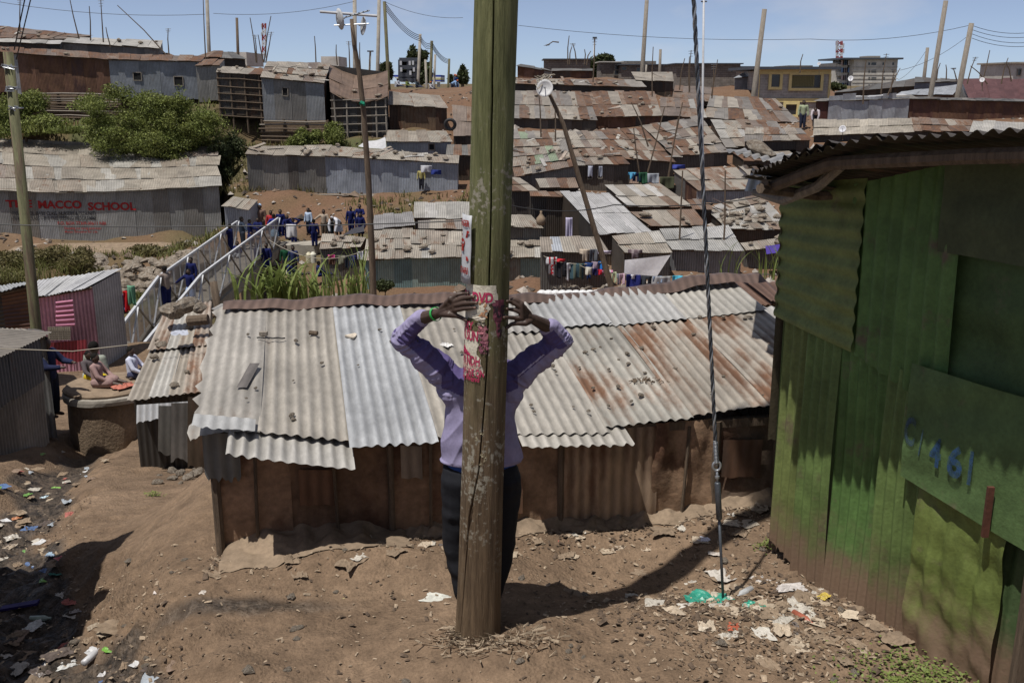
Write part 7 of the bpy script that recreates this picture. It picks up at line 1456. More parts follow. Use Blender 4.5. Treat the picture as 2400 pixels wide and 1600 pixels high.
# yellow framed building
yb, a, b = blockhouse('two-storey grey block building with pale yellow frames and bands', *Z4(-110, 650), *Z4(575, 1190), 86, m='block_pale', depth=9, cat='building', wins=())
YEL = mat('pale_yellow_paint', (.70, .58, .27), .8, .1, 3, .1); Yy = 86
def yq(x, y, d=0): q = Z4(x, y); return P(q[0], q[1], Yy - d)
for (x0, y0, x1, y1) in ((-110, 640, 580, 682), (-110, 905, 560, 938), (545, 682, 580, 905), (-110, 682, -75, 1180)):
    p, q = yq(x0, y1), yq(x1, y0); MB().box((p[0], Yy - .14, p[2]), (q[0], Yy - .005, q[2])).build('yellow_band', YEL, yb)
for (x0, y0, x1, y1) in ((25, 685, 110, 800), (210, 690, 485, 810), (155, 960, 262, 1055)):
    p, q = yq(x0, y1), yq(x1, y0); t_ = .22
    wdw = mk('window', [(p[0], Yy - .03, p[2]), (q[0], Yy - .03, p[2]), (q[0], Yy - .03, q[2]), (p[0], Yy - .03, q[2])], [(0, 1, 2, 3)], M['glass'], yb)
    fr = MB()
    for lo, hi in (((p[0] - t_, Yy - .16, p[2] - t_), (q[0] + t_, Yy - .01, p[2])), ((p[0] - t_, Yy - .16, q[2]), (q[0] + t_, Yy - .01, q[2] + t_)), ((p[0] - t_, Yy - .16, p[2]), (p[0], Yy - .01, q[2])), ((q[0], Yy - .16, p[2]), (q[0] + t_, Yy - .01, q[2]))): fr.box(lo, hi)
    fr.build('window_frame', YEL, wdw)
    if x1 - x0 > 200:
        for k in range(14): xx = p[0] + (q[0] - p[0]) * (k + .5) / 18; MB().box((xx - .08, Yy - .06, p[2] + .1), (xx + .09, Yy - .04, q[2] - .05)).build('curtain_fold', M['cloth'], wdw, (.22, .20, .10))
rf = yq(-120, 640); rq = yq(600, 628); MB().box((rf[0] - .3, Yy - .8, rf[2]), (rq[0] + .4, Yy + 9.3, rf[2] + .22)).build('roof', M['darksteel'], yb)
# tenement
tn, a, b = blockhouse('five-storey grey tenement with balconies of washing on the skyline', *Z4(770, 545), *Z4(1195, 830), 330, m='render', depth=22)
Yt = 330
def tq(x, y): q = Z4(x, y); return P(q[0], q[1], Yt)
uvbox('side_wing', (tq(660, 800)[0], Yt + 6, tq(660, 800)[2]), (tq(775, 575)[0], Yt + 24, tq(775, 575)[2]), 'render', tn)
uvbox('rear_block', (tq(405, 800)[0], Yt + 30, tq(405, 800)[2]), (tq(665, 588)[0], Yt + 50, tq(665, 588)[2]), 'block', tn)
p, q = tq(655, 548), tq(1235, 532); MB().box((p[0], Yt - 1, p[2]), (q[0], Yt + 23, q[2])).build('roof', M['darksteel'], tn); p, q = tq(955, 535), tq(1075, 512); MB().box((p[0], Yt + 4, p[2]), (q[0], Yt + 12, q[2])).build('water_tank', M['concrete'], tn)
for r_ in range(4):
    for (x0, x1) in ((948, 995), (920, 940), (1050, 1075), (1140, 1160)):
        p, q = tq(x0, 600 + 68 * r_), tq(x1, 576 + 68 * r_); mk('window', [(p[0], Yt - .05, p[2]), (q[0], Yt - .05, p[2]), (q[0], Yt - .05, q[2]), (p[0], Yt - .05, q[2])], [(0, 1, 2, 3)], M['glass'], tn)
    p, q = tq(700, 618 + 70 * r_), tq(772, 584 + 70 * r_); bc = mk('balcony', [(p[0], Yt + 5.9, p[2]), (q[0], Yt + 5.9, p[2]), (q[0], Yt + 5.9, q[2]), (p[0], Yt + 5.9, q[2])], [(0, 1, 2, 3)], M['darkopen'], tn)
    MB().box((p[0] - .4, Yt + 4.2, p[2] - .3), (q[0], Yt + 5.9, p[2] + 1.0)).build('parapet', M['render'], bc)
    for k in range(4): x_ = p[0] + (q[0] - p[0]) * (k + .3) / 4; MB().box((x_, Yt + 4.0, p[2] + .7), (x_ + 1.0, Yt + 4.1, p[2] + 2.2)).build('hung_cloth', M['cloth'], bc, random.choice([(.6, .6, .65), (.2, .3, .5), (.5, .4, .4)]))
for k in range(6): p, q = tq(770, 620 + 36 * k), tq(1195, 616 + 36 * k); MB().box((p[0], Yt - .12, p[2]), (q[0], Yt - .004, q[2])).build('floor_band', M['concrete'], tn)
# scaffold tower, petrol canopy, trees, people on the crest road
tw = empty('scaffold_tower', P(957, 190, 150), 'dark open-framed tower hung with white cloths on the crest', 'tower')
def q2(x, y, Y=150): q = Z2(x, y); return P(q[0], q[1], Y)
for x in (1715, 1795, 1870): MB().bar(q2(x, 740), q2(x, 550), .5, .5).build('post', M['darksteel'], tw)
for y in (550, 620, 690, 735): MB().bar(q2(1710, y), q2(1875, y), .7, .55).build('beam', M['darksteel'], tw)
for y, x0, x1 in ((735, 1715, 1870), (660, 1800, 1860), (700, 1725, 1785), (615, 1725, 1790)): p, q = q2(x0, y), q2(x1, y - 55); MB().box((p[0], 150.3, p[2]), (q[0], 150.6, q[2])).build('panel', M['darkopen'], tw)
for x, y in ((1718, 600), (1800, 600), (1838, 660), (1722, 660), (1830, 598), (1806, 690)): p, q = q2(x, y), q2(x + 18, y - 38); MB().box((p[0], 149.2, p[2]), (q[0], 149.4, q[2])).build('hung_cloth', M['cloth'], tw, (.5, .52, .55))
ca_ = empty('station_canopy', q2(1850, 760, 170), 'blue and white striped canopy roof along the crest road', 'canopy')
for k, (y0, y1, c) in enumerate(((708, 690, (.02, .05, .30)), (722, 708, (.6, .6, .55)), (735, 722, (.5, .45, .15)), (748, 735, (.02, .05, .30)), (758, 748, (.5, .5, .5)))):
    p, q = q2(1650 + 20 * k, y0, 170), q2(2090, y1, 170); MB().box((p[0], 170 - .2 * k, p[2]), (q[0], 180, q[2])).build('stripe', M['paint'], ca_, c)
for x in (1680, 1900, 2070): MB().bar(q2(x, 800, 170), q2(x, 750, 170), .5, .5).build('post', M['whitepaint'], ca_)
def B2(px, py, Y, rp_, ry=None): return B(px, py, Y, rp_, ry)
tree('leafy_tree', 'tall dark tree behind the scaffold tower', 'tree', P(980, 195, 160), [B2(975, 140, 160, 22, 26), B2(985, 165, 160, 26, 24), B2(968, 160, 160, 18, 24), B2(990, 130, 160, 12, 12)], 4200, .42, 'leaf_dark', .4, 31)
tree('conifer', 'small pointed conifer on the crest', 'tree', P(1084, 200, 150), [B2(1084, 185, 150, 13, 10), B2(1084, 172, 150, 9, 10), B2(1084, 160, 150, 4, 9)], 1600, .32, 'leaf_dark', .25, 32)
tree('leafy_tree', 'round tree beside the pale pole on the left crest', 'tree', P(905, 180, 130), [B2(900, 165, 130, 14, 14), B2(912, 172, 130, 8, 12)], 1400, .35, 'leaf_dark', .25, 33)
tree('leafy_tree', 'small tree left of the conifer', 'tree', P(1060, 196, 150), [B2(1060, 186, 150, 8, 9)], 500, .32, 'leaf_dark', .2, 34)
tree('leafy_tree', 'rounded green tree between the dark block building and the pale-roofed block house', 'tree', P(1405, 180, 135), [B2(1402, 150, 135, 16, 18), B2(1418, 140, 135, 16, 14), B2(1395, 165, 135, 14, 16)], 3000, .36, 'leaf_dark', .3, 35)
tree('leafy_tree', 'low tree in front of the tenement', 'tree', P(1965, 205, 100), [B2(1960, 203, 100, 14, 7), B2(1975, 206, 100, 10, 5)], 700, .25, 'leaf_dark', .15, 36)
for px, py, Y, c, pose, lb in ((932, 204, 118, (.42, .44, .48), 'sit', 'person in white seated on the crest bank'), (954, 206, 116, (.13, .17, .05), 'sit', 'person in olive green seated on the crest bank'), (977, 206, 116, (.03, .04, .05), 'sit', 'person in black seated on the crest bank'), (1010, 212, 112, (.40, .40, .42), 'sit', 'person in a red cap seated by the short pale pole'), (1060, 218, 104, (.20, .32, .50), 'bend', 'person in a light blue shirt and orange cap'), (1070, 215, 106, (.02, .04, .14), 'stand', 'person in dark blue with an orange cap'), (1067, 212, 110, (.1, .1, .12), 'stand', 'person in grey behind the orange caps')):
    person(P(px, py, Y), 1.7, 120, pose, 'trousers', c, (.04, .045, .07), lb, hat=(.45, .10, .03) if 'cap' in lb else None)
person(P(1880, 302, 64), 1.75, 190, 'stand', 'trousers', (.30, .34, .22), (.03, .035, .06), 'person in a pale green T-shirt standing on the rubble below the yellow-framed building')
person(P(1910, 298, 64), 1.6, 200, 'bend', 'trousers', (.5, .45, .48), (.04, .04, .05), 'person in pink half hidden by the rust-red shack corner')
# tyre on the slope
q = P(1055, 292, 56.5); V = [q + [.27 * math.cos(t), -.06 * math.sin(t), .27 * math.sin(t)] for t in np.linspace(0, 6.28, 21)]; tr_ = empty('old_tyre', q, 'old black tyre leaning beside the brown roof slab', 'tyre'); MB().tube(V, .09, 8, False).build('tyre_ring', M['cable'], tr_, smooth=True)

# ------------------------------------------------------------------ washing
def garment(kind, px, py, wpx, hpx, Y, col, label, col2=None, group=None, slant=0):
    a = P(px, py, Y); s_ = Y / F / .98; Wd, Hh = wpx * s_, hpx * s_; nu, nv = 13, 11
    u, v = np.meshgrid(np.linspace(0, 1, nu), np.linspace(0, 1, nv)); ph = random.uniform(0, 6)
    x = u * Wd; z = -v * Hh * (1 + .06 * np.sin(u * 7 + ph)); y = .035 * np.sin(u * 14 + ph) * (.3 + v) + .03 * np.sin(u * 5 + v * 3 + ph)
    z = z + slant * x
    keep = np.ones((nv, nu), bool)
    if kind == 'shirt': keep &= ~((v > .42) & ((u < .2) | (u > .8))); 
    if kind == 'trousers': keep &= ~((v > .35) & (np.abs(u - .5) < .07))
    pts = np.stack([a[0] + x, a[1] + y, a[2] + z], -1).reshape(-1, 3); f = [q for q in gridfaces(nu, nv) if all(keep.ravel()[i] for i in q)]
    used = sorted({i for q in f for i in q}); mp_ = {i: k for k, i in enumerate(used)}
    nm = {'shirt': 'hanging_shirt', 'trousers': 'hanging_trousers'}.get(kind, 'hanging_cloth')
    o = mk(nm, [pts[i] for i in used], [tuple(mp_[i] for i in q) for q in f], M['cloth'], None, col, smooth=True, origin=a); sd = o.modifiers.new('t', 'SOLIDIFY'); sd.thickness = .012
    if col2 is not None: o.data.materials.append(mat(label[:20], col2, .9, .1, 9, .1, spec=.1)); o.data.polygons.foreach_set('material_index', [1 if ((i % (nu - 1)) in (3, 4, 8, 9) and col2) else 0 for i in range(len(o.data.polygons))])
    return tag(o, label, 'laundry', group or 'washing hung out to dry')
def w4(x, y): return 1240 + x / 5.88, 560 + y / 5.88
YL = 30.5
wire('washing line in front of the rusty-walled shack', [P(*w4(200, 235), YL), P(*w4(560, 335), YL), P(*w4(1050, 315), YL)], .012, 'rope', 'washing line', sag=.05)
wire('lower washing line sagging from the dark doorway to the leaning post', [P(*w4(700, 365), YL - .4), P(*w4(1100, 470), YL - .4), P(*w4(1950, 515), YL - .4), P(*w4(2260, 480), YL - .4)], .012, 'rope', 'washing line', sag=.05)
for kind, x, y, w_, h, c, lb, c2 in (('shirt', 235, 250, 150, 250, (.50, .50, .52), 'white and red football shirt at the left end of the line', (.40, .02, .03)), ('cloth', 365, 275, 130, 36, (.42, .03, .04), 'red cloth strip over the white shirts', None), ('trousers', 380, 310, 140, 220, (.02, .02, .025), 'black trousers with a white belt on the line', None), ('shirt', 480, 330, 90, 240, (.5, .5, .53), 'white vest hanging beside the black trousers', None), ('cloth', 565, 335, 190, 215, (.045, .085, .105), 'dark blue towel with cream paw motifs', (.11, .13, .10)), ('shirt', 770, 325, 110, 230, (.02, .045, .15), 'navy blue shirt on the upper line', None), ('cloth', 860, 315, 90, 110, (.30, .24, .30), 'mauve cloth beside the navy shirt', None), ('shirt', 955, 310, 100, 110, (.02, .14, .42), 'bright blue T-shirt on the upper line', None),
    ('cloth', 778, 388, 95, 105, (.50, .47, .40), 'cream towel on the lower line', None), ('cloth', 875, 405, 70, 95, (.02, .02, .07), 'navy cloth beside the cream towel', None), ('cloth', 945, 420, 60, 70, (.42, .02, .04), 'small red cloth on the lower line', None), ('shirt', 1005, 430, 150, 85, (.50, .22, .33), 'pink and white striped cloth on the lower line', (.5, .5, .52)), ('trousers', 1140, 455, 65, 150, (.45, .50, .33), 'pale yellow-green leggings on the lower line', None), ('shirt', 1205, 475, 50, 160, (.20, .21, .24), 'grey baby suit on the lower line', None), ('trousers', 1240, 475, 80, 155, (.50, .36, .42), 'pale pink leggings on the lower line', None), ('cloth', 1340, 488, 200, 200, (.02, .025, .13), 'deep blue cloth printed with gold dots and a tan hem', None), ('shirt', 1395, 480, 75, 70, (.58, .58, .62), 'small white shirt over the dotted cloth', None), ('trousers', 1550, 505, 150, 150, (.04, .045, .055), 'charcoal trousers on the lower line', None), ('cloth', 1690, 515, 260, 250, (.33, .33, .34), 'long grey striped curtain on the lower line', (.25, .25, .26)), ('cloth', 1705, 512, 130, 95, (.20, .25, .34), 'steel blue shirt folded over the grey curtain', None), ('cloth', 1975, 505, 140, 95, (.08, .40, .55), 'turquoise towel near the leaning post', None), ('cloth', 1985, 600, 22, 150, (.30, .02, .10), 'narrow crimson strap below the turquoise towel', None),
    ('shirt', 700, 140, 140, 170, (.50, .42, .33), 'cream jumper draped over the eave', None), ('trousers', 835, 140, 105, 175, (.11, .115, .13), 'dark grey trousers draped over the eave', None), ('shirt', 1365, 145, 195, 125, (.16, .12, .13), 'brown and white striped jumper drying on the pale roof', (.30, .25, .25)), ('cloth', 940, 160, 190, 45, (.45, .40, .48), 'pile of pale mixed clothes on the eave corner', None)):
    q = w4(x, y); garment(kind, q[0], q[1], w_ / 5.88, h / 5.88, YL - (.45 if y > 380 else (-.6 if y < 170 else 0)), c, lb, c2)
# big translucent sheet
a, b, c, d = [P(*w4(*q), YL - .8) for q in ((1320, 290), (1950, 220), (1760, 510), (1310, 480))]
o = sheet(None, 'hanging_sheet', d, c, b, a, (.66, .65, .66), 'cloth', nu=30, nv=14, warp=.05); tag(o, 'large thin white bed sheet hung before the pale-roofed shack', 'laundry')
# other washing
def gm(frame, kind, x, y, w_, h, sc_, Y, c, lb, c2=None): q = frame(x, y); garment(kind, q[0], q[1], w_ / sc_, h / sc_, Y, c, lb, c2)
for kind, x, y, w_, h, c, lb in (('shirt', 915, 350, 60, 50, (.10, .35, .55), 'turquoise and white shirt below the bare antenna poles'), ('trousers', 950, 355, 60, 65, (.02, .025, .07), 'navy trousers below the bare antenna poles'), ('cloth', 1000, 350, 65, 85, (.03, .09, .05), 'dark green cloth on the far line'), ('cloth', 1065, 358, 90, 75, (.35, .37, .40), 'grey checked sheet on the far line'), ('cloth', 1165, 385, 110, 90, (.07, .075, .045), 'olive patterned cloth over the bamboo screen'), ('cloth', 1265, 290, 95, 30, (.06, .08, .32), 'blue cloth at the corner of the half rusted roof'), ('cloth', 600, 300, 36, 80, (.40, .42, .50), 'pale cloth hanging in the left block window'), ('cloth', 685, 302, 26, 80, (.30, .32, .38), 'pale cloth hanging in the right block window'), ('cloth', 425, 705, 50, 160, (.45, .42, .55), 'lilac and black patterned cloth in the dark doorway')):
    gm(Z7, kind, x, y, w_, h, 3.36, 50.4 if y < 320 else (36.2 if y > 600 else 47), c, lb)
for kind, x, y, w_, h, c, lb in (('cloth', 1055, 1165, 60, 28, (.5, .08, .22), 'bright pink cloth on the hut clothes line'), ('shirt', 1120, 1170, 100, 80, (.16, .16, .12), 'olive grey shirt on the hut clothes line'), ('cloth', 1060, 1195, 60, 60, (.10, .055, .04), 'brown cloth on the hut clothes line'), ('trousers', 1210, 1170, 60, 120, (.03, .04, .06), 'dark trousers on the hut clothes line'), ('shirt', 1262, 1170, 50, 110, (.03, .035, .12), 'navy and white cloth on the hut clothes line'), ('cloth', 1325, 1135, 50, 75, (.6, .6, .64), 'white cloth at the end of the hut clothes line'), ('cloth', 665, 885, 95, 120, (.58, .57, .58), 'white sheet hung over the landing rail of the bridge')):
    gm(Z6, kind, x, y, w_, h, 3.92, 39.2 if y > 1000 else 44.6, c, lb)
for kind, x, y, w_, h, c, lb in (('cloth', 1905, 345, 100, 60, (.5, .5, .53), 'white cloth on the line before the zinc wall'), ('cloth', 2000, 385, 90, 40, (.03, .045, .2), 'dark blue cloths on the line before the zinc wall')): gm(Z6, kind, x, y, w_, h, 3.92, 50.8, c, lb)
for kind, x, y, w_, h, c, lb in (('cloth', 870, 440, 130, 230, (.015, .018, .05), 'long navy garment hung on the kiosk side wall'), ('shirt', 1000, 410, 90, 170, (.27, .28, .36), 'pale blue-grey shirt hung on the kiosk side wall'), ('cloth', 1130, 320, 40, 190, (.42, .015, .02), 'red cloth behind the kiosk'), ('cloth', 1165, 270, 70, 180, (.13, .30, .20), 'green cloth behind the kiosk'), ('cloth', 1095, 350, 40, 150, (.20, .18, .35), 'violet cloth behind the kiosk')): gm(Z8, kind, x, y, w_, h, 3.92, 22.5, c, lb)
sheet_ = sheet(None, 'tarpaulin', P(*Z7(2005, 985), 36), P(*Z7(2230, 985), 36), P(*Z7(2190, 915), 36.8), P(*Z7(1995, 930), 36.8), (.055, .03, .22), 'plastic', nu=10, nv=6, warp=.08); tag(sheet_, 'shiny purple tarpaulin over the low hut', 'tarpaulin')
sh2 = sheet(None, 'tarpaulin', P(*Z2(1330, 1345), 54), P(*Z2(1590, 1365), 54), P(*Z2(1580, 1260), 54.6), P(*Z2(1400, 1310), 54.6), (.45, .45, .46), 'cloth', nu=10, nv=6, warp=.1); tag(sh2, 'grubby white cloth stretched below the sagging shack', 'tarpaulin')
nt_ = sheet(None, 'netting', P(*Z6(1185, 985), 43.6), P(*Z6(1390, 960), 43.6), P(*Z6(1385, 890), 44), P(*Z6(1290, 925), 44), (.05, .05, .06), 'cloth', nu=8, nv=5, warp=.08); tag(nt_, 'sagging dark netting beside the schoolchildren', 'netting')
gq = P(1268, 512, 40); gr_ = empty('gourd_sack', gq, 'round tan sack hanging in front of the dark plank shack', 'sack'); mb = MB(); mb.loft([(gq[0], gq[1], gq[2] + z, r_, r_) for z, r_ in ((-.30, .05), (-.25, .15), (-.12, .2), (.02, .18), (.12, .09), (.22, .04), (.30, .05))], 12); mb.build('sack_body', M['earth'], gr_, smooth=True)
for k, (x, y, r_, c, lb) in enumerate(((880, 1215, .13, (.55, .50, .36), 'cream plastic drum on the dirt path'), (920, 1212, .13, (.60, .58, .48), 'pale plastic drum beside the cream drum'))):
    q = Z6(x, y); q = P(q[0], q[1] + 6, 41); mb = MB(); mb.loft([(q[0], q[1], q[2] + z, rr, rr) for z, rr in ((0, r_), (.35, r_), (.4, r_ * .7), (.45, r_ * .4))], 12); tag(mb.build('water_drum', M['plastic'], None, c, origin=q), lb, 'drum')
q = w4(1170, 780); q = P(q[0], q[1], 29); mb = MB(); mb.loft([(q[0], q[1], q[2] + z, r_, r_) for z, r_ in ((0, .22), (.14, .3), (.15, .29))], 16); tag(mb.build('basin', M['plastic'], None, (.10, .20, .62), origin=q), 'blue plastic wash basin at the foot of the leaning pole', 'basin')
sk = P(*w4(600, 770), 28.6); mb = MB(); [mb.ell(sk + [(-.9 + .2 * i), 0, .03], (.16, .16, .12), 8, 6) for i in range(10)]; tag(mb.build('white_foam_sheet', M['paper'], None, (.62, .62, .62), origin=sk), 'rippled white sheet lying on the stones below the washing', 'sheet')
# rubble wall of stones below washing
rb = empty('rubble_bank', P(1340, 690, 30), 'low bank of loose stones below the washing lines', 'wall')
for i in range(70):
    px, py = random.uniform(1300, 1560), random.uniform(675, 692); o = bpy.data.objects.new('stone', rockmesh()); COL.objects.link(o); o.parent = rb; o.location = Vector(P(px, py, 30.8)) - rb.location; r_ = random.uniform(.08, .2); o.scale = (r_, r_, r_ * .8); o.rotation_euler = (random.random(), random.random(), random.uniform(0, 6))

# ------------------------------------------------------------------ litter and debris in the foreground
def gpt(px, py, z0=0.0):
    """ground point seen at a place in the picture"""
    v = (py - 800) / F; dr = np.array([(px - 1200) / F, CT - v * ST, -ST - v * CT]); lo, hi = 3.0, 30.0
    T = np.linspace(lo, hi, 500); Q = np.array([0, 0, CZ]) + T[:, None] * dr; below = Q[:, 2] < gz(Q[:, 0], Q[:, 1]); i = int(np.argmax(below)); return Q[max(i, 1)]
LW = (.42, .39, .34); LG = (.33, .27, .20); 
lit = [(560, 1255, .10, LW, 0), (840, 1305, .075, LW, 0), (905, 1275, .05, (.6, .6, .6), 0), (790, 1290, .055, (.20, .12, .20), 3), (930, 1290, .05, LW, 0), (1020, 1405, .09, (.50, .50, .45), 1), (900, 1385, .06, (.40, .28, .16), 1), (805, 1395, .055, (.36, .32, .16), 1), (820, 1320, .12, LG, 2), (650, 1370, .08, LG, 2), (505, 1345, .11, (.42, .36, .29), 2), (700, 1345, .09, LG, 2), (760, 1330, .07, LG, 2), (970, 1330, .06, LG, 2), (440, 1395, .025, (.6, .58, .56), 0), (365, 1390, .03, (.55, .5, .47), 0),
    (1620, 1370, .09, LW, 0), (1700, 1350, .13, (.45, .42, .38), 0), (1790, 1365, .10, (.46, .43, .40), 0), (1850, 1380, .11, (.47, .44, .42), 0), (1645, 1410, .12, (.03, .24, .17), 4), (1690, 1415, .11, (.04, .28, .20), 4), (1770, 1425, .08, (.03, .26, .18), 4), (1720, 1470, .07, (.35, .09, .05), 1), (1480, 1400, .05, LW, 0), (1500, 1345, .06, (.25, .22, .17), 2), (1650, 1265, .05, (.60, .60, .68), 0), (1675, 1300, .05, (.52, .47, .42), 0), (1600, 1240, .05, LW, 0), (1930, 1400, .06, (.50, .38, .08), 3), (2010, 1435, .07, (.50, .36, .04), 3), (1985, 1440, .08, (.50, .42, .32), 1), (1830, 1465, .05, (.5, .5, .48), 0), (1900, 1500, .08, LG, 2), (2100, 1500, .10, LG, 2), (2050, 1470, .08, LG, 2), (1960, 1540, .10, (.13, .12, .12), 2), (1800, 1560, .10, LG, 2), (1300, 1265, .05, (.45, .08, .07), 3), (1340, 1255, .05, LW, 0), (1260, 1270, .06, LG, 2), (1430, 1230, .08, LG, 1), (1500, 1225, .09, LG, 1), (1660, 1215, .07, LW, 2), (1770, 1190, .10, LG, 1), (1400, 1255, .07, LG, 1),
    (120, 1490, .08, (.03, .02, .11), 5), (80, 1470, .09, (.55, .55, .52), 0), (270, 1475, .14, (.46, .41, .32), 2), (105, 1360, .05, (.17, .36, .06), 3), (135, 1345, .07, (.03, .16, .12), 4), (130, 1415, .09, LW, 0), (150, 1395, .06, LW, 0), (180, 1430, .06, (.4, .36, .34), 0), (160, 1560, .08, (.52, .52, .5), 0), (240, 1580, .10, (.55, .54, .54), 0), (40, 1570, .09, LW, 0), (255, 1525, .05, (.15, .34, .05), 3), (160, 1505, .06, LG, 2), (100, 1535, .09, (.13, .09, .06), 2), (200, 1500, .06, LG, 2), (60, 1420, .06, LG, 2), (30, 1505, .08, (.20, .14, .1), 2), (120, 1300, .05, (.3, .4, .5), 3), (140, 1310, .04, (.4, .06, .06), 3), (65, 1170, .06, (.6, .6, .58), 0), (90, 1155, .05, LW, 0), (130, 1145, .06, (.20, .40, .08), 3), (155, 1130, .06, LW, 0), (190, 1115, .05, (.55, .55, .58), 0), (105, 1165, .05, (.4, .5, .55), 3), (80, 1075, .06, (.3, .45, .5), 3), (60, 1100, .06, LW, 0), (100, 1065, .05, (.25, .42, .12), 3), (145, 1060, .06, LW, 0), (50, 1230, .10, (.40, .26, .16), 2), (40, 1215, .06, (.45, .2, .1), 3), (150, 1280, .03, LW, 0), (475, 1390, .03, (.5, .45, .4), 0)]
rl = random.Random(55)
for i in range(170):       # rubbish along both edges of the gully
    t_ = rl.random(); k_ = min(int(t_ * 8), 7); a_, b_ = GUL[k_], GUL[k_ + 1]; c_ = a_ + (b_ - a_) * rl.random(); X_ = c_[0] + rl.choice((-1, 1)) * rl.uniform(.0, .5); Y_ = c_[1] + rl.uniform(-.1, .1)
    if Y_ < 4.2: continue
    d_ = Vector((X_, Y_, gz1(X_, Y_) - CZ)); t2 = d_.y * CT - d_.z * ST; lit.append((1200 + F * d_.x / t2, 800 - F * (d_.z * CT + d_.y * ST) / t2, rl.uniform(.03, .085) * (1.25 if i < 20 else 1), rl.choice([LW, LW, LG, LG, (.22, .16, .12), (.10, .08, .07), (.30, .33, .36), (.14, .28, .08), (.34, .12, .10), (.10, .16, .30), (.5, .5, .5)]), rl.choice([0, 0, 2, 2, 2, 3, 1])))
for i in range(150):       # rubble and scraps along the shack wall and round the wire anchor
    if i < 70: s_ = rl.uniform(.5, 4.2); q_ = WA + EA * s_ - UP * rl.uniform(.05, .42)
    else: q_ = np.array([rl.gauss(1.5, .34), rl.gauss(5.15, .30), 0])
    d_ = Vector((q_[0], q_[1], gz1(q_[0], q_[1]) - CZ)); t2 = d_.y * CT - d_.z * ST; lit.append((1200 + F * d_.x / t2, 800 - F * (d_.z * CT + d_.y * ST) / t2, rl.uniform(.03, .10), rl.choice([LW, LW, (.42, .35, .27), (.40, .33, .25), (.46, .40, .32), (.38, .31, .23), (.50, .47, .42), (.14, .12, .11)]), rl.choice([0, 0, 1, 2, 2, 2])))
kinds = [('crumpled_paper', 'crumpled scrap', 'paper'), ('cardboard_scrap', 'flattened cardboard scrap', 'paper'), ('dusty_bag', 'shrivelled dusty bag', 'earth'), ('food_wrapper', 'food wrapper', 'plastic'), ('green_bag', 'torn plastic bag', 'plastic'), ('purple_plank', 'narrow purple board lying across the gully', 'paint')]
for px, py, r_, c, k in lit:
    q = gpt(px, py); nm, lb, m_ = kinds[k]
    if k == 5:
        a, b = gpt(5, 1440), gpt(92, 1425); tag(MB().bar(a + [0, 0, .05], b + [0, 0, .05], .06, .018).build(nm, M['paint'], None, c, origin=a), lb, 'board'); continue
    size = 'large' if r_ >= .10 else ('small' if r_ <= .05 else 'palm-sized')
    place = 'beside the green shack' if px > 1850 else 'round the stay wire anchor' if px > 1560 else 'right of the pole by the long shack wall' if px > 1180 else 'below the long shack wall' if px > 600 else 'on the bare slope left of the pole' if px > 300 else ('in the wide muddy part of the gully' if py > 1250 else 'in the narrow upper gully')
    cw = 'sea-green' if k == 4 else 'yellow' if c[0] > .4 and c[2] < .12 and c[1] > .3 else 'red' if c[0] > .3 and c[1] < .12 else 'green' if c[1] > c[0] * 1.4 else 'blue' if c[2] > c[0] * 1.2 else 'white' if min(c) > .4 else 'grey-brown' if max(c) < .25 else 'tan'
    lb = size + ' ' + cw + ' ' + lb + ' ' + place
    crumpled(nm, q + [0, 0, .006], r_ * .8, c, lb, 'litter', 'litter on the ground', m_, flatn=.3 if k != 1 else .12, n=11, amp=1.1)
# hundreds of small chips: one mass
n = 0; r = np.random.default_rng(5); V = []; Fc = []; 
cx = np.concatenate([r.uniform(-2.4, 2.2, 1400), r.normal(1.45, .50, 3000), r.uniform(-4.8, -1.5, 5000), r.uniform(-1.9, 1.9, 1600)]); cy = np.concatenate([r.uniform(4.1, 6.2, 1400), r.normal(5.1, .40, 3000), r.uniform(4.0, 9.5, 5000), np.full(1600, 0)])
cy[-1600:] = 5.85 + .2 * (cx[-1600:] + 1.9) * .9 + r.normal(0, .14, 1600)
g1 = guldist(cx[4400:9400], cy[4400:9400]); keepm = np.ones(len(cx), bool); keepm[4400:9400] = g1 < .6 + .3 * fbm(cx[4400:9400] * 2, cy[4400:9400] * 2, 3, 4); cx, cy = cx[keepm], cy[keepm]; cz_ = gz(cx, cy)
dark = MB(); pale = MB()
for x_, y_, z_1 in zip(cx, cy, cz_):
    a = random.uniform(0, 6.28); l_ = min(.032, abs(random.gauss(.0, .0075)) + .0035); w_ = l_ * random.uniform(.25, .8); t_ = random.uniform(-.5, .5); d = np.array([math.cos(a), math.sin(a), t_]) * l_; e_ = np.array([-math.sin(a), math.cos(a), random.uniform(-.3, .3)]) * w_; c = np.array([x_, y_, z_1 + .004 + abs(t_) * l_]); hgt = np.array([0, 0, .003 + .3 * w_])
    (pale if random.random() < .42 else dark).add([c - d - e_, c + d - e_ * .6, c + d * .8 + e_, c - d * .9 + e_, c + hgt], [(0, 1, 4), (1, 2, 4), (2, 3, 4), (3, 0, 4)])
tag(pale.build('debris', mat('pale_chips', (.29, .225, .16), .9, .5, 30, .1)), 'fine pale chips of wood, paper and grit strewn over the ground', 'debris', kind='stuff')
tag(dark.build('debris', mat('dark_chips', (.095, .068, .048), .9, .5, 30, .1)), 'fine dark clods and chips strewn over the ground', 'debris', kind='stuff')
for i in range(46):
    x_, y_ = (random.uniform(-2.2, 2.1), random.uniform(4.3, 6.0)) if i < 30 else (random.gauss(-3.0, .7), random.uniform(4.4, 6.8)); stone(np.array([x_, y_, gz1(x_, y_) - .008]), random.uniform(.012, .035), 'small clod or stone lying on the trodden ground', 'clods on the ground')
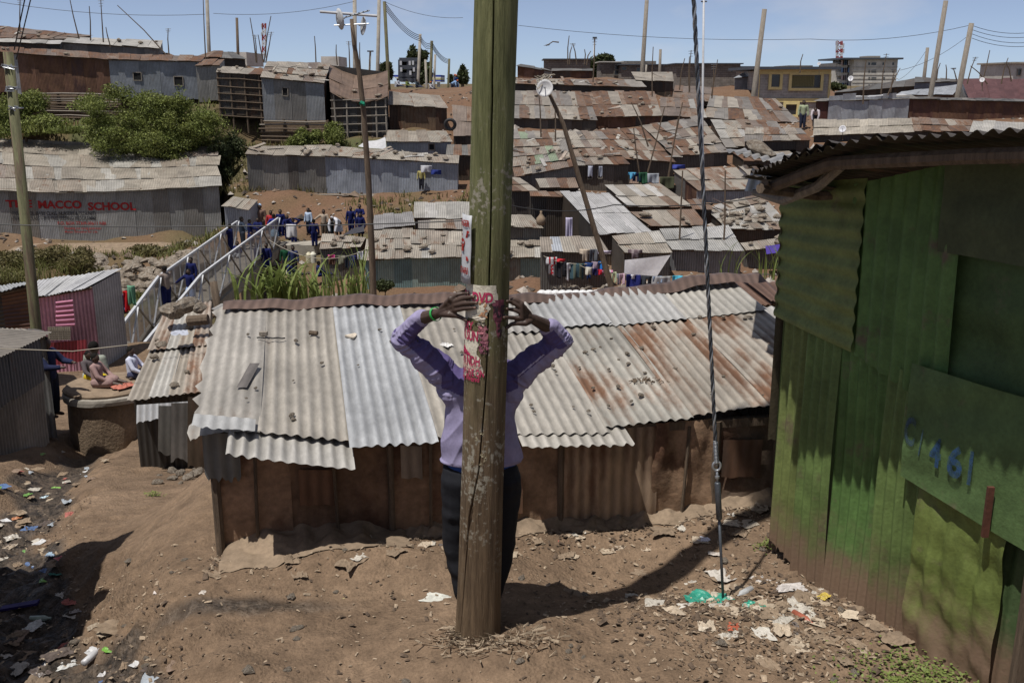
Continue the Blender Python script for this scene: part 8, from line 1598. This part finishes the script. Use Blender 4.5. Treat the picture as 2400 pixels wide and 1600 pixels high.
# fibrous sacking heaped round the pole foot
fb = MB(); 
for i in range(260):
    a = random.uniform(-1.9, 1.75); rr = .125 + abs(random.gauss(0, .085)); x_, y_ = PB[0] + .07 + math.sin(a) * rr * 1.35, PB[1] - math.cos(a) * rr * .75 - .03; z_1 = gz1(x_, y_) + max(0, .05 - .25 * (rr - .13)) * random.random(); t_ = random.uniform(0, 6.28); l_ = random.uniform(.02, .09); d = np.array([math.cos(t_), math.sin(t_) * .7, random.uniform(-.1, .3)]) * l_; e_ = np.array([-math.sin(t_), math.cos(t_), .2]) * l_ * random.uniform(.015, .06); c = np.array([x_, y_, z_1 + .004])
    fb.add([c - e_, c + e_, c + d + e_ * .6 + [0, 0, .012], c + d - e_], [(0, 1, 2, 3)])
tag(fb.build('frayed_sacking', mat('frayed_sack_fibre', (.31, .245, .175), .95, .35, 20, .3)), 'frayed sacking fibre heaped round the foot of the utility pole', 'sacking', kind='stuff')
# dust-covered tarpaulin along the wall foot
def tarp(label, s0, s1, o0, o1, hgt, col, seed, fold=.05):
    nu, nv = 90, 26; u, v = np.meshgrid(np.linspace(0, 1, nu), np.linspace(0, 1, nv)); s_ = s0 + (s1 - s0) * u; off = o0 + (o1 - o0) * v + .05 * fbm(u * 6, v * 0, 3, seed); x = WA[0] + EA[0] * s_ - UP[0] * off; y = WA[1] + EA[1] * s_ - UP[1] * off
    env = np.sin(np.pi * u) ** .5; z = gz(x, y) + .006 + env * (hgt * (1 - v) ** 1.3 + fold * (.5 + .5 * np.sin(u * 34 + 7 * fbm(u * 3, v * 1.2, 2, seed) + seed)) ** 1.5 * (.35 + .65 * fbm(u * 5, v * 1.0, 2, seed + 4) + .3) * np.sin(np.pi * np.clip(v * .8 + .2, 0, 1)) + .25 * fold * fbm(u * 8, v * 5, 3, seed + 6)) 
    o = mk('tarpaulin', np.stack([x, y, z], -1).reshape(-1, 3), gridfaces(nu, nv), M['earth'], None, smooth=True, origin=(x.mean(), y.mean(), 0)); return tag(o, label, 'tarpaulin')
tarp('dusty brown tarpaulin draped over a mound at the foot of the long shack wall', .10, 1.30, -.05, .34, .13, None, 101, .07)
tarp('crumpled tan sacking along the wall foot behind the person', 1.75, 2.9, -.02, .16, .05, None, 103, .05)
tarp('rolled tan tarpaulin along the wall foot below the rusty wall sheet', 2.5, 3.5, .0, .14, .04, None, 105, .05)
tarp('muddy tarpaulin roll at the corner between the long shack and the green shack', 3.4, 4.5, -.02, .12, .07, None, 107, .04)
tarp('thin tan sacking strip along the wall foot at the middle panel', 1.15, 1.80, -.02, .12, .05, None, 109, .05)
# standing water in the gully
wv = []; wf = []
for i, (x_, y_, a_, b_) in enumerate(((-2.62, 5.12, .16, .09), (-2.35, 4.72, .14, .08), (-2.85, 5.5, .10, .16))):
    gx_, gy_ = np.meshgrid(np.linspace(x_ - a_, x_ + a_, 15), np.linspace(y_ - b_, y_ + b_, 15)); z_1 = float(np.quantile(gz(gx_, gy_), .35)); o = mk('puddle', [(x_ + a_ * math.cos(t) * (1 + .25 * math.sin(3 * t + i)), y_ + b_ * math.sin(t) * (1 + .2 * math.cos(2 * t)), z_1) for t in np.linspace(0, 6.28, 25)[:-1]], [tuple(range(24))], M['glass']); tag(o, 'patch of standing grey water in the gully', 'water', kind='structure')
# broken red clay heap by the lean-to wall
for i in range(16):
    q = gpt(random.uniform(365, 470), random.uniform(1100, 1135)); o = stone(q, random.uniform(.03, .09), 'broken lump of reddish clay by the lean-to wall', 'clay lumps'); 

# rubble and scrap strewn over the opposite hillside: one mass
r = np.random.default_rng(17); n = 9000; hx = r.uniform(-32, 32, n); hy = r.uniform(24, 86, n); hx = hx * (.35 + hy / 75); ok = np.ones(n, bool)
for s in SHACKS:
    c = s['c']; Q = [c['bl'], c['br'], c['tr'], c['tl']]; ins = np.ones(n, bool)
    for a, b in zip(Q, Q[1:] + Q[:1]): ins &= ((b[0] - a[0]) * (hy - a[1]) - (b[1] - a[1]) * (hx - a[0])) > 0
    ok &= ~ins
hx, hy = hx[ok], hy[ok]; hzv = clamp_under(hx, hy, gz(hx, hy).copy()); rub = [MB(), MB(), MB()]
for x_, y_, z_1 in zip(hx, hy, hzv):
    s_ = abs(random.gauss(.05, .09)) + .03; a = random.uniform(0, 6.28); d = np.array([math.cos(a), math.sin(a), random.uniform(-.2, .3)]) * s_; e_ = np.array([-math.sin(a), math.cos(a), .1]) * s_ * random.uniform(.3, .9); c = np.array([x_, y_, z_1 + .02])
    random.choice(rub).add([c - d - e_, c + d - e_ * .6, c + d * .8 + e_, c - d * .9 + e_, c + [0, 0, s_ * random.uniform(.3, .9)]], [(0, 1, 4), (1, 2, 4), (2, 3, 4), (3, 0, 4)])
for mb, c, lb in zip(rub, ((.16, .12, .09), (.07, .055, .045), (.30, .27, .24)), ('brown rubble strewn over the opposite hillside', 'dark rubble and rot strewn over the opposite hillside', 'pale scraps strewn over the opposite hillside')): tag(mb.build('rubble', mat(lb[:12], c, .9, .4, 3, .2)), lb, 'rubble', kind='stuff')
# dry scrub on the slopes: one mass per slope
for (x0, x1, y0, y1, n, m_, lb) in ((-22, -13, 40, 48, 260, 'grass', 'rough grass on the bank below the school'), (-16, -8, 52, 60, 200, 'leaf_dry', 'scrub on the steep slope right of the big bush'), (-8, 0, 46, 51, 90, 'grass', 'thin dry grass on the bare slope'), (-28, -14, 56, 61, 160, 'leaf', 'low green scrub under the stick retaining wall')):
    V = []; 
    for i in range(n):
        x_, y_ = random.uniform(x0, x1), random.uniform(y0, y1); z_1 = gz1(x_, y_)
        for k in range(14):
            a = random.uniform(0, 6.28); l_ = random.uniform(.12, .4); b0 = np.array([x_ + random.gauss(0, .18), y_ + random.gauss(0, .18), z_1 - .03]); o_ = np.array([math.cos(a), math.sin(a), 0]) * l_ * random.uniform(.2, .7); sd = np.array([-math.sin(a), math.cos(a), 0]) * .03; V += [b0 - sd, b0 + sd, b0 + o_ + sd * .3 + [0, 0, l_], b0 + o_ - sd * .3 + [0, 0, l_]]
    tag(mk('scrub', V, np.arange(len(V)).reshape(-1, 4), M[m_]), lb, 'scrub', kind='stuff')

for i, (px, py, c, lb) in enumerate(((95, 1455, (.30, .36, .30), 'crushed pale green plastic bottle in the gully mud'), (215, 1545, (.45, .45, .46), 'clear plastic bottle lying at the gully edge'), (70, 1330, (.10, .16, .30), 'blue plastic bottle in the gully'), (1745, 1395, (.42, .43, .44), 'clear plastic bottle in the litter behind the stay wire'), (1880, 1455, (.32, .10, .06), 'red plastic bottle in the litter by the green shack'))):
    q = gpt(px, py) + [0, 0, .022]; a = i * 1.3; d = np.array([math.cos(a), math.sin(a), .05]); o = MB().tube([q - d * .075, q - d * .07, q + d * .03, q + d * .055, q + d * .06, q + d * .08], [.012, .022, .022, .011, .009, .009], 10).build('plastic_bottle', M['plastic'], None, c, True, origin=q); tag(o, lb, 'bottle')
